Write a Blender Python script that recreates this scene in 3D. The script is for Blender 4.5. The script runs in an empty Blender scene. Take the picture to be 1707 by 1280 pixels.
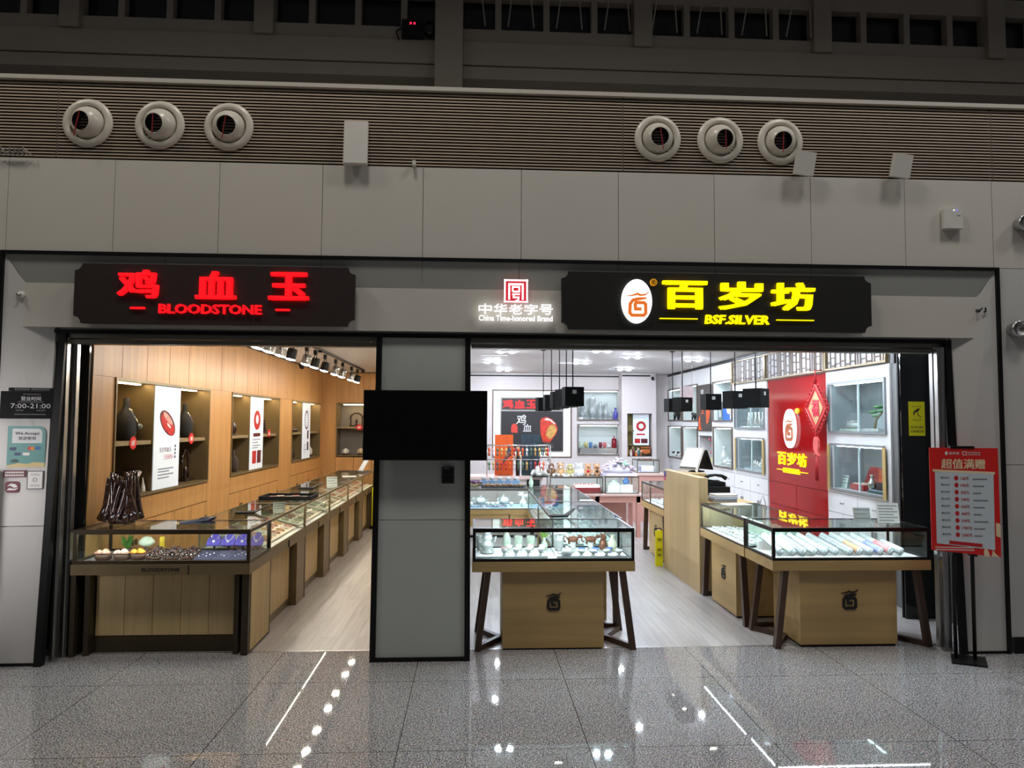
import bpy, math, random
from math import pi, sin, cos, radians
from mathutils import Vector, Matrix

SC = bpy.context.scene
COL = SC.collection
rnd = random.Random(7)

# ------------------------------------------------------------------ camera, world, hall light, exposure
EYE = Vector((0.0, -5.18, 1.7))
cd = bpy.data.cameras.new('camera')
cam = bpy.data.objects.new('camera', cd)
COL.objects.link(cam)
cd.sensor_fit = 'HORIZONTAL'
cd.sensor_width = 36.0
cd.lens = 36.0 * 1180.0 / 1707.0
cd.clip_start = 0.05
cam.matrix_world = Matrix.Translation(EYE) @ (Matrix.Rotation(radians(-3.1), 4, 'Z') @ Matrix.Rotation(pi / 2 + radians(3.15), 4, 'X') @ Matrix.Rotation(radians(0.3), 4, 'Z'))
SC.camera = cam

world = bpy.data.worlds.new('night_hall')
SC.world = world
world.use_nodes = True
world.node_tree.nodes['Background'].inputs[0].default_value = (0.95, 0.95, 1.0, 1)
world.node_tree.nodes['Background'].inputs[1].default_value = 0.05

SC.view_settings.view_transform = 'Standard'
SC.view_settings.look = 'None'
SC.view_settings.exposure = 0.0
SC.view_settings.gamma = 1.0
SC.view_settings.use_curve_mapping = False
SC.cycles.transparent_max_bounces = 40
SC.cycles.max_bounces = 8
SC.cycles.diffuse_bounces = 3
SC.cycles.glossy_bounces = 4
SC.cycles.caustics_reflective = False
SC.cycles.caustics_refractive = False
SC.cycles.sample_clamp_indirect = 6.0


def hall_lamp(x, y, z, size, power, colour):
    ld = bpy.data.lights.new('hall_light', 'AREA')
    ld.shape = 'DISK'
    ld.size = size
    ld.energy = power
    ld.color = colour
    o = bpy.data.objects.new('hall_light', ld)
    COL.objects.link(o)
    o.location = (x, y, z)
    return o


# lamps high in the concourse roof, in front of the shops
for hx, hc in ((-6.0, (1.0, 0.93, 0.80)), (-1.0, (1.0, 0.95, 0.88)), (4.0, (1.0, 0.97, 0.93)), (8.5, (0.98, 0.98, 1.0))):
    hall_lamp(hx, -2.6, 8.4, 1.2, 118.0, hc)
west_fill = hall_lamp(-4.3, -4.0, 1.9, 1.1, 5.2, (1.0, 0.96, 0.97))  # unseen lamp added to brighten the west side panel
west_fill.rotation_euler = (Vector((-3.7, 0.0, 1.2)) - west_fill.location).to_track_quat('-Z', 'Y').to_euler()
west_fill.data.spread = radians(30)


# ------------------------------------------------------------------ materials
def lin(c):
    r = []
    for v in c:
        v = v / 255.0
        r.append(v / 12.92 if v <= 0.04045 else ((v + 0.055) / 1.055) ** 2.4)
    return r


MATS = {}


def M(name, rgb, rough=0.5, metal=0.0, emit=0.0, var=0.05, scale=9.0, spec=0.5, ecol=None, stretch=None, coat=0.0):
    """A principled material; its colour breathes a little with noise."""
    if name in MATS:
        return MATS[name]
    m = bpy.data.materials.new(name)
    m.use_nodes = True
    nt = m.node_tree
    b = nt.nodes['Principled BSDF']
    c = lin(rgb)
    b.inputs['Roughness'].default_value = rough
    b.inputs['Metallic'].default_value = metal
    b.inputs['Specular IOR Level'].default_value = spec
    b.inputs['Coat Weight'].default_value = coat
    if var > 0:
        tc = nt.nodes.new('ShaderNodeTexCoord')
        mp = nt.nodes.new('ShaderNodeMapping')
        mp.inputs['Scale'].default_value = stretch or (1, 1, 1)
        no = nt.nodes.new('ShaderNodeTexNoise')
        no.inputs['Scale'].default_value = scale
        no.inputs['Detail'].default_value = 4
        cr = nt.nodes.new('ShaderNodeValToRGB')
        cr.color_ramp.elements[0].position = 0.3
        cr.color_ramp.elements[1].position = 0.7
        cr.color_ramp.elements[0].color = [max(0, v * (1 - var)) for v in c] + [1]
        cr.color_ramp.elements[1].color = [min(1, v * (1 + var)) for v in c] + [1]
        nt.links.new(tc.outputs['Object'], mp.inputs[0])
        nt.links.new(mp.outputs[0], no.inputs['Vector'])
        nt.links.new(no.outputs['Fac'], cr.inputs[0])
        nt.links.new(cr.outputs[0], b.inputs['Base Color'])
    else:
        b.inputs['Base Color'].default_value = c + [1]
    if emit > 0:
        b.inputs['Emission Color'].default_value = lin(ecol or rgb) + [1]
        b.inputs['Emission Strength'].default_value = emit
    MATS[name] = m
    return m


def wood(name, rgb, dark=0.72, rough=0.45, axis='Z', scale=14.0):
    """Streaky veneer whose grain runs along one axis of the object."""
    if name in MATS:
        return MATS[name]
    s = {'X': (0.05, 1, 1), 'Y': (1, 0.05, 1), 'Z': (1, 1, 0.05)}[axis]
    m = M(name, rgb, rough, var=0.12, scale=scale, stretch=s)
    nt = m.node_tree
    no = [n for n in nt.nodes if n.type == 'TEX_NOISE'][0]
    no.inputs['Detail'].default_value = 7
    no.inputs['Distortion'].default_value = 0.5
    cr = [n for n in nt.nodes if n.type == 'VALTORGB'][0]
    c = lin(rgb)
    cr.color_ramp.elements[0].color = [v * dark for v in c] + [1]
    cr.color_ramp.elements[1].color = [min(1, v * 1.1) for v in c] + [1]
    return m


def glass(name, tint=(250, 254, 253), boost=1.0):
    """Thin clear pane: lets light straight through, mirrors by angle."""
    if name in MATS:
        return MATS[name]
    m = bpy.data.materials.new(name)
    m.use_nodes = True
    nt = m.node_tree
    nt.nodes.clear()
    out = nt.nodes.new('ShaderNodeOutputMaterial')
    mix = nt.nodes.new('ShaderNodeMixShader')
    tr = nt.nodes.new('ShaderNodeBsdfTransparent')
    gl = nt.nodes.new('ShaderNodeBsdfGlossy')
    lw = nt.nodes.new('ShaderNodeLayerWeight')
    lw.inputs['Blend'].default_value = 0.5
    pw = nt.nodes.new('ShaderNodeMath'); pw.operation = 'POWER'; pw.inputs[1].default_value = 5.0
    fr = nt.nodes.new('ShaderNodeMath'); fr.operation = 'MULTIPLY_ADD'
    fr.inputs[1].default_value = 0.8 * boost
    fr.inputs[2].default_value = 0.028 * boost
    nt.links.new(lw.outputs['Facing'], pw.inputs[0])
    nt.links.new(pw.outputs[0], fr.inputs[0])
    gl.inputs['Roughness'].default_value = 0.01
    tr.inputs[0].default_value = lin(tint) + [1]
    nt.links.new(fr.outputs[0], mix.inputs[0])
    nt.links.new(tr.outputs[0], mix.inputs[1])
    nt.links.new(gl.outputs[0], mix.inputs[2])
    nt.links.new(mix.outputs[0], out.inputs[0])
    MATS[name] = m
    return m


def granite():
    m = M('polished_granite', (128, 124, 124), 0.025, var=0.0, spec=0.5)
    nt = m.node_tree
    b = nt.nodes['Principled BSDF']
    b.inputs['IOR'].default_value = 1.72
    L = nt.links.new
    tc = nt.nodes.new('ShaderNodeTexCoord')
    no = nt.nodes.new('ShaderNodeTexNoise')
    no.inputs['Scale'].default_value = 130
    no.inputs['Detail'].default_value = 3
    cr = nt.nodes.new('ShaderNodeValToRGB')
    e = cr.color_ramp.elements
    e[0].position = 0.36
    e[0].color = lin((58, 54, 54)) + [1]
    e[1].position = 0.66
    e[1].color = lin((218, 211, 211)) + [1]
    x = e.new(0.5)
    x.color = lin((138, 129, 128)) + [1]
    vo = nt.nodes.new('ShaderNodeTexVoronoi')
    vo.inputs['Scale'].default_value = 90
    mul = nt.nodes.new('ShaderNodeMixRGB')
    mul.blend_type = 'OVERLAY'
    mul.inputs[0].default_value = 0.45
    L(tc.outputs['Object'], no.inputs['Vector'])
    L(tc.outputs['Object'], vo.inputs['Vector'])
    L(no.outputs['Fac'], cr.inputs[0])
    L(cr.outputs[0], mul.inputs[1])
    L(vo.outputs['Color'], mul.inputs[2])
    hs = nt.nodes.new('ShaderNodeHueSaturation')
    hs.inputs['Saturation'].default_value = 0.25
    L(mul.outputs[0], hs.inputs['Color'])
    # joints of the one metre slabs
    sx = nt.nodes.new('ShaderNodeSeparateXYZ')
    L(tc.outputs['Object'], sx.inputs[0])
    parts = []
    for o, off in (('X', 0.385), ('Y', 0.40)):
        a = nt.nodes.new('ShaderNodeMath'); a.operation = 'ADD'; a.inputs[1].default_value = off + 20.0 - 0.0025
        f = nt.nodes.new('ShaderNodeMath'); f.operation = 'FRACT'
        g = nt.nodes.new('ShaderNodeMath'); g.operation = 'GREATER_THAN'; g.inputs[1].default_value = 0.005
        L(sx.outputs[o], a.inputs[0]); L(a.outputs[0], f.inputs[0]); L(f.outputs[0], g.inputs[0])
        parts.append(g)
    mn = nt.nodes.new('ShaderNodeMath'); mn.operation = 'MULTIPLY'
    L(parts[0].outputs[0], mn.inputs[0]); L(parts[1].outputs[0], mn.inputs[1])
    jm = nt.nodes.new('ShaderNodeMixRGB')
    jm.inputs[1].default_value = lin((52, 50, 50)) + [1]
    L(mn.outputs[0], jm.inputs[0]); L(hs.outputs[0], jm.inputs[2])
    L(jm.outputs[0], b.inputs['Base Color'])
    return m


def planks(name, rgb, rough=0.35):
    """Grey oak boards running into the shop."""
    m = wood(name, rgb, 0.78, rough, 'Y', 30.0)
    nt = m.node_tree
    b = nt.nodes['Principled BSDF']
    src = b.inputs['Base Color'].links[0].from_socket
    tc = nt.nodes.new('ShaderNodeTexCoord')
    rot = nt.nodes.new('ShaderNodeMapping')
    rot.inputs['Rotation'].default_value = (0, 0, pi / 2)
    br = nt.nodes.new('ShaderNodeTexBrick')
    br.inputs['Scale'].default_value = 1.0
    br.inputs['Brick Width'].default_value = 1.2
    br.inputs['Row Height'].default_value = 0.15
    br.inputs['Mortar Size'].default_value = 0.002
    br.inputs['Color1'].default_value = (1, 1, 1, 1)
    br.inputs['Color2'].default_value = (0.82, 0.82, 0.82, 1)
    br.inputs['Mortar'].default_value = (0.55, 0.55, 0.55, 1)
    mu = nt.nodes.new('ShaderNodeMixRGB')
    mu.blend_type = 'MULTIPLY'
    mu.inputs[0].default_value = 1.0
    nt.links.new(tc.outputs['Object'], rot.inputs[0])
    nt.links.new(rot.outputs[0], br.inputs['Vector'])
    nt.links.new(src, mu.inputs[1])
    nt.links.new(br.outputs['Color'], mu.inputs[2])
    nt.links.new(mu.outputs[0], b.inputs['Base Color'])
    return m


# ------------------------------------------------------------------ mesh building
class MB:
    def __init__(s):
        s.v, s.f, s.sm = [], [], []

    def add(s, vs, fs, mat=None, smooth=False):
        n = len(s.v)
        s.v += [(mat @ Vector(p) if mat else Vector(p)) for p in vs]
        s.f += [tuple(i + n for i in f) for f in fs]
        s.sm += [smooth] * len(fs)
        return s

    def box(s, x0, x1, y0, y1, z0, z1, mat=None):
        vs = [(x, y, z) for z in (z0, z1) for y in (y0, y1) for x in (x0, x1)]
        return s.add(vs, [(0, 2, 3, 1), (4, 5, 7, 6), (0, 1, 5, 4), (2, 6, 7, 3), (0, 4, 6, 2), (1, 3, 7, 5)], mat)

    def cbox(s, c, d, mat=None):
        return s.box(c[0] - d[0] / 2, c[0] + d[0] / 2, c[1] - d[1] / 2, c[1] + d[1] / 2, c[2] - d[2] / 2, c[2] + d[2] / 2, mat)

    def rbox(s, x0, x1, y0, y1, z0, z1, r=0.01, mat=None, n=3):
        """Box with rounded vertical edges."""
        pts = []
        for cx, cy, a0 in ((x1 - r, y1 - r, 0), (x0 + r, y1 - r, 90), (x0 + r, y0 + r, 180), (x1 - r, y0 + r, 270)):
            for k in range(n + 1):
                a = radians(a0 + 90.0 * k / n)
                pts.append((cx + r * cos(a), cy + r * sin(a)))
        return s.prism(pts, z0, z1, mat)

    def prism(s, pts, z0, z1, mat=None, smooth=False):
        """Outline in x, y (counter-clockwise) swept from z0 to z1."""
        n = len(pts)
        vs = [(p[0], p[1], z0) for p in pts] + [(p[0], p[1], z1) for p in pts]
        s.add(vs, [tuple(range(n - 1, -1, -1)), tuple(range(n, 2 * n))], mat)
        base = len(s.v) - 2 * n
        for i in range(n):
            j = (i + 1) % n
            s.f.append((base + i, base + j, base + n + j, base + n + i))
            s.sm.append(smooth)
        return s

    def lathe(s, prof, c=(0, 0, 0), n=16, mat=None, sx=1.0, sy=1.0, wob=None, cap=True):
        """(radius, height) profile turned about z."""
        vs, fs = [], []
        for r, h in prof:
            for k in range(n):
                a = 2 * pi * k / n
                q = r * (1 + (wob(a, h) if wob else 0))
                vs.append((c[0] + q * cos(a) * sx, c[1] + q * sin(a) * sy, c[2] + h))
        m = len(prof)
        for i in range(m - 1):
            for k in range(n):
                k2 = (k + 1) % n
                fs.append((i * n + k, i * n + k2, (i + 1) * n + k2, (i + 1) * n + k))
        if cap and prof[0][0] > 1e-5:
            fs.append(tuple(range(n - 1, -1, -1)))
        if cap and prof[-1][0] > 1e-5:
            fs.append(tuple((m - 1) * n + k for k in range(n)))
        return s.add(vs, fs, mat, True)

    def ball(s, c, rx, ry=None, rz=None, n=12, m=7, mat=None):
        ry = rx if ry is None else ry
        rz = rx if rz is None else rz
        prof = [(max(1e-6, sin(pi * i / m)), -cos(pi * i / m)) for i in range(m + 1)]
        vs, fs = [], []
        for r, h in prof:
            for k in range(n):
                a = 2 * pi * k / n
                vs.append((c[0] + r * cos(a) * rx, c[1] + r * sin(a) * ry, c[2] + h * rz))
        for i in range(m):
            for k in range(n):
                k2 = (k + 1) % n
                fs.append((i * n + k, i * n + k2, (i + 1) * n + k2, (i + 1) * n + k))
        return s.add(vs, fs, mat, True)

    def tube(s, pts, r, n=8, mat=None, closed=False, cap=True):
        """Round bar through points; r a number or one per point."""
        P = [Vector(p) for p in pts]
        m = len(P)
        R = [r] * m if isinstance(r, (int, float)) else list(r)
        vs, fs = [], []
        up = None
        for i in range(m):
            if closed:
                t = P[(i + 1) % m] - P[i - 1]
            else:
                t = P[min(i + 1, m - 1)] - P[max(i - 1, 0)]
            t.normalize()
            if up is None:
                up = Vector((0, 0, 1)) if abs(t.z) < 0.9 else Vector((1, 0, 0))
            u = up - t * up.dot(t)
            if u.length < 1e-6:
                u = t.orthogonal()
            u.normalize()
            up = u
            w = t.cross(u)
            for k in range(n):
                a = 2 * pi * k / n
                vs.append(P[i] + (u * cos(a) + w * sin(a)) * R[i])
        for i in range(m if closed else m - 1):
            j = (i + 1) % m
            for k in range(n):
                k2 = (k + 1) % n
                fs.append((i * n + k, i * n + k2, j * n + k2, j * n + k))
        if cap and not closed:
            fs.append(tuple(range(n - 1, -1, -1)))
            fs.append(tuple((m - 1) * n + k for k in range(n)))
        return s.add(vs, fs, mat, True)

    def ring(s, c, R, r, axis='Z', n=20, k=6, sx=1.0, sy=1.0, mat=None):
        pts = []
        for i in range(n):
            a = 2 * pi * i / n
            p = (R * cos(a) * sx, R * sin(a) * sy)
            pts.append({'Z': (c[0] + p[0], c[1] + p[1], c[2]), 'Y': (c[0] + p[0], c[1], c[2] + p[1]), 'X': (c[0], c[1] + p[0], c[2] + p[1])}[axis])
        return s.tube(pts, r, k, mat, closed=True)

    def bar(s, a, b, w, d, mat=None):
        """Square bar between two points, w wide along x/y side, d in the other."""
        a, b = Vector(a), Vector(b)
        t = (b - a).normalized()
        u = Vector((0, 0, 1)) if abs(t.z) < 0.95 else Vector((1, 0, 0))
        u = (u - t * u.dot(t)).normalized()
        q = t.cross(u)
        vs = []
        for p in (a, b):
            for i, j in ((-1, -1), (1, -1), (1, 1), (-1, 1)):
                vs.append(p + q * (i * w / 2) + u * (j * d / 2))
        return s.add(vs, [(3, 2, 1, 0), (4, 5, 6, 7), (0, 1, 5, 4), (1, 2, 6, 5), (2, 3, 7, 6), (3, 0, 4, 7)], mat)

    def holes(s, u0, u1, v0, v1, holes, t0, t1, put):
        """A board from (u0,v0) to (u1,v1) with rectangular openings; put(u,v,t) places it."""
        us = sorted({u0, u1, *[h[0] for h in holes], *[h[1] for h in holes]})
        vs_ = sorted({v0, v1, *[h[2] for h in holes], *[h[3] for h in holes]})
        us = [u for u in us if u0 <= u <= u1]
        vs_ = [v for v in vs_ if v0 <= v <= v1]
        for a, b in zip(us, us[1:]):
            for c, d in zip(vs_, vs_[1:]):
                mu, mv = (a + b) / 2, (c + d) / 2
                if any(h[0] < mu < h[1] and h[2] < mv < h[3] for h in holes):
                    continue
                q = [put(u, v, t) for t in (t0, t1) for v in (c, d) for u in (a, b)]
                s.add(q, [(0, 2, 3, 1), (4, 5, 7, 6), (0, 1, 5, 4), (2, 6, 7, 3), (0, 4, 6, 2), (1, 3, 7, 5)])
        return s

    def stroke(s, pts, w, d, mat=None):
        """Flat pen line through 2D points (x, y), d thick in z; w a number or one per point."""
        P = [Vector((p[0], p[1])) for p in pts]
        m = len(P)
        Wd = [w] * m if isinstance(w, (int, float)) else list(w)
        a, b = [], []
        for i in range(m):
            t0 = (P[i] - P[i - 1]).normalized() if i else None
            t1 = (P[i + 1] - P[i]).normalized() if i < m - 1 else None
            n0 = Vector((-t0.y, t0.x)) if t0 else None
            n1 = Vector((-t1.y, t1.x)) if t1 else None
            if n0 is None:
                n = n1
            elif n1 is None:
                n = n0
            else:
                n = (n0 + n1)
                n = n0 if n.length < 1e-3 else n.normalized() / max(0.5, n.normalized().dot(n0))
            a.append(P[i] + n * Wd[i] / 2)
            b.append(P[i] - n * Wd[i] / 2)
        vs = []
        for i in range(m):
            vs += [(a[i].x, a[i].y, 0), (b[i].x, b[i].y, 0), (a[i].x, a[i].y, d), (b[i].x, b[i].y, d)]
        fs = [(0, 1, 3, 2), (4 * m - 4, 4 * m - 2, 4 * m - 1, 4 * m - 3)]
        for i in range(m - 1):
            o, q = 4 * i, 4 * i + 4
            fs += [(o + 2, o + 3, q + 3, q + 2), (o, q, q + 1, o + 1), (o, o + 2, q + 2, q), (o + 1, q + 1, q + 3, o + 3)]
        return s.add(vs, fs, mat)

    def text(s, string, w, h, depth, at=(0, 0), bold=0.0, mat=None, slant=0.0, keep=False):
        """Letters fitted to w x h, centred at a 2D point, depth thick in z."""
        wide = any(ord(c) > 0x2e80 for c in string)
        v, f, bb = glyphs(string, 0.0 if wide else bold, slant)
        kx = w / max(1e-6, bb[1] - bb[0])
        ky = h / max(1e-6, bb[3] - bb[2])
        if keep:
            kx = ky = min(kx, ky)
        cx, cy = (bb[0] + bb[1]) / 2, (bb[2] + bb[3]) / 2
        g = bold if wide and bold > 0.004 else 0.0
        kx, ky = kx / (1 + 2 * g / (bb[1] - bb[0])), ky / (1 + 2 * g / (bb[3] - bb[2]))
        for i, (dx, dy) in enumerate(((0, 0), (g, g * .6), (-g, g * .6), (g, -g * .6), (-g, -g * .6)) if g else ((0, 0),)):
            s.add([((p[0] - cx + dx) * kx + at[0], (p[1] - cy + dy) * ky + at[1], p[2] * depth * (1 - 0.09 * i)) for p in v], f, mat)
        return s

    def obj(s, name, mat, parent=None, loc=None, rz=0.0, smooth=None, world=False, **tags):
        if not s.v:
            return None
        v = s.v
        if world and parent is not None:
            o0 = Vector(parent.location)
            R = Matrix.Rotation(-parent.rotation_euler.z, 3, 'Z')
            v = [R @ (p - o0) for p in v]
        c = Vector((0, 0, 0))
        if loc is None:
            c = Vector(((min(p.x for p in v) + max(p.x for p in v)) / 2, (min(p.y for p in v) + max(p.y for p in v)) / 2, min(p.z for p in v)))
        me = bpy.data.meshes.new(name)
        me.from_pydata([tuple(p - c) for p in v], [], s.f)
        me.polygons.foreach_set('use_smooth', s.sm if smooth is None else [smooth] * len(s.f))
        me.update()
        o = bpy.data.objects.new(name, me)
        me.materials.append(mat)
        COL.objects.link(o)
        o.location = c if loc is None else loc
        o.rotation_euler.z = rz
        if parent is not None:
            o.parent = parent
        tag(o, **tags)
        return o


GL = {}


def glyphs(string, bold, slant=0.0):
    key = (string, bold, slant)
    if key not in GL:
        cu = bpy.data.curves.new('letters', 'FONT')
        cu.body = string
        cu.offset = bold
        cu.extrude = 0.5
        cu.shear = slant
        cu.resolution_u = 2
        o = bpy.data.objects.new('letters', cu)
        COL.objects.link(o)
        dg = bpy.context.evaluated_depsgraph_get()
        ev = o.evaluated_get(dg)
        me = ev.to_mesh()
        v = [(p.co.x, p.co.y, p.co.z + 0.5) for p in me.vertices]
        f = [tuple(p.vertices) for p in me.polygons]
        ev.to_mesh_clear()
        bpy.data.objects.remove(o)
        bpy.data.curves.remove(cu)
        xs, ys = [p[0] for p in v], [p[1] for p in v]
        GL[key] = (v, f, (min(xs), max(xs), min(ys), max(ys)))
    return GL[key]


def tag(o, label=None, cat=None, group=None, kind=None):
    if label:
        o['label'] = label
    if cat:
        o['category'] = cat
    if group:
        o['group'] = group
    if kind:
        o['kind'] = kind
    return o


def thing(name, label, cat, loc=(0, 0, 0), rz=0.0, group=None):
    o = bpy.data.objects.new(name, None)
    o.empty_display_size = 0.1
    COL.objects.link(o)
    o.location = loc
    o.rotation_euler.z = rz
    return tag(o, label, cat, group)


KIDS = {}


def dup(root, loc, rz=None, label=None, group=None, scale=None, rot=None):
    """A copy of a thing with copies of its parts and sub-parts (mesh data shared)."""
    def cp(o, parent):
        c = o.copy()
        COL.objects.link(c)
        if parent is not None:
            c.parent = parent
        for k in [q for q in COL.objects if q.parent == o] if o.name not in KIDS else KIDS[o.name]:
            cp(k, c)
        return c
    if root.name not in KIDS:
        def reg(o):
            KIDS[o.name] = list(o.children)
            for k in KIDS[o.name]:
                reg(k)
        reg(root)
    r = cp(root, None)
    r.location = loc
    if rz is not None:
        r.rotation_euler.z = rz
    if rot is not None:
        r.rotation_euler = rot
    if scale is not None:
        r.scale = (scale, scale, scale) if isinstance(scale, (int, float)) else scale
    if label:
        r['label'] = label
    if group:
        r['group'] = group
    return r


def struct(name, mb, mat, **kw):
    return mb.obj(name, mat, kind='structure', **kw)


def face(x, y, z, side='front'):
    """Frame for flat work: local x to the reader's right, y up, z towards the reader."""
    ax = {'front': ((1, 0, 0), (0, 0, 1), (0, -1, 0)), 'east': ((0, 1, 0), (0, 0, 1), (1, 0, 0)), 'west': ((0, -1, 0), (0, 0, 1), (-1, 0, 0)), 'up': ((1, 0, 0), (0, 1, 0), (0, 0, 1))}[side]
    m = Matrix.Identity(4)
    for i, a in enumerate(ax):
        for j in range(3):
            m[j][i] = a[j]
    m[0][3], m[1][3], m[2][3] = x, y, z
    return m


# palette
PANEL = M('warm_white_panel', (205, 200, 190), 0.42, var=0.02, scale=1.5)
PANEL2 = M('grey_white_panel', (196, 194, 190), 0.42, var=0.02, scale=1.5)
BLACK = M('black_metal', (8, 8, 8), 0.45, var=0.1, spec=0.3)
GLOSSBLACK = M('gloss_black', (6, 6, 8), 0.12, var=0.0)
DGLASS = M('dark_glass', (16, 17, 18), 0.06, var=0.0)
STEEL = M('brushed_steel', (190, 190, 188), 0.28, 1.0, var=0.05, stretch=(1, 1, 0.1))
WHITEP = M('white_plastic', (214, 210, 202), 0.4, var=0.02)
WHITE = M('white_paint', (226, 225, 224), 0.5, var=0.02, scale=2)
GLASS = glass('clear_glass')
LED = M('led_strip', (235, 245, 255), 0.4, emit=170.0, var=0.0)
LEDW = M('warm_led_strip', (255, 225, 170), 0.4, emit=34.0, var=0.0)
NICHELED = M('niche_led', (235, 245, 255), 0.4, emit=10.0, var=0.0)
ROWLED = M('row_led', (255, 236, 205), 0.4, emit=105.0, var=0.0)
LAMP = M('lamp_face', (255, 246, 232), 0.4, emit=215.0, var=0.0)
LAMPC = M('cool_lamp_face', (226, 239, 255), 0.4, emit=800.0, var=0.0)
BRONZE = M('bronze_metal', (124, 108, 78), 0.4, 0.25, var=0.06)
BLKFRAME = M('black_bronze_frame', (30, 27, 25), 0.3, 0.5, var=0.05)
OAKW = wood('honey_oak_wall', (196, 146, 88), 0.82, 0.42, 'Z', 16)
OAKL = wood('pale_oak_panel', (198, 172, 122), 0.85, 0.45, 'Z', 14)
OAKX = wood('pale_oak_across', (184, 152, 100), 0.82, 0.45, 'X', 12)
OAKY = wood('pale_oak_along', (200, 168, 112), 0.82, 0.45, 'Y', 12)
WALNUT = wood('dark_walnut', (74, 52, 40), 0.7, 0.4, 'Z', 14)
SILVER = M('polished_silver', (225, 225, 222), 0.22, 1.0, var=0.03)
PORC = M('white_porcelain', (236, 234, 228), 0.2, var=0.02)
PURPLE = M('purple_velvet', (112, 92, 200), 0.8, var=0.12, scale=40)
VELVET = M('black_velvet', (9, 9, 11), 0.85, var=0.2, scale=60)
NAVY = M('navy_leather', (30, 36, 58), 0.4, var=0.1, scale=30)
REDLIT = M('lit_red_letters', (255, 20, 30), 0.4, emit=1.15, var=0.0, ecol=(255, 16, 26))
YELLIT = M('lit_yellow_letters', (255, 235, 0), 0.4, emit=1.1, var=0.0, ecol=(255, 232, 0))
WHTLIT = M('lit_white_letters', (255, 255, 255), 0.4, emit=1.1, var=0.0, ecol=(255, 255, 255))
SCREENW = M('lit_white_panel', (225, 235, 245), 0.3, emit=0.3, var=0.0, ecol=(214, 226, 238))
INK = M('black_ink', (25, 22, 22), 0.6, var=0.0)
REDINK = M('red_ink', (196, 28, 34), 0.5, var=0.05)
PAPER = M('white_paper', (232, 230, 226), 0.7, var=0.02)
YELLOW = M('yellow_card', (238, 226, 20), 0.5, var=0.03)
REDCARD = M('red_card', (214, 34, 30), 0.4, var=0.06, scale=3)
CREAMINK = M('cream_ink', (236, 214, 176), 0.6, var=0.03)
GREYINK = M('grey_ink', (110, 112, 118), 0.6, var=0.0)
# ================================================================== floors
granite()
struct('floor', MB().box(-9, 9.5, -8, 0.245, -0.08, 0), MATS['polished_granite'], loc=(0, 0, 0))
struct('trim_threshold', MB().box(-3.0, 3.75, 0.245, 0.26, -0.08, 0.001), STEEL)
struct('floor', MB().box(-3.3, -0.42, 0.26, 9.2, -0.08, 0), planks('shop_oak_boards', (176, 170, 166)), loc=(0, 0, 0))
struct('floor', MB().box(-0.38, 4.7, 0.26, 9.4, -0.08, 0), MATS['shop_oak_boards'], loc=(0, 0, 0))

# ================================================================== facade shell
SEAM_X = [-4.83, -4.09, -3.345, -2.603, -1.861, -1.12, -0.385, 0.343, 1.073, 1.805, 2.552, 3.292, 3.989, 4.73, 5.47, 6.2]
mb = MB()
for a, b in zip(SEAM_X, SEAM_X[1:]):
    mb.box(a + 0.002, b - 0.002, 0.0, 0.03, 2.91, 3.588)
mb.box(-4.83, 6.2, 0.03, 0.2, 2.37, 3.6)
struct('wall_front', mb, PANEL)
mb = MB()
mb.box(-4.83, -3.365, 0, 0.2, 0.1, 2.908)
struct('wall_front_west', mb, PANEL2)
mb = MB()
for z0, z1 in ((0.12, 1.4), (1.404, 2.906)):
    mb.box(4.02, 6.2, 0, 0.2, z0, z1)
struct('wall_front_east', mb, PANEL2)
struct('baseboard_east', MB().box(4.05, 6.2, -0.01, 0.2, 0, 0.12), BLACK)
# black edge of the portal
mb = MB()
mb.box(-3.37, 4.02, -0.018, 0.03, 2.885, 2.91)
struct('trim_portal_top', mb, BLACK)
struct('trim_portal_west', MB().box(-3.37, -3.345, -0.018, 0.03, 0, 2.885), BLACK)
struct('trim_portal_east', MB().box(3.995, 4.02, -0.018, 0.03, 0, 2.885), BLACK)
# leaning-in fascia and side panels, mitred at the corners
IY = 0.08
LX, RX, LZ = -2.99, 3.647, 2.357


def panelpoly(mb, pts, t=0.02):
    n = len(pts)
    vs = [p for p in pts] + [(p[0], p[1] + t, p[2]) for p in pts]
    fs = [tuple(range(n)), tuple(range(2 * n - 1, n - 1, -1))]
    for i in range(n):
        j = (i + 1) % n
        fs.append((i, n + i, n + j, j))
    mb.add(vs, fs)


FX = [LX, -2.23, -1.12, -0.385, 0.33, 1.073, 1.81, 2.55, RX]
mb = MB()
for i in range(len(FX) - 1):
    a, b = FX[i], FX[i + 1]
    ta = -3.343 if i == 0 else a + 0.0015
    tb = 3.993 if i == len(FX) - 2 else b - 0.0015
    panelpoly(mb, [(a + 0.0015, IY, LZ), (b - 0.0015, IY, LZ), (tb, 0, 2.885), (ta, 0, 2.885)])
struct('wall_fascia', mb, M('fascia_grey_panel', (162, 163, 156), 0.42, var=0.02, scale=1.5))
mb = MB()


def sidepts(xo, xi, z0, z1, flip):
    def lean(z):
        return IY * min(1.0, max(0.0, z / LZ))
    def top(x):
        return LZ + (2.885 - LZ) * (x - xi) / (xo - xi)
    return [(xo, 0, z0), (xi, lean(z0), z0), (xi, lean(z1), min(z1, LZ)), (xo, 0, z1 if z1 < LZ else 2.885)]


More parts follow.
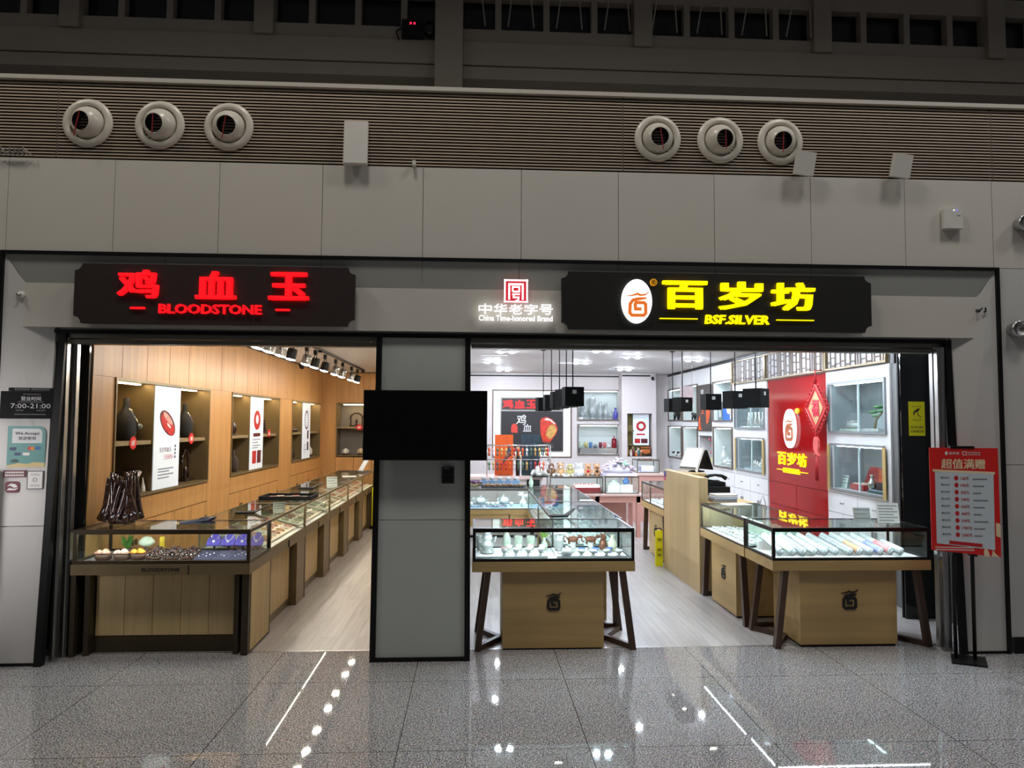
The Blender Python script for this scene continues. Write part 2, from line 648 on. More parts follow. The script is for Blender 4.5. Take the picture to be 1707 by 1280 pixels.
for z0, z1 in ((0.02, 0.955), (0.96, 3)):
    panelpoly(mb, sidepts(-3.343, LX - 0.03, z0, z1, 0))
struct('wall_side_west', mb, PANEL2)
mb = MB()
for z0, z1 in ((0.02, 0.955), (0.96, 3)):
    p = sidepts(3.993, RX + 0.028, z0, z1, 1)
    panelpoly(mb, p[::-1])
struct('wall_side_east', mb, PANEL2)
struct('baseboard_west', MB().box(-3.343, LX - 0.03, -0.005, 0.03, 0, 0.02), BLACK)
struct('baseboard_side_east', MB().box(RX + 0.028, 3.993, -0.005, 0.03, 0, 0.02), BLACK)
# black inner edge
struct('trim_opening_top', MB().box(LX - 0.03, RX + 0.028, IY - 0.02, IY + 0.04, LZ - 0.026, LZ), BLACK)
mb = MB()
mb.bar((LX - 0.006, 0.0, 0.0), (LX + 0.03, IY, LZ - 0.026), 0.05, 0.05)
struct('trim_opening_west', mb, BLACK)
mb = MB()
mb.bar((RX + 0.012, 0.0, 0.0), (RX + 0.005, IY, LZ - 0.026), 0.03, 0.05)
struct('trim_opening_east', mb, BLACK)
# pillar between the shops, leaning back like the portal
mb = MB()
for z0, z1 in ((0.028, 0.992), (0.996, LZ - 0.03)):
    l0, l1 = IY * z0 / LZ, IY * z1 / LZ
    xa0, xb0 = -0.69, -0.045
    xa1, xb1 = -0.685, -0.06
    k0, k1 = z0 / LZ, z1 / LZ
    q = [(xa0 + (xa1 - xa0) * k0, l0, z0), (xb0 + (xb1 - xb0) * k0, l0, z0), (xb0 + (xb1 - xb0) * k1, l1, z1), (xa0 + (xa1 - xa0) * k1, l1, z1)]
    panelpoly(mb, q, 0.16)
struct('pillar', mb, M('pillar_panel', (176, 182, 176), 0.45, var=0.02, scale=1.5))
mb = MB()
mb.bar((-0.703, -0.005, 0), (-0.698, IY - 0.005, LZ - 0.026), 0.028, 0.04)
mb.bar((-0.031, -0.005, 0), (-0.046, IY - 0.005, LZ - 0.026), 0.028, 0.04)
mb.box(-0.715, -0.02, -0.015, 0.03, 0, 0.028)
struct('trim_pillar', mb, BLACK)
mb = MB()
mb.box(-0.7, -0.03, 0.17, 0.5, 0, 2.33)
mb.box(-0.42, -0.38, 0.45, 9.4, 0, 2.7)
struct('wall_between_shops', mb, M('partition_paint', (180, 170, 160), 0.6, var=0.02))
# roller shutter boxes above the openings
SHUT = M('shutter_aluminium', (120, 118, 108), 0.4, 0.4, var=0.04)
for nm, a, b in (('trim_shutter_west', LX, -0.715), ('trim_shutter_east', -0.02, RX)):
    mb = MB()
    mb.box(a, b, 0.1, 0.24, 2.300, LZ - 0.02)
    mb.box(a, b, 0.12, 0.22, 2.262, 2.292)
    struct(nm, mb, SHUT)
mb = MB()
mb.box(-3.4, 4.2, 0.245, 0.40, 2.30, 2.9)
struct('wall_over_openings', mb, M('ceiling_white', (222, 220, 218), 0.6, var=0.01))
# shiny shutter rails
for i, (x, y, w) in enumerate(((-2.955, 0.10, 0.022), (-2.94, 0.19, 0.03), (3.592, 0.09, 0.03), (3.612, 0.19, 0.022))):
    mb = MB()
    mb.box(x - w, x + w, y - 0.02, y + 0.02, 0, 2.30)
    mb.box(x - w * 0.3, x + w * 0.3, y - 0.03, y - 0.02, 0, 2.30)
    struct('trim_shutter_rail', mb, STEEL)
# dark glass beside the openings
struct('window_west', MB().box(-3.25, -2.93, 0.372, 0.392, 0, 2.3), DGLASS)
struct('wall_reveal_west', MB().box(-3.25, -2.93, 0.395, 0.41, 0, 2.7), BLACK)
struct('window_east', MB().box(3.81, 4.45, 0.94, 0.96, 0, 2.45), DGLASS)
struct('wall_reveal_east', MB().box(3.81, 4.45, 0.98, 1.0, 0, 2.45), BLACK)
struct('wall_jamb_east', MB().box(4.13, 4.19, 0.2, 0.94, 0, 2.45), M('jamb_grey', (92, 92, 90), 0.3, var=0.03))
struct('wall_jamb_west', MB().box(-3.3, -3.26, 0.2, 0.372, 0, 2.45), BLACK)

# ================================================================== louvre band
mb = MB()
z = 3.60
n = 0
while z < 4.165:
    mb.add([(-5, 0.0, z), (6.3, 0.0, z), (6.3, 0.035, z + 0.016), (-5, 0.035, z + 0.016), (-5, 0.0, z + 0.011), (6.3, 0.0, z + 0.011), (6.3, 0.035, z + 0.024), (-5, 0.035, z + 0.024)],
           [(0, 1, 2, 3), (4, 7, 6, 5), (0, 4, 5, 1), (2, 6, 7, 3)])
    z += 0.0232
struct('wall_louvre', mb, M('louvre_aluminium', (194, 176, 156), 0.4, 0.1, var=0.04))
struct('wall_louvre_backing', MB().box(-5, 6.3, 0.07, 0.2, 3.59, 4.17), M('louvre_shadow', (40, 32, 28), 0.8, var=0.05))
struct('trim_louvre_cap', MB().box(-5, 6.3, -0.02, 0.3, 4.165, 4.195), M('cap_white', (196, 190, 180), 0.5, var=0.02))
mb = MB()
for x in (-3.02, 1.05 + 0.06, 4.0):
    mb.box(x - 0.003, x + 0.003, -0.002, 0.04, 3.6, 4.165)
struct('trim_louvre_joint', mb, M('louvre_joint', (90, 84, 78), 0.5, var=0))

# jet nozzles
NOZW = M('nozzle_white', (214, 208, 194), 0.28, var=0.02)


def nozzle(label, x, z, ax, az, ribbon):
    t = thing('air_jet_nozzle', label, 'air vent', (x, 0, z), group='round jet nozzles in the louvre band')
    Y = Matrix.Rotation(pi / 2, 4, 'X')  # lathe axis z -> -y
    MB().lathe([(0.176, 0.0), (0.178, 0.008), (0.17, 0.018), (0.137, 0.03), (0.127, 0.018), (0.122, -0.03)], n=36, mat=Y, cap=False).obj('flange', NOZW, t, loc=(0, 0, 0))
    d = Matrix.Rotation(az, 4, 'X') @ Matrix.Rotation(ax, 4, 'Y')
    R0, ro = 0.119, 0.073
    t1 = math.acos(ro / R0)
    prof = [(R0 * cos(-0.3 + (t1 + 0.3) * k / 9), R0 * sin(-0.3 + (t1 + 0.3) * k / 9) - 0.015) for k in range(10)]
    zt = prof[-1][1]
    prof += [(ro - 0.004, zt + 0.003), (ro - 0.007, zt)]
    MB().lathe(prof, n=32, mat=Y @ d, cap=False).obj('ball', NOZW, t, loc=(0, 0, 0))
    MB().lathe([(ro - 0.007, zt), (ro - 0.012, zt - 0.09), (0.001, zt - 0.095)], n=24, mat=Y @ d, cap=False).obj('throat', M('dark_throat', (24, 17, 15), 0.6, var=0.5, scale=70), t, loc=(0, 0, 0))
    a = d @ Vector((0, 0, 0.085))
    p0 = Vector((a.x, -a.z, a.y + 0.065))
    Rb = M('maroon_ribbon', (150, 30, 34), 0.6, var=0.05)
    sw = ribbon
    mb = MB()
    mb.bar(p0 + Vector((0, -0.004, 0)), p0 + Vector((sw, -0.012, -0.15 - abs(sw))), 0.012, 0.003)
    mb.obj('ribbon', Rb, t, loc=(0, 0, 0))


for i, (x, ax, az, rb, lb) in enumerate((
        (-2.806, -0.20, 0.16, -0.03, 'white jet nozzle in louvre band, first from the west end'),
        (-2.297, -0.17, 0.18, 0.0, 'white jet nozzle in louvre band, middle of the three above the red sign'),
        (-1.804, 0.04, 0.20, -0.02, 'white jet nozzle above the red sign with a ribbon hanging over its rim'),
        (1.373, 0.0, 0.16, 0.02, 'white jet nozzle in louvre band, first of three above the yellow sign'),
        (1.854, 0.16, 0.18, 0.0, 'white jet nozzle in louvre band, middle of three above the yellow sign'),
        (2.32, -0.10, 0.24, -0.01, 'white jet nozzle half hidden by a small white antenna box'))):
    nozzle(lb, x, 3.852, ax, az, rb)

# antenna boxes on the ledge under the louvres
t = thing('antenna_box', 'tall white antenna box on the louvre band above the red sign', 'antenna', (-0.876, 0, 3.575))
MB().rbox(-0.088, 0.088, -0.08, -0.03, 0.0, 0.32, 0.012, mat=Matrix.Rotation(radians(-4), 4, 'X')).obj('housing', WHITEP, t)
MB().box(-0.03, 0.03, -0.035, 0.03, 0.08, 0.2).obj('bracket', STEEL, t)
for x, lb in ((2.458, 'small tilted white antenna box overlapping a jet nozzle'), (3.205, 'small tilted white antenna box alone on louvre band near the east end')):
    t = thing('antenna_box', lb, 'antenna', (x, 0, 3.585), group='small antenna boxes')
    m = Matrix.Rotation(radians(10), 4, 'X') @ Matrix.Rotation(radians(6), 4, 'Y')
    MB().rbox(-0.075, 0.075, -0.10, -0.06, 0.0, 0.17, 0.01, mat=m).obj('housing', WHITEP, t)
    MB().box(-0.02, 0.02, -0.08, 0.03, 0.03, 0.09).obj('bracket', STEEL, t)
MB().box(-0.463, -0.440, -0.05, 0.0, 3.588, 3.622).obj('cable_clip', WHITEP, label='tiny white cable clip at the foot of the louvre band', cat='clip')

# wall access point
t = thing('access_point', 'white wireless access point box with blue lights high on wall', 'router', (3.65, 0, 3.2))
MB().rbox(-0.078, 0.078, -0.05, 0.0, 0.0, 0.15, 0.015).obj('housing', WHITEP, t)
MB().box(0.018, 0.026, -0.052, -0.049, 0.135, 0.142).obj('status_light', M('blue_led', (90, 90, 255), 0.4, emit=3, var=0), t, label='blue status light')
MB().box(-0.006, 0.002, -0.052, -0.049, 0.135, 0.142).obj('status_light', M('white_led', (255, 255, 255), 0.4, emit=2, var=0), t, label='white status light')
MB().box(0.02, 0.05, -0.051, -0.049, 0.095, 0.100).obj('mark', GREYINK, t)

# emergency lamps at the east wall
for x, z, lb in ((4.20, 3.25, 'upper round steel emergency lamp on the east wall'), (4.12, 2.432, 'lower round steel emergency lamp with crystal reflector on the east wall')):
    t = thing('emergency_lamp', lb, 'lamp', (x, 0, z), group='emergency lamps')
    Y = Matrix.Rotation(pi / 2, 4, 'X')
    MB().lathe([(0.05, 0.0), (0.062, 0.06), (0.06, 0.085), (0.05, 0.088), (0.045, 0.07)], n=22, mat=Y, cap=False).obj('bezel', STEEL, t, loc=(0, 0, 0))
    MB().lathe([(0.045, 0.07), (0.02, 0.045), (0.018, 0.06), (0.001, 0.066)], n=22, mat=Y, wob=lambda a, h: 0.06 * cos(9 * a)).obj('reflector', SILVER, t, loc=(0, 0, 0))
    MB().box(0.04, 0.22, -0.05, 0.0, -0.045, 0.045).obj('body', M('grey_plastic', (150, 148, 144), 0.4, var=0.02), t)

# small fixtures on the side panels
t = thing('wall_spigot', 'small round white fitting high on the west side panel', 'fitting', (-3.235, 0.03, 2.594))
Y = Matrix.Rotation(pi / 2, 4, 'X')
MB().lathe([(0.028, 0), (0.026, 0.02), (0.012, 0.025), (0.001, 0.025)], n=16, mat=Y).obj('plate', WHITEP, t, loc=(0, 0, 0))
MB().lathe([(0.01, 0.02), (0.01, 0.05), (0.001, 0.052)], n=10, mat=Y).obj('tip', STEEL, t, loc=(0, 0, 0))
t = thing('wall_hook', 'small dark twin hook high on the east side panel', 'hook', (3.888, 0.03, 2.586))
for dx in (-0.02, 0.02):
    MB().tube([(dx, 0, -0.012), (dx * 1.3, -0.03, -0.015), (dx * 0.6, -0.045, 0.012)], 0.006, 6).obj('prong', BLACK, t)
MB().box(-0.035, 0.035, -0.006, 0.0, -0.006, 0.006).obj('plate', STEEL, t)

# ================================================================== roof steel above the shops
RM = M('roof_steel', (158, 148, 134), 0.55, var=0.04, scale=2)
RM2 = M('roof_dark', (46, 40, 38), 0.8, var=0.1, scale=2)
mb = MB()
mb.box(-10, 12, 6.0, 6.6, 7.49, 7.87)
mb.box(-10, 12, 6.03, 6.6, 7.27, 7.475)
struct('beam', mb, RM)
for x in (-9.4, -6.39, -3.39, -0.44, 2.73, 5.75, 8.76, 11.6):
    w = 0.22 if abs(x + 0.44) < 0.1 else 0.15
    z0 = 5.6 if w > 0.2 else 7.88
    struct('column', MB().box(x - w, x + w, 5.8 if w > 0.2 else 5.95, 6.3, z0, 10.2), RM)
posts = [-9.4, -6.39, -3.39, -0.44, 2.73, 5.75, 8.76, 11.6]
for k, (a, b) in enumerate(zip(posts, posts[1:])):
    mb = MB()
    mb.box(a, b, 6.05, 6.2, 7.87, 8.11)
    mb.box(a, b, 6.05, 6.2, 8.64, 8.95)
    for j in (1, 2, 3):
        x = a + (b - a) * j / 4
        mb.box(x - 0.05, x + 0.05, 6.05, 6.2, 8.11, 8.64)
    struct('window_frame', mb, RM)
    struct('window_pane', MB().box(a, b, 6.22, 6.24, 8.11, 8.64), M('night_pane', (26, 25, 28), 0.25, var=0.1, scale=1.5))
    if k in (3, 4):
        mb = MB()
        for j in range(4):
            xa = a + (b - a) * (j + 0.2) / 4
            mb.bar((xa, 6.0, 8.14), (xa + 0.06, 5.9, 8.62), 0.02, 0.02)
            mb.bar((xa + 0.42, 6.0, 8.14), (xa + 0.36, 5.9, 8.62), 0.02, 0.02)
        struct('window_stays', mb, RM)
struct('wall_roof_back', MB().box(-14, 16, 9.4, 9.6, 4, 11), RM2)
struct('roof', MB().box(-14, 16, 5.5, 9.6, 10.2, 10.4), RM2)
mb = MB()
for x0, z0, x1, z1 in ((-8.2, 8.3, -7.4, 7.5), (-5.9, 8.25, -5.5, 7.5), (-4.2, 8.2, -2.2, 7.6), (0.9, 7.6, 2.6, 8.2), (4.4, 7.6, 4.7, 8.3), (6.2, 7.6, 7.0, 8.3), (9.0, 7.6, 9.6, 8.3)):
    mb.bar((x0, 7.5, z0), (x1, 7.5, z1), 0.16, 0.14)
struct('beam_truss', mb, RM)
mb = MB()
mb.box(-12, 14, 7.6, 7.8, 6.5, 6.62)
for x in (-7.3, -4.7, -2.2, 0.9, 3.3, 5.2, 7.2):
    mb.box(x, x + 0.16, 7.55, 7.7, 5.6, 7.2)
struct('beam_tie', mb, RM)
t = thing('sensor_device', 'black device with red indicator lights on the roof beam', 'device', (-0.95, 6.0, 7.87))
MB().box(-0.25, 0.1, -0.1, 0.25, 0.0, 0.28).obj('housing', BLACK, t)
MB().lathe([(0.1, 0), (0.1, 0.15), (0.001, 0.16)], n=14, mat=Matrix.Translation((0.2, 0.0, 0.13)) @ Matrix.Rotation(pi / 2, 4, 'X')).obj('lens', GLOSSBLACK, t)
for dx in (-0.12, -0.06):
    MB().box(dx, dx + 0.03, -0.105, -0.1, 0.2, 0.23).obj('indicator', M('red_led', (255, 30, 60), 0.4, emit=3, var=0), t)
MB().tube([(-0.25, 0, 0.2), (-0.34, -0.05, 0.1), (-0.3, -0.02, -0.02)], 0.012, 6).obj('cable', BLACK, t)

mb = MB()
q = random.Random(6)
for k in range(7):
    x = -3.42 + 0.03 * k
    mb.tube([(x, -0.02, 3.595), (x + 0.02, -0.06, 3.63 + 0.02 * q.random()), (x + 0.05, -0.05, 3.60 + 0.03 * q.random()), (x + 0.07, -0.02, 3.596)], 0.004, 5)
mb.obj('wire_tangle', STEEL, label='tangle of shiny wire on the ledge at the west end of louvre band', cat='wire')
# ================================================================== shop signs
def plaque(w, h, c=0.05):
    """Outline of a board whose corners are scooped out."""
    P = []
    for sx, sy, a0 in ((1, 1, 270), (-1, 1, 360), (-1, -1, 90), (1, -1, 180)):
        cx, cy = sx * w / 2, sy * h / 2
        seq = []
        for k in range(6):
            a = radians(a0 - 90.0 * k / 5)
            seq.append((cx + c * cos(a), cy + c * sin(a)))
        # corner scoop runs counter-clockwise round the board
        P += seq if sx * sy > 0 else seq
    return P


def plaque_pts(w, h, c=0.05):
    pts = []
    def arc(cx, cy, a0, a1):
        for k in range(7):
            a = radians(a0 + (a1 - a0) * k / 6)
            pts.append((cx + c * cos(a), cy + c * sin(a)))
    arc(w / 2, -h / 2, 180, 90)
    arc(w / 2, h / 2, 270, 180)
    arc(-w / 2, h / 2, 360, 270)
    arc(-w / 2, -h / 2, 90, 0)
    return pts


def logo_strokes(mb, s, cx, cy, d, w=0.13, top=True, mat=None):
    """The square spiral with a small crest above it; s is its width."""
    P = [(0.42, 0.40), (0.05, 0.36), (-0.22, 0.30), (-0.36, 0.12), (-0.38, -0.30), (-0.28, -0.42), (0.28, -0.42), (0.38, -0.32), (0.38, 0.10), (0.30, 0.18), (-0.08, 0.18), (-0.12, 0.10), (-0.10, -0.12), (0.18, -0.12)]
    mb.stroke([(cx + x * s, cy + y * s) for x, y in P], [w * s * (0.5 if i == 0 else 1) for i in range(len(P))], d, mat)
    if top:
        Q = [(-0.52, 0.50), (-0.25, 0.52), (0.0, 0.60), (0.12, 0.54), (0.35, 0.56), (0.55, 0.70)]
        mb.stroke([(cx + x * s, cy + y * s) for x, y in Q], [0.02 * s, 0.06 * s, 0.10 * s, 0.09 * s, 0.07 * s, 0.02 * s], d, mat)


def ellipse(cx, cy, rx, ry, n=40):
    return [(cx + rx * cos(2 * pi * k / n), cy + ry * sin(2 * pi * k / n)) for k in range(n)]


SIGNB = M('sign_brown', (44, 31, 30), 0.5, var=0.03, scale=3)
SIGNK = M('sign_black', (26, 25, 22), 0.5, var=0.03, scale=3)
t = thing('shop_sign', 'dark brown scooped-corner sign with glowing red characters over the west shop', 'sign', (-1.843, -0.02, 2.386))
F = face(0, 0, 0.215)
MB().prism(plaque_pts(1.96, 0.425), 0.0, 0.045, F).obj('board', SIGNB, t)
for ch, x in (('鸡', -0.535), ('血', 0.005), ('玉', 0.515)):
    MB().text(ch, 0.285, 0.205, 0.03, (x, 0.068), bold=0.026 if ch == '鸡' else 0.036, mat=F @ Matrix.Translation((0, 0, 0.045))).obj('character', REDLIT, t)
MB().text('BLOODSTONE', 0.715, 0.068, 0.022, (-0.03, -0.105), bold=0.018, mat=F @ Matrix.Translation((0, 0, 0.045))).obj('lettering', REDLIT, t)
for x in (-0.535, 0.475):
    MB().box(x - 0.05, x + 0.05, -0.11, -0.096, 0.045, 0.062, F).obj('dash', REDLIT, t)
for x in (-0.85, 0.85):
    MB().box(x - 0.03, x + 0.03, 0.0, 0.06, 0.08, 0.36).obj('bracket', BLACK, t)

t = thing('shop_sign', 'black scooped-corner sign with glowing yellow characters and white egg logo over the east shop', 'sign', (1.806, -0.02, 2.386))
MB().prism(plaque_pts(2.335, 0.425), 0.0, 0.045, F).obj('board', SIGNK, t)
Z5 = F @ Matrix.Translation((0, 0, 0.045))
egg = MB().prism(ellipse(-0.617, -0.005, 0.112, 0.162), 0, 0.03, Z5).obj('egg_emblem', WHTLIT, t, label='glowing white egg emblem')
mb = MB()
logo_strokes(mb, 0.155, -0.613, -0.045, 0.006, 0.15, mat=F @ Matrix.Translation((0, 0, 0.0755)))
mb.obj('emblem_mark', M('orange_mark', (226, 112, 40), 0.4, emit=0.75, var=0), egg, world=False, loc=None)
egg.children[0].location -= egg.location
MB().prism(ellipse(-0.488, 0.14, 0.026, 0.026, 24), 0, 0.012, Z5).obj('registered_mark', M('orange_disc', (236, 164, 30), 0.4, emit=0.55, var=0), t)
MB().text('®', 0.04, 0.04, 0.004, (-0.488, 0.14), mat=F @ Matrix.Translation((0, 0, 0.057)), bold=0.01).obj('registered_letter', M('brown_ink', (110, 60, 10), 0.5, var=0), t)
for ch, x in (('百', -0.255), ('岁', 0.165), ('坊', 0.56)):
    MB().text(ch, 0.335, 0.215, 0.03, (x, 0.048), bold=0.034, mat=Z5).obj('character', YELLIT, t)
MB().text('BSF.SILVER', 0.485, 0.068, 0.022, (0.135, -0.13), bold=0.02, mat=Z5, slant=0.1).obj('lettering', YELLIT, t)
for x in (-0.302, 0.577):
    MB().box(x - 0.142, x + 0.142, -0.131, -0.124, 0, 0.014, Z5).obj('dash', YELLIT, t)
for x in (-1.0, 1.0):
    MB().box(x - 0.03, x + 0.03, 0.0, 0.06, 0.08, 0.36).obj('bracket', BLACK, t)

t = thing('heritage_emblem', 'white and red square seal emblem with white lettering between the two signs', 'sign', (0.305, -0.0, 2.45))
F2 = face(0, -0.005, 0)
sq = MB()
sq.box(-0.088, 0.088, 0.135, 0.305, 0, 0.018, F2)
sq.obj('seal_board', M('seal_red', (205, 40, 55), 0.4, emit=0.5, var=0), t)
mb = MB()
Fz = face(0, -0.023, 0)
for x0, x1, y0, y1 in ((-0.088, 0.088, 0.293, 0.305), (-0.088, -0.076, 0.135, 0.305), (0.076, 0.088, 0.135, 0.305), (-0.088, 0.088, 0.135, 0.145)):
    mb.box(x0, x1, y0, y1, 0, 0.006, Fz)
P = [(-0.05, 0.155), (-0.05, 0.27), (0.05, 0.27), (0.05, 0.155)]
mb.stroke(P, 0.014, 0.006, Fz)
mb.stroke([(-0.024, 0.215), (-0.024, 0.25), (0.024, 0.25), (0.024, 0.215), (-0.024, 0.215)], 0.012, 0.006, Fz)
mb.stroke([(-0.028, 0.195), (0.028, 0.195)], 0.01, 0.006, Fz)
mb.stroke([(-0.015, 0.195), (-0.018, 0.172), (0.02, 0.172), (0.016, 0.148), (-0.004, 0.146)], 0.012, 0.006, Fz)
mb.obj('seal_pattern', WHTLIT, t)
for i, ch in enumerate('中华老字号'):
    MB().text(ch, 0.098, 0.076, 0.016, (-0.225 + i * 0.1125, 0.087), bold=0.0, mat=F2).obj('character', WHTLIT, t)
MB().text("China Time-honored Brand", 0.545, 0.042, 0.012, (0, 0.02), bold=0.008, mat=F2).obj('lettering', WHTLIT, t)

# ================================================================== pillar: screen and socket
t = thing('television', 'black switched-off flat television mounted across the pillar', 'television', (-0.343, 0.05, 1.43))
MB().rbox(-0.442, 0.442, -0.13, -0.09, 0.0, 0.5, 0.004).obj('cabinet', BLACK, t)
MB().box(-0.432, 0.432, -0.1325, -0.13, 0.012, 0.49).obj('screen', M('dark_screen', (3, 3, 3), 0.5, var=0, spec=0.15), t)
MB().box(-0.15, 0.15, -0.09, 0.0, 0.12, 0.38).obj('wall_bracket', BLACK, t)
t = thing('wall_socket', 'small dark double socket box on the pillar under the television', 'socket', (-0.182, 0.04, 1.258))
MB().rbox(-0.045, 0.045, -0.022, 0.0, 0.0, 0.118, 0.004).obj('plate', M('dark_bronze_plate', (38, 36, 32), 0.35, 0.3, var=0.04), t)
for z in (0.02, 0.066):
    MB().box(-0.028, 0.028, -0.026, -0.022, z, z + 0.034).obj('outlet', BLACK, t)
MB().box(-0.028, 0.012, -0.0235, -0.022, 0.104, 0.112).obj('mark', GREYINK, t)

# ================================================================== notices on the west side panel
def west_panel(x, z):
    return 0.08 * z / 2.357 * (x + 3.343) / 0.325


def on_panel(t):
    """Turn a notice to lie flat on the leaning west side panel."""
    z = t.location.z + 0.05
    t.rotation_euler.z = math.atan2(west_panel(1, z) - west_panel(0, z), 1.0)
    t.location.y = west_panel(t.location.x, z) - 0.003


t = thing('opening_hours_sign', 'black opening hours board reading 7:00-21:00 on west side panel', 'sign', (-3.14, 0.036, 1.713))
on_panel(t)
F = face(0, 0, 0)
MB().box(-0.19, 0.19, 0.0, 0.193, 0, 0.012, F).obj('board', M('satin_black', (8, 7, 8), 0.6, var=0, spec=0.2), t)
Z2 = face(0, -0.012, 0)
GI = M('sign_grey_letters', (205, 205, 205), 0.5, var=0)
MB().text('营业时间', 0.125, 0.03, 0.001, (0, 0.142), bold=0.01, mat=Z2).obj('heading', GI, t)
MB().text('7:00-21:00', 0.25, 0.033, 0.001, (0, 0.09), bold=0.0, mat=Z2).obj('hours_lettering', GI, t)
mb = MB()
for x0, x1, y in ((-0.08, 0.08, 0.118), (-0.09, -0.05, 0.058), (0.04, 0.09, 0.058), (-0.1, 0.09, 0.03), (-0.05, 0.06, 0.172)):
    x = x0
    while x < x1:
        mb.box(x, x + 0.006, y - 0.004, y + 0.004, 0, 0.0008, Z2)
        x += 0.0095
mb.obj('small_print', GREYINK, t)
t = thing('notice_strip', 'narrow black strip notice directly above the opening hours board', 'notice', (-3.147, 0.036, 1.908))
on_panel(t)
MB().box(-0.138, 0.138, 0, 0.024, 0, 0.008, F).obj('strip', M('satin_black', (8, 7, 8)), t)
mb = MB()
x = -0.1
while x < 0.11:
    if not -0.015 < x < 0.0:
        mb.box(x, x + 0.007, 0.006, 0.018, 0, 0.0008, face(0, -0.008, 0))
    x += 0.0105
mb.obj('small_print', GREYINK, t)

t = thing('payment_sticker', 'teal We Accept sticker with rounded corner on west side panel', 'sticker', (-3.155, 0.03, 1.37))
on_panel(t)
pts = [(-0.122, 0), (0.12, 0), (0.12, 0.23)]
pts += [(0.07 + 0.05 * cos(a), 0.24 + 0.05 * sin(a)) for a in [radians(q) for q in range(10, 91, 16)]]
pts += [(-0.122, 0.29)]
MB().prism(pts, 0, 0.002, F).obj('backing', M('teal_card', (44, 128, 124), 0.4, var=0.08, scale=6), t)
Zs = face(0, -0.002, 0)
pts = [(-0.092, 0.17), (0.098, 0.17), (0.098, 0.24)] + [(0.07 + 0.028 * cos(a), 0.242 + 0.03 * sin(a)) for a in [radians(q) for q in range(10, 91, 16)]] + [(-0.092, 0.272)]
MB().prism(pts, 0, 0.001, Zs).obj('title_field', M('pale_grey_card', (214, 216, 218), 0.5, var=0), t)
Zt = face(0, -0.003, 0)
MB().text('We Accept', 0.155, 0.026, 0.0006, (0.002, 0.236), bold=0.02, mat=Zt).obj('lettering', INK, t)
MB().text('欢迎使用', 0.11, 0.026, 0.0006, (0.002, 0.204), bold=0.02, mat=Zt).obj('lettering', INK, t)
for x, y, w, h, m in ((-0.085, 0.13, 0.04, 0.022, M('navy_print', (24, 52, 92), 0.5, var=0)), (0.072, 0.135, 0.035, 0.022, M('blue_print', (22, 96, 160), 0.5, var=0)), (-0.055, 0.093, 0.038, 0.02, M('navy_print', (24, 52, 92))), (0.0, 0.093, 0.042, 0.02, PAPER)):
    MB().box(x - w / 2, x + w / 2, y - h / 2, y + h / 2, 0, 0.001, Zs).obj('card_mark', m, t)
MB().prism(ellipse(0.022, 0.132, 0.014, 0.013, 18), 0, 0.001, Zs).obj('card_mark', REDINK, t)
MB().prism(ellipse(0.038, 0.132, 0.014, 0.013, 18), 0, 0.0012, Zs).obj('card_mark', M('amber_print', (224, 140, 40), 0.5, var=0), t)
MB().prism([(-0.1, 0.035), (-0.045, 0.035), (-0.05, 0.052), (-0.075, 0.058), (-0.095, 0.048)], 0, 0.001, Zs).obj('beach_print', M('dark_teal_print', (16, 54, 62), 0.5, var=0), t)
mb = MB().prism([(-0.122, 0.0), (0.12, 0.0), (0.12, 0.03), (0.05, 0.036), (0.01, 0.024), (-0.05, 0.03), (-0.122, 0.012)], 0, 0.0008, Zs)
mb.obj('beach_print', M('sand_print', (206, 186, 130), 0.5, var=0.1), t)

t = thing('payment_notice', 'maroon payment notice at the west edge below the teal sticker', 'notice', (-3.222, 0.025, 1.30))
on_panel(t)
MB().box(-0.07, 0.072, 0, 0.05, 0, 0.002, F).obj('backing', M('maroon_card', (98, 22, 40), 0.5, var=0.03), t)
mb = MB()
for y in (0.014, 0.034):
    x = -0.06
    while x < 0.055:
        mb.box(x, x + 0.008, y - 0.006, y + 0.006, 0, 0.0008, Zs)
        x += 0.011
mb.obj('small_print', PAPER, t)
t = thing('hand_sticker', 'square maroon and white handover symbol sticker under the maroon notice', 'sticker', (-3.232, 0.022, 1.192))
on_panel(t)
r = []
for cx, cy, a0 in ((0.025, 0.06, 0), (-0.025, 0.06, 90), (-0.025, 0.02, 180), (0.025, 0.02, 270)):
    r += [(cx + 0.02 * cos(radians(a0 + k * 30)), cy + 0.02 * sin(radians(a0 + k * 30))) for k in range(4)]
MB().prism(r, 0, 0.002, F).obj('backing', M('maroon_card', (98, 22, 40)), t)
mb = MB()
mb.prism([(-0.035, 0.045), (-0.01, 0.065), (0.02, 0.06), (0.035, 0.04), (0.01, 0.035), (-0.012, 0.05)], 0, 0.001, Zs)
mb.prism([(-0.036, 0.018), (0.02, 0.018), (0.038, 0.034), (0.01, 0.028), (-0.02, 0.034)], 0, 0.001, Zs)
mb.obj('hand_symbol', PAPER, t)
t = thing('framed_notice', 'small white framed notice with round stamp right of the maroon notice', 'notice', (-3.088, 0.02, 1.215))
on_panel(t)
MB().box(-0.052, 0.052, 0, 0.13, 0, 0.008, F).obj('frame', M('charcoal_plastic', (58, 56, 60), 0.4, var=0), t)
MB().box(-0.046, 0.046, 0.006, 0.124, 0, 0.001, face(0, -0.008, 0)).obj('sheet', PAPER, t)
MB().ring((0, 0.067, 0.001), 0.013, 0.0014, 'Z', 18, 5, mat=face(0, -0.009, 0)).obj('stamp', INK, t)
mb = MB()
for y in (0.022, 0.03, 0.1, 0.108):
    mb.box(-0.03, 0.03, y - 0.0012, y + 0.0012, 0, 0.0006, face(0, -0.009, 0))
mb.obj('small_print', GREYINK, t)

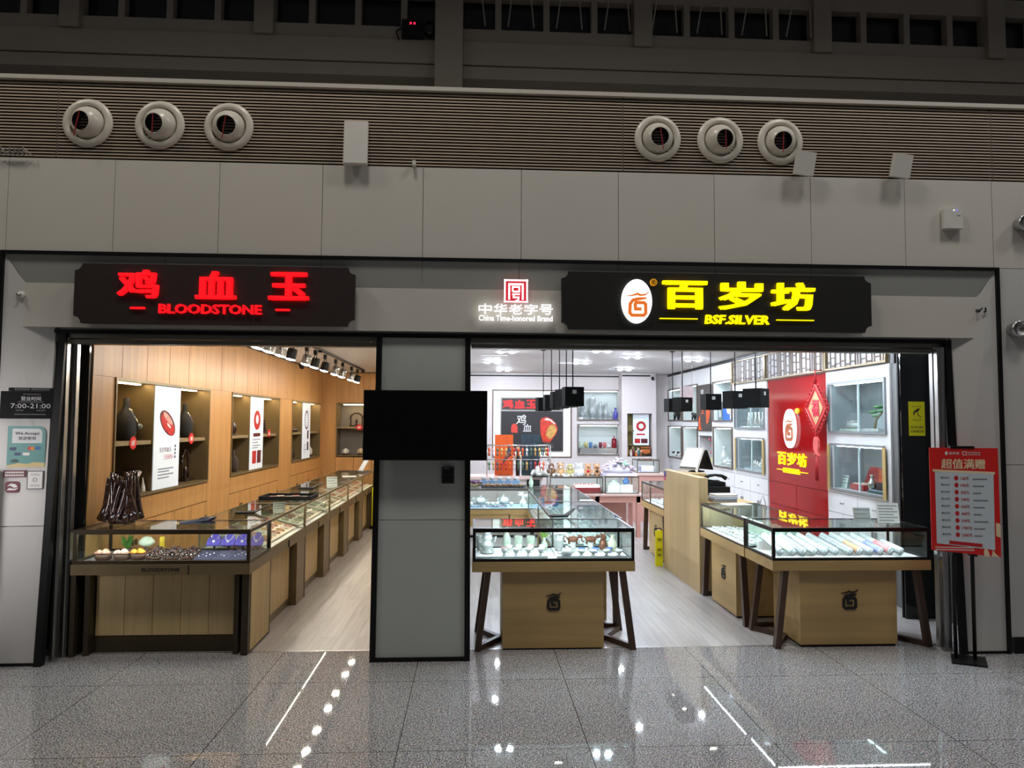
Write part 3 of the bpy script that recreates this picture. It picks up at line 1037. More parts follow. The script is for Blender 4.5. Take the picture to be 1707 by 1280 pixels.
# free-standing black display at the west edge of the view
t = thing('advert_stand', 'black advertising stand at the extreme west edge of the portal', 'stand', (-3.56, -0.16, 0))
MB().prism(ellipse(0.08, 0, 0.30, 0.16, 28), 0, 0.018).obj('base_plate', BLACK, t)
MB().box(-0.03, 0.03, -0.02, 0.02, 0.018, 0.5).obj('post', BLACK, t)
MB().rbox(-0.27, 0.24, -0.03, 0.03, 0.5, 1.37, 0.015).obj('cabinet', BLACK, t)
MB().box(-0.255, 0.225, -0.034, -0.03, 0.5, 0.58).obj('stripe', REDINK, t)
MB().box(-0.255, 0.225, -0.034, -0.03, 0.58, 0.615).obj('stripe', M('navy_print', (24, 52, 92)), t)


# surveillance cards on the dark glass
def watch_card(label, x, y, z, w, h, copy):
    t = thing('surveillance_card', label, 'sticker', (x, y, z), group='yellow surveillance cards')
    MB().box(-w / 2, w / 2, 0, h, 0, 0.002, F).obj('card', YELLOW, t)
    mb = MB()
    s = w
    mb.prism([(-0.18 * s, h * 0.66), (0.10 * s, h * 0.72), (0.22 * s, h * 0.82), (-0.06 * s, h * 0.76)], 0, 0.001, Zs)
    mb.prism([(-0.22 * s, h * 0.62), (-0.16 * s, h * 0.6), (-0.10 * s, h * 0.7), (-0.18 * s, h * 0.72)], 0, 0.001, Zs)
    mb.stroke([(0.05 * s, h * 0.7), (0.08 * s, h * 0.62), (0.26 * s, h * 0.54)], 0.035 * s, 0.001, Zs)
    mb.obj('camera_symbol', INK, t)
    mb = MB()
    for q in ((-0.3, 0.85, 0.3, 0.86), (-0.3, 0.45, 0.3, 0.46)):
        mb.box(q[0] * s, q[2] * s, h * q[1], h * q[3], 0, 0.0006, Zs)
    mb.obj('rule', INK, t)
    mb = MB()
    mb.text(copy[0], w * 0.78, h * 0.075, 0.0006, (0, h * 0.25), bold=0.01, mat=Zs)
    mb.text(copy[1], w * 0.78, h * 0.075, 0.0006, (0, h * 0.13), bold=0.01, mat=Zs)
    mb.obj('lettering', INK, t)


watch_card('small yellow surveillance card on the dark glass beside the timber wall', -3.035, 0.371, 1.655, 0.085, 0.2, ('您已进入', '监控区域'))
watch_card('larger yellow surveillance card on the dark glass behind the red poster', 3.95, 0.939, 1.605, 0.15, 0.305, ('您已进入监控', '区域请您注意'))

# ================================================================== poster stand
t = thing('poster_stand', 'red promotional price poster on black two-pole stand by the east jamb', 'poster stand', (3.59, -0.13, 0), radians(-10))
MB().add([(-0.15, -0.1, 0), (0.06, -0.16, 0), (0.15, 0.05, 0), (-0.06, 0.11, 0), (-0.15, -0.1, 0.012), (0.06, -0.16, 0.012), (0.15, 0.05, 0.012), (-0.06, 0.11, 0.012)],
         [(3, 2, 1, 0), (4, 5, 6, 7), (0, 1, 5, 4), (1, 2, 6, 5), (2, 3, 7, 6), (3, 0, 4, 7)]).obj('base_plate', BLACK, t)
for x in (-0.075, 0.055):
    MB().tube([(x, 0, 0.012), (x, 0, 1.52)], 0.013, 10).obj('pole', BLACK, t)
mb = MB()
PW, PB, PT = 0.235, 0.77, 1.535
m = face(0, -0.03, 0)
cardpts = [(-PW, PB + 0.02), (PW, PB - 0.02), (PW, PT), (-PW, PT)]
pc = MB().prism(cardpts, 0, 0.006, m).obj('poster', REDCARD, t)


def onposter(mb, name, mat):
    o = mb.obj(name, mat, pc)
    o.location -= pc.location


pm = face(0, -0.0362, 0)
pm2 = face(0, -0.0375, 0)
onposter(MB().prism([(-0.2, 0.84), (0.195, 0.80), (0.2, 1.355), (-0.2, 1.37)], 0, 0.001, pm), 'price_field', M('pale_blue_card', (204, 214, 220), 0.5, var=0.02))
onposter(MB().prism([(-0.215, 1.36), (0.21, 1.345), (0.21, 1.362), (-0.215, 1.377)], 0, 0.0012, pm), 'field_rod', CREAMINK)
onposter(MB().text('超值满赠', 0.30, 0.075, 0.001, (-0.005, 1.418), bold=0.022, mat=pm), 'title_lettering', CREAMINK)
mb = MB()
mb.prism(ellipse(-0.118, 1.495, 0.009, 0.014, 16), 0, 0.001, pm)
mb.text('百岁坊', 0.07, 0.02, 0.001, (-0.065, 1.495), bold=0.015, mat=pm)
mb.stroke([(-0.006, 1.483), (-0.006, 1.507), (0.02, 1.507), (0.02, 1.483), (-0.006, 1.483)], 0.004, 0.001, pm)
mb.text('中华老字号', 0.085, 0.013, 0.001, (0.072, 1.5), bold=0.01, mat=pm)
mb.box(0.03, 0.115, 1.484, 1.487, 0, 0.0008, pm)
onposter(mb, 'header_lettering', PAPER)
prices = ['128元', '198元', '258元', '298元', '428元', '468元', '598元', '1780元', '2580元']
spend = ['满500元', '满800元', '满1200元', '满1600元', '满2000元', '满2500元', '满5000元', '满8000元', '满9999元']
for i in range(9):
    y = 1.315 - i * 0.0512
    onposter(MB().text(prices[i], 0.058 if i < 7 else 0.072, 0.024, 0.0008, (0.002 + (0 if i < 7 else 0.006), y - 0.002), bold=0.008, mat=pm2), 'price_lettering', REDINK)
    onposter(MB().prism(ellipse(-0.055, y, 0.014, 0.017, 18), 0, 0.0008, pm2), 'price_bullet', REDINK)
    onposter(MB().text(spend[i], 0.06, 0.015, 0.0008, (-0.132, y + 0.002), bold=0.0, mat=pm2), 'spend_lettering', GREYINK)
    mb = MB()
    x = 0.058
    while x < 0.15 - 0.02 * ((i * 7) % 3):
        mb.box(x, x + 0.0085, y - 0.012, y - 0.002, 0, 0.0006, pm2)
        x += 0.011
    onposter(mb, 'small_print', GREYINK)
onposter(MB().prism([(-0.12, 0.862), (0.115, 0.842), (0.105, 0.83), (0.115, 0.818), (-0.12, 0.838), (-0.11, 0.85)], 0, 0.001, pm2), 'ribbon_print', REDINK)
onposter(MB().prism([(0.12, 0.755), (0.16, 0.752), (0.15, 0.79), (0.13, 0.815), (0.118, 0.79)], 0, 0.001, pm2), 'gift_print', CREAMINK)
onposter(MB().prism([(0.17, 0.755), (0.225, 0.752), (0.2, 0.77), (0.18, 0.8)], 0, 0.001, pm2), 'gift_print', CREAMINK)
onposter(MB().prism([(0.205, 0.9), (0.235, 0.89), (0.235, 0.99), (0.205, 0.995)], 0, 0.0006, pm2), 'gift_print', CREAMINK)
mb = MB()
for y in (0.812, 0.795):
    x = -0.21
    while x < 0.05:
        mb.box(x, x + 0.007, y - 0.004, y + 0.004, 0, 0.0006, pm)
        x += 0.0095
onposter(mb, 'small_print', PAPER)
MB().box(-0.09, 0.075, -0.04, 0.0, 1.53, 1.548).obj('top_clip', BLACK, t)
for x in (-0.075, 0.055):
    MB().box(x - 0.02, x + 0.02, -0.035, 0.02, 0.75, 0.775).obj('lower_clip', BLACK, t)
# ================================================================== west shop: shell
CEILM = M('ceiling_white', (222, 220, 218))
struct('ceiling', MB().box(-3.6, -0.42, 0.30, 9.3, 2.67, 2.75), CEILM)
NI = [(0.75, 2.83), (3.55, 5.66), (6.41, 8.5)]
WX = -2.92
put = lambda u, v, t: (t, u, v)
mb = MB()
UP = [0.41, 0.86, 1.31, 1.78, 2.24, 2.70, 3.18, 3.64, 4.12, 4.59, 5.06, 5.56, 6.08, 6.54, 7.0, 7.5, 7.94, 8.40, 8.75]
for a, b in zip(UP, UP[1:]):
    mb.holes(a + 0.004, b - 0.004, 2.055, 2.655, [], WX - 0.02, WX, put)
PIERS = [(0.41, 0.75), (2.83, 3.55), (5.66, 6.41), (8.5, 8.75)]
for a, b in PIERS:
    mb.box(WX - 0.02, WX, a, b, 0, 2.053)
mb.box(-3.5, -3.4, 0.41, 8.8, 0, 2.7)
struct('wall_west', mb, OAKW)
struct('trim_ceiling_west', MB().box(WX - 0.03, WX + 0.012, 0.41, 8.75, 2.655, 2.672), BLACK)
mb = MB()
for a, b in ((-2.92, -2.66), (-1.62, -1.1), (-1.095, -0.43)):
    mb.box(a, b, 8.75, 8.77, 0, 2.07)
for a, b in ((-2.92, -2.66), (-2.655, -2.16), (-2.155, -1.62), (-1.615, -1.1), (-1.095, -0.43)):
    mb.box(a, b, 8.75, 8.77, 2.075, 2.655)
mb.box(-3.0, -0.43, 9.15, 9.2, 0, 2.7)
struct('wall_north_west', mb, OAKW)
struct('trim_ceiling_north', MB().box(-2.92, -0.43, 8.74, 8.77, 2.655, 2.672), BLACK)

OLIVE = M('niche_olive', (150, 136, 84), 0.6, var=0.04, scale=3)
GREYN = M('niche_grey', (116, 112, 106), 0.6, var=0.04, scale=3)
BRONZEL = M('light_bronze', (128, 110, 78), 0.35, 0.4, var=0.05)


def niche_cabinet(label, y0, y1, lit, seed):
    """Recessed display cabinet: two shelved bays either side of a lit poster, cupboards below."""
    t = thing('timber_display_cabinet', label, 'cabinet', (WX, (y0 + y1) / 2, 0), group='display cabinets along the timber wall')
    W2 = (y1 - y0) / 2
    z0, z1, D = 1.05, 2.045, 0.36
    mb = MB()
    mb.holes(-W2, W2, z0 - 0.012, z1 + 0.012, [(-W2 + 0.022, W2 - 0.022, z0 + 0.012, z1 - 0.012)], -D, 0.012, put)
    mb.obj('frame', BRONZEL, t)
    pw = 0.29
    mb = MB().box(-D - 0.01, -D, -W2, W2, z0, z1)
    mb.obj('back_panel', OLIVE if seed else M('niche_brown', (112, 90, 54), 0.6, var=0.04, scale=3), t)
    for s in (-1, 1):
        a, b = (-W2 + 0.022, -pw) if s < 0 else (pw, W2 - 0.022)
        sh = MB().box(-D, -0.03, a, b, 1.49, 1.525).obj('shelf', M('shelf_pattern', (150, 132, 100), 0.4, 0.2, var=0.35, scale=60), t)
        MB().box(-0.14, -0.10, a + 0.08, b - 0.08, z1 - 0.02, z1 - 0.013).obj('light_strip', LEDW, t)
    lb = MB().box(-D, -0.015, -pw, pw, z0 + 0.012, z1 - 0.012).obj('poster_box', BRONZEL, t)
    MB().box(-0.015, -0.008, -pw + 0.006, pw - 0.006, z0 + 0.016, z1 - 0.016).obj('lit_poster', SCREENW, t, label='glowing white poster')
    E = face(-0.008, 0, 0, 'east')
    RP = M('jade_red_print', (190, 34, 38), 0.4, var=0.25, scale=30)
    MR = M('maroon_print', (96, 24, 34), 0.4, var=0.2, scale=30)
    if lit == 0:
        tilt = Matrix.Translation((0.0, 1.68, 0)) @ Matrix.Rotation(radians(-28), 4, 'Z')
        MB().prism(ellipse(0, 0, 0.19, 0.095), 0, 0.002, E @ tilt).obj('jade_print', MR, t)
        MB().prism(ellipse(0.008, -0.012, 0.165, 0.072), 0, 0.003, E @ tilt).obj('jade_print', RP, t)
        MB().prism(ellipse(-0.02, 0.04, 0.12, 0.03), 0, 0.0035, E @ tilt).obj('jade_print', M('pink_print', (214, 160, 150), 0.4, var=0.2, scale=20), t)
        MB().prism(ellipse(0.03, -0.01, 0.05, 0.012), 0, 0.004, E @ tilt).obj('jade_print', PAPER, t)
        MB().text('东方鸡血玉', 0.26, 0.05, 0.001, (-0.03, 1.43), mat=E, bold=0.0).obj('poster_lettering', M('maroon_print', (96, 24, 34)), t)
        MB().text('王氏有传人', 0.22, 0.05, 0.001, (0.05, 1.36), mat=E, bold=0.0).obj('poster_lettering', REDINK, t)
        mb = MB()
        for k in range(4):
            mb.box(0.175, 0.2, 1.445 - k * 0.035, 1.47 - k * 0.035, 0, 0.001, E)
        mb.obj('poster_lettering', INK, t)
        lines = (1.25, 1.225, 1.195, 1.165)
    elif lit == 1:
        mb = MB()
        n = 40
        o = [(0.11 * cos(2 * pi * k / n), 0.13 * sin(2 * pi * k / n)) for k in range(n)]
        vs = [(x * 1.3, 1.72 + y, 0) for x, y in o] + [(x * 0.6, 1.73 + y * 0.48, 0) for x, y in o]
        vs += [(a, b, 0.003) for a, b, c in vs]
        fs = []
        for k in range(n):
            j = (k + 1) % n
            fs += [(2 * n + k, 2 * n + j, 3 * n + j, 3 * n + k), (k, j, 2 * n + j, 2 * n + k), (n + j, n + k, 3 * n + k, 3 * n + j)]
        mb.add(vs, fs, E)
        mb.obj('bangle_print', M('jade_red_print', (190, 34, 38)), t)
        MB().box(-0.15, 0.15, 1.50, 1.545, 0, 0.001, E).obj('title_print', M('maroon_print', (96, 24, 34)), t)
        MB().box(-0.18, -0.01, 1.14, 1.31, 0, 0.001, E).obj('photo_print', M('jade_red_print', (190, 34, 38)), t)
        MB().box(0.03, 0.2, 1.14, 1.31, 0, 0.001, E).obj('photo_print', M('maroon_print', (96, 24, 34)), t)
        lines = (1.46, 1.42, 1.38, 1.35)
    else:
        mb = MB()
        for k in range(22):
            a = 2 * pi * k / 22
            mb.ball((0.13 * cos(a), 1.735 + 0.15 * sin(a), 0.003), 0.02, 0.02, 0.004, 8, 4, E)
        mb.obj('bracelet_print', M('maroon_print', (96, 24, 34)), t)
        for z in (1.2, 1.4):
            MB().box(0.06, 0.17, z, z + 0.15, 0, 0.001, E).obj('photo_print', M('dark_print', (60, 44, 50), 0.5, var=0.2, scale=30), t)
        lines = (1.30, 1.26, 1.22, 1.18)
    mb = MB()
    for k, z in enumerate(lines):
        x = -0.18
        while x < (0.16 if lit != 2 else 0.0) - 0.1 * (k % 2):
            mb.box(x, x + 0.014, z - 0.006, z + 0.006, 0, 0.0008, E)
            x += 0.019
    mb.obj('small_print', GREYINK, t)
    # cupboards under the niche
    n = 5
    ys = [-W2 + 2 * W2 * k / n for k in range(n + 1)]
    MB().box(-D, -0.02, -W2, W2, 0.02, 1.03).obj('cupboard', M('cupboard_gap', (92, 62, 34), 0.6, var=0.05), t)
    MB().box(-0.02, 0.0, -W2 + 0.004, W2 - 0.004, 0.83, 1.03).obj('drawer_band', OAKW, t)
    for k, (a, b) in enumerate(zip(ys, ys[1:])):
        d = MB().box(-0.02, 0.0, a + 0.004, b - 0.004, 0.02, 0.822).obj('door', OAKW, t)
        yk = (b - 0.03) if k % 2 == 0 else (a + 0.03)
        h = MB().box(0.0, 0.016, yk - 0.008, yk + 0.008, 0.63, 0.68).obj('handle', BRONZE, d)
        h.location -= d.location
    return t


niche_cabinet('timber wall display cabinet with lit poster of an oval red stone, nearest the entrance', *NI[0], 0, 0)
niche_cabinet('timber wall display cabinet with lit poster of a red bangle, second along the wall', *NI[1], 1, 1)
niche_cabinet('timber wall display cabinet with lit poster of a bead bracelet, by the far corner', *NI[2], 2, 1)
# back wall cabinet
t = thing('timber_display_cabinet', 'grey-backed display cabinet set in the back wall of the west shop', 'cabinet', (-2.14, 8.75, 0))
mb = MB()
putn = lambda u, v, w: (u, w, v)
mb.holes(-0.52, 0.52, 1.04, 2.07, [(-0.5, 0.5, 1.06, 2.05)], -0.012, 0.36, putn)
mb.obj('frame', BRONZEL, t)
MB().box(-0.5, 0.5, 0.36, 0.38, 1.04, 2.07).obj('back_panel', GREYN, t)
MB().box(-0.5, 0.5, 0.03, 0.36, 1.575, 1.61).obj('shelf', M('shelf_pattern', (150, 132, 100)), t)
MB().box(-0.4, 0.4, 0.1, 0.14, 2.035, 2.045).obj('light_strip', LEDW, t)
MB().box(-0.52, 0.52, 0.03, 0.36, 0.02, 1.02).obj('cupboard', M('cupboard_gap', (92, 62, 34)), t)
for k in range(3):
    a = -0.52 + k * 1.04 / 3
    d = MB().box(a + 0.004, a + 1.04 / 3 - 0.004, 0.0, 0.03, 0.02, 1.02).obj('door', OAKW, t)


# sale stickers on the shelf edges
def sale_sticker(label, x, y, z, side):
    t = thing('sale_sticker', label, 'sticker', (x, y, z), group='red discount stickers on shelf edges')
    E = face(0, 0, 0, side)
    pts = []
    for k in range(24):
        r = 0.062 if k % 2 else 0.048
        pts.append((r * cos(2 * pi * k / 24) * 1.15, r * sin(2 * pi * k / 24)))
    MB().prism(pts, 0, 0.003, E).obj('starburst', M('sale_red', (226, 24, 30), 0.4, var=0), t)
    MB().text('3折', 0.07, 0.05, 0.001, (0, 0), bold=0.03, mat=E @ Matrix.Translation((0, 0, 0.003))).obj('lettering', PAPER, t)


sale_sticker('red discount starburst on shelf of the first timber cabinet, entrance side of its poster', WX - 0.028, 1.15, 1.51, 'east')
sale_sticker('red discount starburst on shelf of the first timber cabinet, far side of its poster', WX - 0.028, 2.42, 1.52, 'east')
sale_sticker('red discount starburst on shelf of the second timber cabinet', WX - 0.028, 5.25, 1.53, 'east')
sale_sticker('red discount starburst on shelf of the back wall cabinet', -2.22, 8.775, 1.60, 'front')


# ------------------------------------------------------------------ what stands in the niches
def necklace_bust(label, x, y, z, s, m, pend):
    t = thing('necklace_bust', label, 'necklace stand', (x, y, z), radians(20))
    prof = [(0.12, 0), (0.15, 0.05), (0.155, 0.14), (0.13, 0.215), (0.065, 0.262), (0.046, 0.30), (0.046, 0.36), (0.0, 0.362)]
    MB().lathe([(a * s, b * s) for a, b in prof], n=22, sx=0.55).obj('bust', m, t, loc=(0, 0, 0))
    pts = []
    for k in range(15):
        a = pi * k / 14
        pts.append((0.03 * s + 0.064 * sin(a) * s, 0.07 * cos(a) * s, (0.27 - 0.12 * sin(a)) * s))
    MB().tube(pts, 0.004 * s, 6).obj('chain', SILVER, t)
    if pend:
        MB().lathe([(0.001, -0.035), (0.022, -0.022), (0.024, 0.0), (0.012, 0.018), (0.001, 0.02)], (0.104 * s, 0, 0.125 * s), 12).obj('pendant', M('grey_pendant', (120, 130, 130), 0.3, 0.3, var=0.1), t)
    return t


necklace_bust('black velvet bust with silver pendant necklace on upper shelf of first timber cabinet', -3.1, 1.33, 1.526, 1.05, VELVET, True)
necklace_bust('black velvet bust with pearl chain beside far edge of the first lit poster', -3.1, 2.62, 1.526, 1.0, VELVET, False)


def arch_ornament(name, label, x, y, z, w, h, m, rz=0.0):
    t = thing(name, label, 'ornament', (x, y, z), rz)
    MB().box(-0.05, 0.05, -w / 2, w / 2, 0, 0.03).obj('base', m, t)
    mb = MB()
    pts = [(0, -w / 2 + 0.02, 0.03)] + [(0, -(w / 2 - 0.02) * cos(pi * k / 10), h * 0.62 + h * 0.35 * sin(pi * k / 10)) for k in range(11)] + [(0, w / 2 - 0.02, 0.03)]
    mb.tube(pts, 0.012, 7)
    mb.obj('arch', m, t)
    mb = MB()
    for k in range(9):
        a = pi * k / 8
        mb.ball((0, -(w / 2) * cos(a), h * 0.64 + h * 0.37 * sin(a)), 0.016, n=8, m=5)
    mb.obj('beading', m, t)
    MB().lathe([(0.03, 0), (0.012, 0.03), (0.03, 0.07), (0.018, 0.11), (0.001, 0.13)], (0, 0, 0.03), 10).obj('figure', m, t)


DKBRN = M('dark_rosewood', (44, 27, 22), 0.3, var=0.2, scale=20)
arch_ornament('pendant_arch', 'dark beaded arch stand with hanging pendant on lower bay beyond the first poster', -3.08, 2.62, 1.063, 0.2, 0.33, DKBRN)
arch_ornament('pendant_arch', 'dark beaded arch stand on the shelf of the back wall cabinet', -2.3, 8.93, 1.611, 0.26, 0.27, DKBRN, radians(90))
t = thing('carved_bowl', 'brown carved root bowl with lobed rim on floor of the first timber cabinet', 'bowl', (-3.10, 1.30, 1.0635))
MB().lathe([(0.06, 0), (0.07, 0.02), (0.12, 0.10), (0.14, 0.19), (0.125, 0.17), (0.1, 0.08), (0.001, 0.05)], n=26, wob=lambda a, h: 0.12 * h / 0.19 * sin(6 * a)).obj('bowl', M('root_brown', (88, 56, 36), 0.4, var=0.3, scale=18), t, loc=(0, 0, 0))
MB().ring((0, 0, 0.19), 0.13, 0.011, n=30, k=6).obj('rim', DKBRN, t)
t = thing('small_bottle', 'tiny white cone bottle by the bowl in first timber cabinet', 'bottle', (-2.985, 1.44, 1.063))
MB().lathe([(0.022, 0), (0.024, 0.03), (0.01, 0.08), (0.002, 0.13)], n=12).obj('body', PORC, t, loc=(0, 0, 0))
MB().lathe([(0.025, 0), (0.025, 0.012)], n=12).obj('foot', PORC, t, loc=(0, 0, 0))


def pagoda(label, x, y, z, h, m):
    t = thing('pagoda_figure', label, 'figurine', (x, y, z))
    MB().lathe([(0.06, 0), (0.06, 0.02), (0.04, 0.03)], n=8).obj('base', m, t, loc=(0, 0, 0))
    prof = []
    for k in range(5):
        r = 0.045 - 0.007 * k
        b = 0.03 + (h - 0.09) * k / 5
        prof += [(r * 0.62, b), (r * 0.62, b + (h - 0.09) / 5 - 0.014), (r, b + (h - 0.09) / 5 - 0.012), (r * 0.6, b + (h - 0.09) / 5)]
    prof += [(0.006, h - 0.05), (0.001, h)]
    MB().lathe(prof, n=8).obj('tiers', m, t, loc=(0, 0, 0))


pagoda('small black pagoda figure on shelf beyond the bangle poster', -3.06, 5.4, 1.526, 0.26, DKBRN)
necklace_bust('low dark stand with white bead string in lower bay of second timber cabinet', -3.06, 4.08, 1.063, 0.75, M('dark_brown_velvet', (50, 36, 28), 0.8, var=0.1), False)
for k, (y, z) in enumerate(((4.0, 1.526), (6.95, 1.063), (8.28, 1.063))):
    lb = ('small dark carved stone on upper shelf at entrance end of second timber cabinet', 'small dark lidded urn in lower bay of the third timber cabinet', 'tiny pale carved stone beyond the bracelet poster')[k]
    t = thing('carved_stone', lb, 'ornament', (-3.05, y, z))
    mm = (DKBRN, DKBRN, PORC)[k]
    MB().lathe([(0.05, 0), (0.05, 0.015), (0.04, 0.02)], n=10).obj('stand', DKBRN, t, loc=(0, 0, 0))
    MB().lathe([(0.03, 0.02), (0.05, 0.06), (0.045, 0.12), (0.02, 0.17), (0.001, 0.2)], n=12, wob=lambda a, h: 0.12 * sin(3 * a + 20 * h)).obj('stone', mm, t, loc=(0, 0, 0))
for k, y in enumerate((6.62, 6.70, 6.79, 6.88, 6.97, 7.05)):
    t = MB().lathe([(0.018, 0), (0.028, 0.02), (0.03, 0.045), (0.02, 0.06), (0.001, 0.07)], n=10).obj('tea_pet', DKBRN, loc=(-3.0, y, 1.526), label='tiny dark carved figure in a row on the shelf of third timber cabinet', cat='figurine', group='row of tiny figures on the third cabinet shelf')
for k, (x, lb) in enumerate(((-2.5, 'white square dish on floor of the back wall cabinet'), (-2.2, 'cream carved boulder on floor of the back wall cabinet'), (-1.95, 'dark carved ornament on floor of the back wall cabinet'))):
    t = thing('carved_ornament', lb, 'ornament', (x, 8.9, 1.0605))
    mm = (PORC, M('cream_stone', (214, 196, 160), 0.4, var=0.1), DKBRN)[k]
    MB().lathe([(0.06, 0), (0.065, 0.015), (0.05, 0.02)], n=10).obj('stand', DKBRN, t, loc=(0, 0, 0))
    MB().lathe([(0.045, 0.02), (0.07, 0.05), (0.06, 0.09), (0.03, 0.12), (0.001, 0.13)], n=14, wob=lambda a, h: 0.18 * sin(4 * a + 14 * h)).obj('stone', mm, t, loc=(0, 0, 0))

# ================================================================== west shop: ceiling track
TX = -2.03
t = thing('light_track', 'black ceiling track carrying the spotlights of the west shop', 'light track', (TX, 4.3, 2.62))
MB().box(-0.018, 0.018, -3.7, 3.7, 0.02, 0.05).obj('rail', BLACK, t)
for y in (-3.6, 0, 3.6):
    MB().box(-0.03, 0.03, y - 0.05, y + 0.05, 0.0, 0.02).obj('feed', BLACK, t)
SPOTGLASS = M('spot_silver', (168, 168, 166), 0.25, 0.8, var=0.05)


def track_spot(label, y, tilt, black):
    t = thing('track_spotlight', label, 'spotlight', (TX, y, 2.62), group='spotlights on the ceiling track')
    MB().box(-0.02, 0.02, -0.035, 0.035, -0.06, 0.0).obj('adapter', BLACK, t)
    mb = MB()
    for s in (-1, 1):
        mb.tube([(0, s * 0.01, -0.05), (0, s * 0.062, -0.075), (0, s * 0.066, -0.16)], 0.006, 6)
    mb.obj('yoke', BLACK, t)
    R = Matrix.Translation((0, 0, -0.15)) @ Matrix.Rotation(tilt, 4, 'Y')
    mb = MB().lathe([(0.04, 0.05), (0.052, 0.04), (0.056, 0.0), (0.058, -0.06), (0.062, -0.07), (0.054, -0.072), (0.05, -0.05)], n=20, mat=R)
    mb.obj('housing', BLACK if black else SPOTGLASS, t)
    MB().lathe([(0.053, -0.069), (0.05, -0.08), (0.03, -0.086), (0.001, -0.088)], n=20, mat=R).obj('lens', LAMP, t)


SPY = [1.6, 1.97, 2.4, 2.82, 3.53, 4.0, 4.6, 5.33, 5.9, 6.7, 7.3]
ORD = ['first', 'second', 'third', 'fourth', 'fifth', 'sixth', 'seventh', 'eighth', 'ninth', 'tenth', 'eleventh']
for i, y in enumerate(SPY):
    blk = i in (3, 5, 6, 10)
    track_spot(('%s track spotlight counting from the shop entrance, %s housing' % (ORD[i], 'black' if blk else 'silver')), y, radians(14), blk)
# downlights along the aisle
for i, y in enumerate((0.9, 2.3, 3.7, 5.1, 6.5, 7.9)):
    for x in (-0.95, -0.8):
        t = thing('downlight', 'recessed round ceiling downlight of the west shop, %s pair inward from the entrance' % ORD[i], 'downlight', (x, y, 2.655), group='pairs of downlights in the west shop, pair %s' % ORD[i])
        MB().lathe([(0.05, 0.015), (0.058, 0.004), (0.052, 0.0), (0.046, 0.006)], n=18).obj('rim', WHITE, t, loc=(0, 0, 0))
        MB().lathe([(0.045, 0.002), (0.04, -0.012), (0.022, -0.024), (0.001, -0.028)], n=18).obj('lens', LAMP, t, loc=(0, 0, 0))
t = thing('dome_camera', 'small black dome security camera where the timber wall meets the ceiling', 'security camera', (-2.8, 6.5, 2.60))
MB().lathe([(0.001, -0.045), (0.03, -0.035), (0.045, 0.0), (0.05, 0.02), (0.05, 0.07)], n=16).obj('dome', GLOSSBLACK, t, loc=(0, 0, 0))
MB().lathe([(0.055, 0.05), (0.055, 0.07)], n=16).obj('base_ring', WHITEP, t, loc=(0, 0, 0))
# wall-washing lamps above the niches
for i, (y, x, lb) in enumerate(((3.9, -2.8, 'small ceiling wall-washer between the first and second timber cabinets'), (7.98, -2.8, 'small ceiling wall-washer near the far corner of the timber wall'))):
    t = thing('wall_washer', lb, 'downlight', (x, y, 2.645), group='wall washers')
    MB().lathe([(0.034, 0.025), (0.04, 0.008), (0.036, 0.0), (0.032, 0.008)], n=14).obj('rim', WHITE, t, loc=(0, 0, 0))
    MB().lathe([(0.03, 0.01), (0.001, 0.0101)], n=14).obj('lens', LAMP, t, loc=(0, 0, 0))
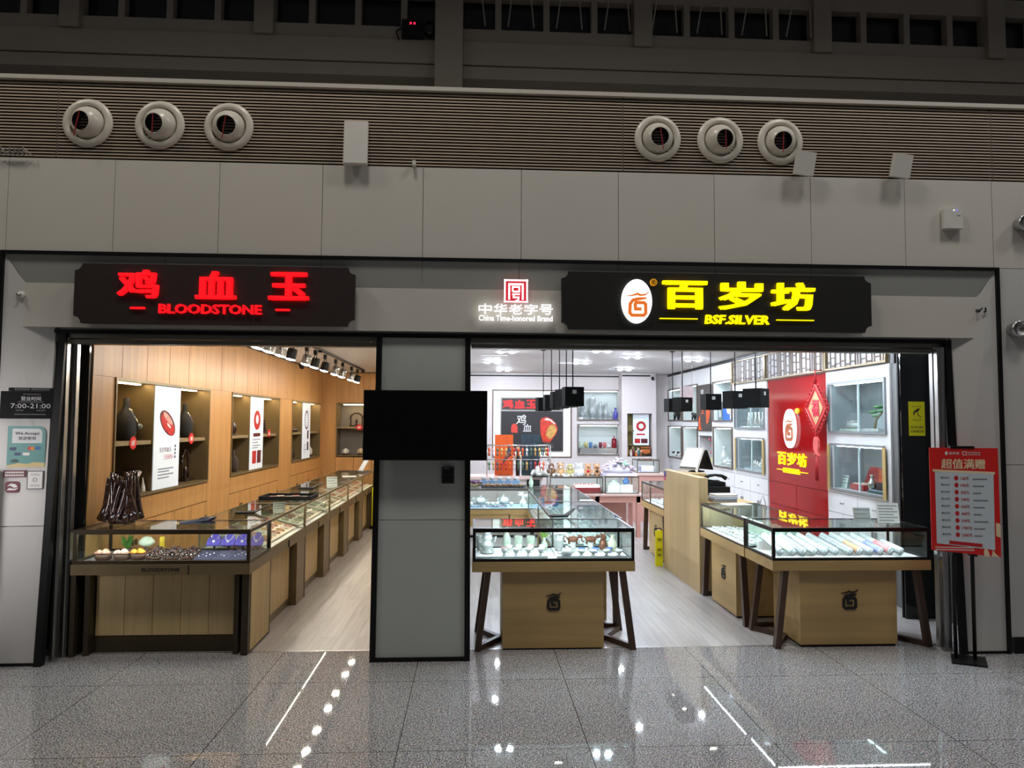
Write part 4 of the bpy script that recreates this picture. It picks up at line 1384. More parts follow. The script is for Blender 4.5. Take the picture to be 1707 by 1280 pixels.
# ================================================================== glass counters
def glass_case(t, x0, x1, y0, y1, z0, z1, fm, fw=0.016, deck=None, led=LED, ledsides=('y0',), split=None, back=True, thin=('y1',)):
    """Edge frame, panes, lined floor and light strip of a glass showcase (local to t)."""
    g = 0.005
    w = {k: (0.008 if k in thin else fw) for k in ('x0', 'x1', 'y0', 'y1')}
    X0, X1, Y0, Y1 = x0 + w['x0'], x1 - w['x1'], y0 + w['y0'], y1 - w['y1']
    mb = MB()
    for xa, xb in ((x0, X0), (X1, x1)):
        for ya, yb in ((y0, Y0), (Y1, y1)):
            mb.box(xa, xb, ya, yb, z0, z1)
    for ya, yb, k in ((y0, Y0, 'y0'), (Y1, y1, 'y1')):
        mb.box(X0, X1, ya, yb, z0, z0 + fw)
        mb.box(X0, X1, ya, yb, z1 - w[k], z1)
    for xa, xb, k in ((x0, X0, 'x0'), (X1, x1, 'x1')):
        mb.box(xa, xb, Y0, Y1, z0, z0 + fw)
        mb.box(xa, xb, Y0, Y1, z1 - w[k], z1)
    if split:
        for ax, v in split:
            if ax == 'x':
                mb.box(v - fw / 2, v + fw / 2, y0, y0 + fw, z0 + fw, z1 - fw)
            else:
                mb.box(x0, x0 + fw, v - fw / 2, v + fw / 2, z0 + fw, z1 - fw)
    mb.obj('frame', fm, t)

    def pane(k, p, q, lo, hi, top):
        m = (p + q) / 2
        bx = (m - g / 2, m + g / 2, lo, hi) if k[0] == 'x' else (lo, hi, m - g / 2, m + g / 2)
        MB().box(*bx, z0 + fw, top).obj('glass_pane', GLASS, t)

    pane('y0', y0, Y0, X0, X1, z1 - w['y0'])
    if back:
        pane('y1', Y1, y1, X0, X1, z1 - w['y1'])
    pane('x0', x0, X0, Y0, Y1, z1 - w['x0'])
    pane('x1', X1, x1, Y0, Y1, z1 - w['x1'])
    MB().box(X0, X1, Y0, Y1, z1 - 0.006, z1 - 0.001).obj('glass_top', GLASS, t)
    MB().box(x0 + fw * 0.5, x1 - fw * 0.5, y0 + fw * 0.5, y1 - fw * 0.5, z0 + 0.001, z0 + 0.008).obj('deck', deck or PAPER, t)
    # each strip sits in the angle of a bar, behind its skirt
    for sd in ledsides:
        s, k = 0.006, 0.009
        q, lip = {'y0': ((x0 + 0.03, x1 - 0.03, y0 + fw - s, y0 + fw - 0.0005), (x0 + fw, x1 - fw, y0, y0 + 0.004)),
                  'y1': ((x0 + 0.03, x1 - 0.03, y1 - fw + 0.0005, y1 - fw + s), (x0 + fw, x1 - fw, y1 - 0.004, y1)),
                  'x0': ((x0 + fw - s, x0 + fw - 0.0005, y0 + 0.03, y1 - 0.03), (x0, x0 + 0.004, y0 + fw, y1 - fw)),
                  'x1': ((x1 - fw + 0.0005, x1 - fw + s, y0 + 0.03, y1 - 0.03), (x1 - 0.004, x1, y0 + fw, y1 - fw))}[sd]
        MB().box(*q, z1 - fw - 0.004, z1 - fw).obj('light_strip', led, t)
        MB().box(*lip, z1 - fw - k, z1 - fw).obj('strip_skirt', fm, t)
    return t


ZD, ZT = 0.66, 0.908
DECKW = M('white_leather_deck', (226, 226, 224), 0.55, var=0.03, scale=20)
DECKG = M('grey_felt_deck', (150, 142, 140), 0.8, var=0.08, scale=40)
BR2 = M('dark_bronze', (66, 56, 40), 0.4, 0.5, var=0.05)

# front counter of the west shop
t = thing('display_counter', 'bronze framed glass counter with purple trays and beaded bowls, facing the concourse', 'display counter', (-2.26, 0.43, 0))
a, b, c, d = -0.63, 0.63, -0.26, 0.26
glass_case(t, a, b, c, d, ZD, ZT, BR2, 0.024, DECKG, led=LED, ledsides=('y0',))
MB().box(a - 0.006, b + 0.006, c - 0.01, d, 0.585, ZD).obj('top_rail', BRONZE, t)
MB().box(0.195, 0.2, c - 0.014, c - 0.01, 0.59, 0.655).obj('rail_joint', BLACK, t)
MB().text('BLOODSTONE', 0.27, 0.026, 0.002, (0.0, 0.622), bold=0.02, mat=face(0, c - 0.01, 0)).obj('lettering', INK, t)
MB().box(a - 0.004, a + 0.03, c, d, 0, 0.585).obj('post', BR2, t)
MB().box(b - 0.05, b, c, c + 0.05, 0, 0.585).obj('post', BR2, t)
MB().box(b - 0.002, b + 0.004, c + 0.05, d, 0.02, 0.585).obj('side_panel', OAKL, t)
MB().box(a + 0.03, b - 0.05, c + 0.13, d, 0.0, 0.585).obj('carcass', BLACK, t)
mb = MB()
for k in range(5):
    w = (1.02 + 0.0) / 5
    mb.box(-0.51 + k * w + 0.002, -0.51 + (k + 1) * w - 0.002, c + 0.115, c + 0.13, 0.12, 0.56)
mb.obj('front_panel', OAKL, t)
MB().box(-0.52, 0.52, c + 0.105, c + 0.13, 0.0, 0.115).obj('plinth', BR2, t)
MB().box(-0.55, -0.515, c + 0.03, c + 0.13, 0.0, 0.585).obj('inner_post', BR2, t)
MB().box(0.515, 0.55, c + 0.03, c + 0.13, 0.0, 0.585).obj('inner_post', BR2, t)

# side row of the west shop
ORDC = ['first', 'second', 'third', 'fourth', 'fifth']
ROWY = []
row0 = None
for k in range(5):
    y0 = 0.70 + k * 1.198
    yc = y0 + 0.595
    ROWY.append(yc)
    lb = '%s bronze framed glass counter of the timber shop side row, counting inward from the corner' % ORDC[k]
    if row0 is None:
        t = row0 = thing('display_counter', lb, 'display counter', (-1.915, yc, 0), group='side row of glass counters in the west shop')
        glass_case(t, -0.285, 0.285, -0.592, 0.592, ZD, ZT, BRONZE, 0.014, DECKW, led=ROWLED, ledsides=('x1',), thin=('x0',))
        MB().box(-0.285, 0.289, -0.594, 0.594, 0.585, ZD).obj('top_rail', BRONZE, t)
        MB().box(0.289, 0.296, -0.035, -0.025, 0.592, 0.655).obj('rail_joint', BLACK, t)
        MB().box(-0.28, 0.20, -0.59, 0.59, 0.0, 0.585).obj('carcass', BRONZE, t)
        MB().box(0.20, 0.225, -0.55, 0.25, 0.08, 0.57).obj('front_panel', OAKL, t)
        MB().box(0.2, 0.21, -0.59, 0.3, 0.0, 0.08).obj('plinth', BRONZE, t)
        MB().box(0.20, 0.283, 0.30, 0.59, 0.0, 0.585).obj('pilaster', BRONZE, t)
        MB().box(0.2, 0.283, -0.594, -0.555, 0.0, 0.585).obj('post', BR2, t)
    else:
        dup(row0, (-1.915, yc, 0), label=lb)
# yellow edged board at the end of the row
t = thing('notice_board', 'yellow edged board standing at the far end of the side row', 'board', (-1.60, 6.55, 0), radians(90))
mb = MB()
mb.holes(-0.30, 0.30, 0.06, 0.66, [(-0.27, 0.27, 0.09, 0.63)], 0.0, -0.02, lambda u, v, w: (u, w, v))
mb.obj('frame', YELLOW, t)
MB().box(-0.27, 0.27, -0.012, -0.004, 0.09, 0.63).obj('panel', M('grey_board', (146, 138, 122), 0.5, var=0.05), t)
for x in (-0.22, 0.22):
    MB().box(x - 0.02, x + 0.02, -0.06, 0.04, 0.0, 0.06).obj('foot', BLACK, t)

# walnut V-legs and oak plinth used by the east shop counters
def vlegs(t, x, sgn, y0, y1, h=0.585, flip=1):
    """Leg frame: two raking legs joined at floor level by a V of bars."""
    mb = MB()
    ft, bt = (x - sgn * 0.075, y0 + 0.02, h), (x - sgn * 0.075, y1 - 0.02, h)
    ff, bf = (x + sgn * 0.0, y0 + 0.01, 0.0), (x + sgn * 0.0, y1 - 0.01, 0.0)
    mb.bar(ft, ff, 0.05, 0.045)
    mb.bar(bt, bf, 0.05, 0.045)
    v = (x - sgn * 0.17, (y0 + y1) / 2, 0.02)
    mb.bar((ff[0], ff[1], 0.02), v, 0.035, 0.038)
    mb.bar((bf[0], bf[1], 0.02), v, 0.035, 0.038)
    return mb.obj('leg_frame', WALNUT, t)


def logo_plate(t, x, y, z, side, s=0.105):
    F = face(x, y, z, side)
    p = MB()
    logo_strokes(p, s, 0, 0, 0.006, 0.17, mat=F)
    return p.obj('emblem', INK, t)


FB = BLKFRAME
# front island counter
t = isl = thing('display_counter', 'black framed glass counter of porcelain and silver tableware beside the pillar', 'display counter', (0.615, 0.46, 0))
glass_case(t, -0.612, 0.612, -0.27, 0.27, ZD, ZT, FB, 0.021, DECKW, ledsides=('y0',))
MB().box(-0.616, 0.616, -0.276, 0.276, 0.585, ZD).obj('tray_box', OAKX, t)
MB().box(-0.385, 0.382, -0.24, 0.24, 0.012, 0.585).obj('plinth', OAKX, t)
MB().box(-0.375, 0.372, -0.23, 0.23, 0.0, 0.012).obj('kick', BLACK, t)
logo_plate(t, -0.0, -0.24, 0.345, 'front', 0.11)
vlegs(t, -0.57, -1, -0.26, 0.26)
vlegs(t, 0.60, 1, -0.26, 0.26)
# island side row and rear counter
for k, (y0, y1) in enumerate(((0.745, 2.04), (2.05, 3.36))):
    lb = ('glass counter of jewellery trays directly behind the porcelain island counter', 'glass counter of jewellery trays further in, reaching the rear tea-set counter')[k]
    t = thing('display_counter', lb, 'display counter', (0.955, (y0 + y1) / 2, 0))
    L2 = (y1 - y0) / 2
    glass_case(t, -0.295, 0.295, -L2, L2, ZD, ZT, M('steel_frame', (120, 118, 112), 0.35, 0.6, var=0.03), 0.014, DECKW, ledsides=('x0',), thin=('x1',))
    MB().box(-0.297, 0.297, -L2, L2, 0.585, ZD).obj('tray_box', OAKY, t)
    MB().box(-0.2, 0.2, -L2 + 0.2, L2 - 0.2, 0.012, 0.585).obj('plinth', OAKY, t)
    for s in (-1, 1):
        mb = MB()
        for xx in (-0.25, 0.25):
            mb.bar((xx, s * (L2 - 0.1), 0.585), (xx, s * (L2 - 0.04), 0), 0.045, 0.045)
        mb.bar((-0.25, s * (L2 - 0.04), 0.02), (0.25, s * (L2 - 0.04), 0.02), 0.03, 0.03)
        mb.obj('leg_frame', WALNUT, t)
t = thing('display_counter', 'oak glass counter of silver tea sets closing the back of the island', 'display counter', (0.44, 3.66, 0))
glass_case(t, -0.80, 0.80, -0.27, 0.27, ZD, ZT, M('steel_frame', (120, 118, 112)), 0.014, M('pale_blue_lining', (190, 214, 236), 0.6, var=0.03), ledsides=('y0',))
MB().box(-0.802, 0.802, -0.272, 0.272, 0.60, ZD).obj('tray_box', OAKX, t)
for k in range(2):
    x = -0.8 + k * 0.8
    dr = MB().box(x + 0.006, x + 0.794, -0.275, 0.26, 0.46, 0.595).obj('drawer', OAKX, t)
    kn = MB().ball((x + 0.4, -0.285, 0.53), 0.013, n=10, m=6).obj('knob', BRONZE, dr)
    kn.location -= dr.location
for x in (-0.75, -0.02, 0.75):
    MB().box(x - 0.03, x + 0.03, -0.25, 0.25, 0, 0.46).obj('leg', OAKL, t)

# east front counter
t = thing('display_counter', 'black framed glass counter of transparent tubes beside the red poster stand', 'display counter', (2.91, 0.44, 0))
glass_case(t, -0.62, 0.62, -0.27, 0.27, ZD, ZT, FB, 0.021, DECKW, ledsides=('y0', 'x0'))
MB().box(-0.624, 0.624, -0.276, 0.276, 0.585, ZD).obj('tray_box', OAKX, t)
MB().box(-0.40, 0.365, -0.24, 0.24, 0.02, 0.585).obj('plinth', OAKX, t)
MB().box(-0.39, 0.355, -0.23, 0.23, 0.0, 0.02).obj('kick', BLACK, t)
logo_plate(t, -0.01, -0.24, 0.345, 'front', 0.125)
vlegs(t, -0.59, -1, -0.26, 0.24)
vlegs(t, 0.60, 1, -0.26, 0.26)
# second counter of the east row
t = thing('display_counter', 'glass counter with logo plinth between the tube counter and the cash desk', 'display counter', (2.57, 1.30, 0))
glass_case(t, -0.284, 0.284, -0.57, 0.57, ZD, ZT, M('bronze_frame_light', (84, 76, 64), 0.35, 0.5, var=0.03), 0.016, DECKW, ledsides=('x0',), thin=('x1',))
MB().box(-0.29, 0.29, -0.572, 0.572, 0.585, ZD).obj('tray_box', OAKY, t)
MB().box(-0.25, 0.25, -0.28, 0.36, 0.015, 0.585).obj('plinth', OAKY, t)
MB().box(-0.24, 0.24, -0.27, 0.35, 0.0, 0.015).obj('kick', BLACK, t)
logo_plate(t, -0.25, 0.03, 0.33, 'west', 0.11)
for s in (-1, 1):
    mb = MB()
    for xx in (-0.26, 0.26):
        mb.bar((xx, s * 0.46, 0.585), (xx, s * 0.54, 0), 0.05, 0.05)
    mb.bar((-0.26, s * 0.54, 0.02), (0.26, s * 0.54, 0.02), 0.035, 0.035)
    mb.obj('leg_frame', WALNUT, t)
# cash desk
t = desk = thing('cash_desk', 'tall pale oak cash desk in the middle of the east row', 'cash desk', (2.6, 2.565, 0))
MB().box(-0.32, -0.23, -0.665, 0.665, 0.0, 1.155).obj('front_board', wood('desk_oak', (200, 172, 124), 0.86, 0.45, 'Z', 8), t)
MB().box(-0.23, 0.28, -0.665, 0.665, 0.86, 0.90).obj('work_top', OAKY, t)
MB().box(-0.23, 0.28, -0.665, -0.63, 0.0, 0.86).obj('side_panel', OAKL, t)
MB().box(-0.23, 0.28, 0.63, 0.665, 0.0, 0.86).obj('side_panel', OAKL, t)
MB().box(-0.23, -0.02, 0.0, 0.5, 1.11, 1.15).obj('raised_shelf', OAKY, t)
MB().box(-0.23, -0.2, 0.0, 0.5, 0.9, 1.11).obj('raised_shelf_support', OAKY, t)
for k, (y, z, m) in enumerate(((0.60, 1.11, M('photo_blue', (70, 80, 160), 0.5, var=0.3, scale=60)), (0.61, 1.06, M('photo_pink', (214, 90, 130), 0.5, var=0.3, scale=60)))):
    MB().box(-0.323, -0.32, y - 0.04, y + 0.04, z - 0.03, z + 0.03).obj('photo_sticker', m, t)
# counter beyond the cash desk
t = thing('display_counter', 'glass counter with logo plinth just beyond the cash desk', 'display counter', (2.6, 3.88, 0))
glass_case(t, -0.3, 0.3, -0.57, 0.57, ZD, ZT + 0.01, M('bronze_frame_light', (84, 76, 64)), 0.014, DECKW, ledsides=('x0',), thin=('x1',), split=[('y', 0.1)])
MB().box(-0.304, 0.304, -0.572, 0.572, 0.585, ZD).obj('tray_box', OAKY, t)
MB().box(-0.26, 0.26, -0.36, 0.3, 0.015, 0.585).obj('plinth', OAKL, t)
MB().box(-0.25, 0.25, -0.35, 0.29, 0.0, 0.015).obj('kick', BLACK, t)
logo_plate(t, -0.26, -0.02, 0.32, 'west', 0.13)
for s in (-1, 1):
    mb = MB()
    for xx in (-0.26, 0.26):
        mb.bar((xx, s * 0.46, 0.585), (xx, s * 0.54, 0), 0.05, 0.05)
    mb.bar((-0.26, s * 0.54, 0.02), (0.26, s * 0.54, 0.02), 0.035, 0.035)
    mb.obj('leg_frame', WALNUT, t)
t = thing('folding_sign', 'yellow folding floor sign leaning against the cash desk', 'floor sign', (2.235, 3.3, 0))
MB().rbox(-0.045, 0.045, -0.02, -0.008, 0, 0.42, 0.005, mat=Matrix.Rotation(radians(-3), 4, 'X')).obj('front_leaf', YELLOW, t)
MB().rbox(-0.045, 0.045, 0.008, 0.02, 0, 0.42, 0.005, mat=Matrix.Rotation(radians(3), 4, 'X')).obj('rear_leaf', YELLOW, t)
MB().tube([(-0.04, 0, 0.42), (-0.02, 0, 0.445), (0.02, 0, 0.445), (0.04, 0, 0.42)], 0.007, 6).obj('grip', BLACK, t)
mb = MB()
for z in (0.12, 0.18, 0.30):
    mb.box(-0.025, 0.025, -0.0245, -0.022, z, z + 0.03)
mb.obj('marking', M('ochre_ink', (150, 138, 24), 0.5, var=0), t)

# ================================================================== goods in the west front counter
FZ = ZD + 0.009


def petal_flower(mb, c, r, seed):
    q = random.Random(seed)
    for ring, n in ((1.0, 7), (0.62, 5), (0.3, 3)):
        for k in range(n):
            a = 2 * pi * k / n + ring * 2
            x, y = c[0] + cos(a) * r * ring * 0.6, c[1] + sin(a) * r * ring * 0.6
            mb.ball((x, y, c[2] + r * (1 - ring) * 0.55), r * 0.42, r * 0.42, r * 0.34, 8, 5, Matrix.Translation((x, y, 0)) @ Matrix.Rotation(0, 4, 'Z') @ Matrix.Translation((-x, -y, 0)))


BOWLB = M('bark_brown', (86, 58, 36), 0.6, var=0.35, scale=50)
for k, (x, y, m, lb) in enumerate(((-2.735, 0.30, M('peach_petal', (232, 170, 140), 0.6, var=0.12, scale=40), 'bark bowl of peach roses at the west end of the front counter'),
                                   (-2.60, 0.30, M('blush_petal', (236, 186, 160), 0.6, var=0.12, scale=40), 'bark bowl of blush roses, second bowl in the front counter'),
                                   (-2.49, 0.32, M('orange_petal', (238, 158, 40), 0.6, var=0.12, scale=40), 'bark bowl of orange roses next to the dark beaded bowls'))):
    t = thing('flower_bowl', lb, 'flower bowl', (x, y, FZ), group='flower bowls in the front counter')
    MB().lathe([(0.045, 0), (0.056, 0.01), (0.06, 0.045), (0.054, 0.045), (0.05, 0.02), (0.001, 0.018)], n=16, wob=lambda a, h: 0.04 * sin(9 * a)).obj('bowl', BOWLB, t, loc=(0, 0, 0))
    for j, (dx, dy) in enumerate(((-0.026, -0.02), (0.026, -0.018), (0.0, 0.024))):
        mb = MB()
        petal_flower(mb, (dx, dy, 0.055), 0.03, j)
        mb.obj('rose', m, t)
BEADD = M('dark_bead', (78, 52, 42), 0.15, var=0.75, scale=70)
DB = thing('beaded_bowl', 'dark beaded bowl heaped with glossy stones in the front counter', 'beaded bowl', (-2.37, 0.29, FZ), group='dark beaded bowls in the front counter')
MB().lathe([(0.05, 0), (0.062, 0.01), (0.066, 0.03), (0.06, 0.032), (0.001, 0.028)], n=16).obj('bowl', BOWLB, DB, loc=(0, 0, 0))
mb = MB()
for ring, z, n in ((0.058, 0.035, 14), (0.044, 0.055, 11), (0.028, 0.068, 8), (0.01, 0.076, 3)):
    for k in range(n):
        a = 2 * pi * k / n + z * 60
        mb.ball((ring * cos(a), ring * sin(a), z + 0.006 * sin(5 * a)), 0.0115, n=7, m=5)
mb.obj('stones', BEADD, DB)
mb = MB()
for k in range(9):
    a = 2 * pi * k / 9
    mb.ball((0.05 * cos(a), 0.05 * sin(a), 0.05), 0.006, n=6, m=4)
mb.obj('pale_stones', PORC, DB)
DB.scale = (0.9, 0.9, 0.9)
for x, y in ((-2.24, 0.285), (-2.115, 0.29), (-2.395, 0.43), (-2.265, 0.43), (-2.135, 0.43)):
    dup(DB, (x, y, FZ), rz=x * 7, scale=0.9)
t = thing('succulent_plant', 'small green leafy plant behind the rose bowls', 'plant', (-2.66, 0.50, FZ))
MB().lathe([(0.03, 0), (0.04, 0.05), (0.034, 0.05), (0.001, 0.045)], n=12).obj('pot', BOWLB, t, loc=(0, 0, 0))
mb = MB()
q = random.Random(4)
for k in range(34):
    a = q.random() * 6.28
    l = 0.03 + 0.045 * q.random()
    h = 0.04 + 0.08 * q.random()
    p1 = Vector((l * cos(a), l * sin(a), 0.05 + h))
    p0 = Vector((0.01 * cos(a), 0.01 * sin(a), 0.045))
    s = Vector((-sin(a), cos(a), 0)) * 0.011
    md = (p0 + p1) / 2 + Vector((0, 0, 0.015))
    mb.add([p0, md + s, p1, md - s, md + Vector((0, 0, 0.004))], [(0, 1, 4), (1, 2, 4), (2, 3, 4), (3, 0, 4)])
mb.obj('leaves', M('leaf_green', (74, 128, 46), 0.5, var=0.2, scale=30), t)
t = thing('shell_ornament', 'pale domed shell ornament by the green plant', 'ornament', (-2.515, 0.50, FZ))
MB().lathe([(0.02, 0), (0.015, 0.06)], n=8).obj('stem', BOWLB, t, loc=(0, 0, 0))
MB().lathe([(0.02, 0.06), (0.06, 0.085), (0.058, 0.105), (0.03, 0.135), (0.001, 0.142)], n=18, sy=0.8).obj('shell', M('shell_green', (196, 206, 176), 0.3, var=0.15, scale=25), t, loc=(0, 0, 0))
t = thing('candle', 'stubby yellow candle behind the beaded bowls', 'candle', (-2.42, 0.55, FZ))
MB().lathe([(0.02, 0), (0.02, 0.12), (0.016, 0.13), (0.001, 0.128)], n=14).obj('wax', M('yellow_wax', (232, 196, 50), 0.5, var=0.05), t, loc=(0, 0, 0))
MB().tube([(0, 0, 0.125), (0.002, 0, 0.142)], 0.002, 5).obj('wick', INK, t)
TRAYLAB = ('first', 'second', 'third')
for k, x in enumerate((-1.99, -1.858, -1.726)):
    t = thing('velvet_tray', '%s flat black velvet tray from the beaded bowls, with small jewels' % TRAYLAB[k], 'tray', (x, 0.30, FZ), group='flat trays in the front counter')
    m = Matrix.Rotation(radians(9), 4, 'X')
    MB().box(-0.064, 0.064, -0.09, 0.11, 0.016, 0.03, m).obj('tray', M('violet_black_velvet', (44, 42, 66), 0.8, var=0.1, scale=50), t)
    MB().box(-0.064, 0.064, 0.06, 0.10, 0.0, 0.022).obj('rest', VELVET, t)
    mb = MB()
    for j in range(6):
        mb.ball((-0.045 + 0.018 * j, -0.02 + 0.03 * ((j * 7) % 3), 0.034), 0.006, 0.006, 0.004, 7, 4, m)
    mb.obj('jewels', PORC if k != 1 else SILVER, t)
for k, x in enumerate((-2.03, -1.92, -1.81, -1.70)):
    t = thing('violet_bust', '%s violet velvet necklace stand along the front counter, counting from the beaded bowls' % ORDC[k], 'necklace stand', (x, 0.53, FZ), group='violet necklace stands')
    m = Matrix.Rotation(radians(-46), 4, 'X')
    pts = [(-0.05, 0), (0.05, 0), (0.052, 0.05), (0.04, 0.085), (0.018, 0.105), (0.018, 0.122), (-0.018, 0.122), (-0.018, 0.105), (-0.04, 0.085), (-0.052, 0.05)]
    G = m @ face(0, -0.03, 0.05)
    MB().prism(pts, 0, 0.012, G).obj('bust', M('violet_velvet', (104, 90, 186), 0.8, var=0.15, scale=40), t)
    MB().box(-0.03, 0.03, -0.06, 0.06, 0.0, 0.012).obj('foot', VELVET, t)
    MB().bar((0, 0.05, 0.01), (0, 0.045, 0.075), 0.014, 0.014).obj('strut', VELVET, t)
    ch = [(0.03 * cos(pi * j / 12), 0.098 - 0.06 * sin(pi * j / 12), 0.0145) for j in range(13)]
    MB().tube(ch, 0.0035, 5, G).obj('chain', PORC if k % 2 else SILVER, t)
    MB().ball((0, 0.034, 0.016), 0.011, 0.014, 0.005, 9, 6, G).obj('pendant', PORC, t)
# bracelets on the little arm stand at the corner
for k, x in enumerate((-1.93, -1.86, -1.79, -1.72)):
    MB().ring((0, 0, 0.036), 0.03, 0.006, 'Y', 18, 6).obj('bangle', M('pink_jade', (206, 150, 140), 0.2, var=0.25, scale=30), loc=(x, 0.66, FZ), label='rose coloured bangle standing upright behind the violet necklace stands', cat='bangle', group='upright bangles behind the violet stands')

# ================================================================== goods in the west side row
JEWM = [M('rose_bead', (200, 140, 126), 0.2, var=0.3, scale=60), M('amber_bead', (206, 158, 84), 0.2, var=0.3, scale=60), M('jade_bead', (150, 172, 140), 0.2, var=0.3, scale=60),
        M('blood_bead', (150, 60, 52), 0.2, var=0.35, scale=60), M('smoke_bead', (120, 112, 108), 0.2, var=0.3, scale=60), M('pearl_bead', (226, 216, 204), 0.2, var=0.1, scale=60)]
BRC = []
for m in JEWM:
    mb = MB()
    for k in range(16):
        a = 2 * pi * k / 16
        mb.ball((0.034 * cos(a), 0.034 * sin(a), 0), 0.0072, n=7, m=4)
    me = mb.obj('bracelet', m, loc=(0, 0, 0))
    BRC.append(me.data)
    bpy.data.objects.remove(me)


def jewel(mesh, name, loc, rot, label, cat, group):
    o = bpy.data.objects.new(name, mesh)
    COL.objects.link(o)
    o.location = loc
    o.rotation_euler = rot
    return tag(o, label, cat, group)


MIX = [(0, 1, 0, 5, 1, 0), (2, 4, 3, 5, 4, 2), (4, 2, 4, 5, 0, 4), (3, 0, 5, 4, 3, 0), (3, 5, 4, 0, 3, 3)]
for k, yc in enumerate(ROWY):
    t = thing('bracelet_bed', 'sloping white bracelet bed inside the %s counter of the timber shop side row' % ORDC[k], 'display bed', (-1.93, yc, FZ), group='bracelet beds in the west side row')
    m = Matrix.Rotation(radians(15), 4, 'Y')
    MB().box(-0.21, 0.215, -0.54, 0.54, 0.062, 0.074, m).obj('bed', M('cream_velvet', (214, 204, 190), 0.8, var=0.06, scale=40), t)
    for y in (-0.45, 0.45):
        MB().box(-0.12, -0.10, y - 0.01, y + 0.01, 0, 0.085).obj('strut', BRONZE, t)
        MB().box(0.14, 0.16, y - 0.01, y + 0.01, 0, 0.018).obj('strut', BRONZE, t)
    R = m
    for i in range(4):
        for j in range(8):
            p = R @ Vector((-0.15 + i * 0.10, -0.47 + j * 0.134 + rnd.uniform(-.008, .008), 0.0825))
            er = (R @ Matrix.Rotation(rnd.uniform(0, 3), 4, 'Z')).to_euler()
            c = MIX[k][(i * 3 + j * (2 if i % 2 else 1)) % 6]
            jewel(BRC[c], 'bracelet', (-1.93 + p.x, yc + p.y, FZ + p.z), er, 'bead bracelet laid in rows on the sloping bed of the %s timber-shop side counter' % ORDC[k], 'bracelet', 'bracelets in the %s counter of the west side row' % ORDC[k])

# ================================================================== on top of the west counters
TZ = ZT + 0.001
t = thing('root_carving', 'tall dark lacquered root carving on the west end of the front counter', 'sculpture', (-2.72, 0.52, TZ))
RC = M('black_lacquer_wood', (52, 32, 25), 0.16, var=0.75, scale=34, coat=0.6)
mb = MB()
q = random.Random(11)
for k in range(30):
    a = 2 * pi * k / 30
    rb, rt = 0.085 + 0.045 * q.random(), 0.085 + 0.025 * q.random()
    h = 0.29 + 0.08 * q.random()
    pts = []
    for i in range(6):
        f = i / 5
        r = rb * (1 - f) ** 1.5 * 0.75 + rt * (0.62 + 0.38 * f)
        aa = a + 0.25 * sin(f * 3 + k)
        pts.append((r * cos(aa), r * sin(aa) * 0.8, 0.028 + f * h))
    mb.tube(pts, [0.026 - 0.01 * (k % 3 == 0), 0.024, 0.022, 0.021, 0.019, 0.009], 6)
mb.obj('roots', RC, t)
MB().lathe([(0.09, 0.0), (0.1, 0.03), (0.075, 0.1), (0.07, 0.24), (0.055, 0.25), (0.001, 0.2)], n=18, sy=0.8, wob=lambda a, h: 0.1 * sin(5 * a + 12 * h)).obj('core', RC, t, loc=(0, 0, 0))
mb = MB()
for k in range(12):
    a = 2 * pi * k / 12
    mb.tube([(0.07 * cos(a), 0.056 * sin(a), 0.27), (0.085 * cos(a + .3), 0.07 * sin(a + .3), 0.31), (0.06 * cos(a + .7), 0.05 * sin(a + .7), 0.325)], [0.014, 0.012, 0.006], 6)
mb.obj('crown', M('root_brown', (88, 56, 36)), t)

t = thing('wallet', 'navy leather wallet lying on the front counter of the timber shop', 'wallet', (-2.13, 0.50, TZ), radians(14))
pts = [(-0.13, -0.045), (0.09, -0.05), (0.125, -0.03), (0.13, 0.03), (0.10, 0.055), (-0.13, 0.05)]
m = Matrix.Rotation(radians(-7), 4, 'Y')
MB().prism(pts, 0.016, 0.03, m).obj('upper_flap', NAVY, t)
MB().prism([(p[0] * 0.98, p[1]) for p in pts], 0.0, 0.012).obj('lower_flap', NAVY, t)
MB().ball((0.06, 0, 0.03), 0.06, 0.045, 0.02, 12, 7).obj('bulge', NAVY, t)
MB().box(-0.15, -0.125, -0.045, 0.045, 0.004, 0.014).obj('edge_trim', M('gold_trim', (206, 176, 120), 0.25, 0.8, var=0.05), t)


def jewel_pad(label, x, y, rz):
    t = thing('presentation_pad', label, 'pad', (x, y, TZ), rz)
    MB().prism([(-0.11, -0.06), (0.05, -0.07), (0.05, 0.07), (-0.11, 0.06)], 0, 0.014).obj('pad', VELVET, t)
    m = Matrix.Translation((0.05, 0, 0.008)) @ Matrix.Rotation(radians(-25), 4, 'Y')
    MB().prism([(0, -0.07), (0.13, -0.05), (0.13, 0.05), (0, 0.07)], 0, 0.008, m).obj('raised_flap', M('grey_flap', (60, 54, 56), 0.6, var=0.05), t)


def acrylic_sign(label, x, y, rz, w, h, z=TZ, lines=4, orange=False):
    t = thing('counter_notice', label, 'notice', (x, y, z), rz)
    m = Matrix.Rotation(radians(-12), 4, 'X')
    MB().box(-w / 2, w / 2, -0.002, 0.002, 0.0, h, m).obj('card', PAPER, t)
    MB().box(-w / 2 - 0.004, w / 2 + 0.004, -0.006, -0.003, 0.0, h + 0.004, m).obj('cover', GLASS, t)
    MB().box(-w / 2, w / 2, -0.005, 0.06, 0.0, 0.004).obj('foot', GLASS, t)
    mb = MB()
    for k in range(lines):
        z0 = h * (0.85 - 0.72 * k / max(1, lines - 1))
        xx = -w * 0.42
        while xx < w * (0.42 - 0.2 * (k % 2)):
            mb.box(xx, xx + w * 0.045, -0.0028, -0.002, z0 - h * 0.03, z0 + h * 0.03, m)
            xx += w * 0.062
    mb.obj('small_print', M('orange_print', (196, 140, 80), 0.5, var=0) if orange else GREYINK, t)


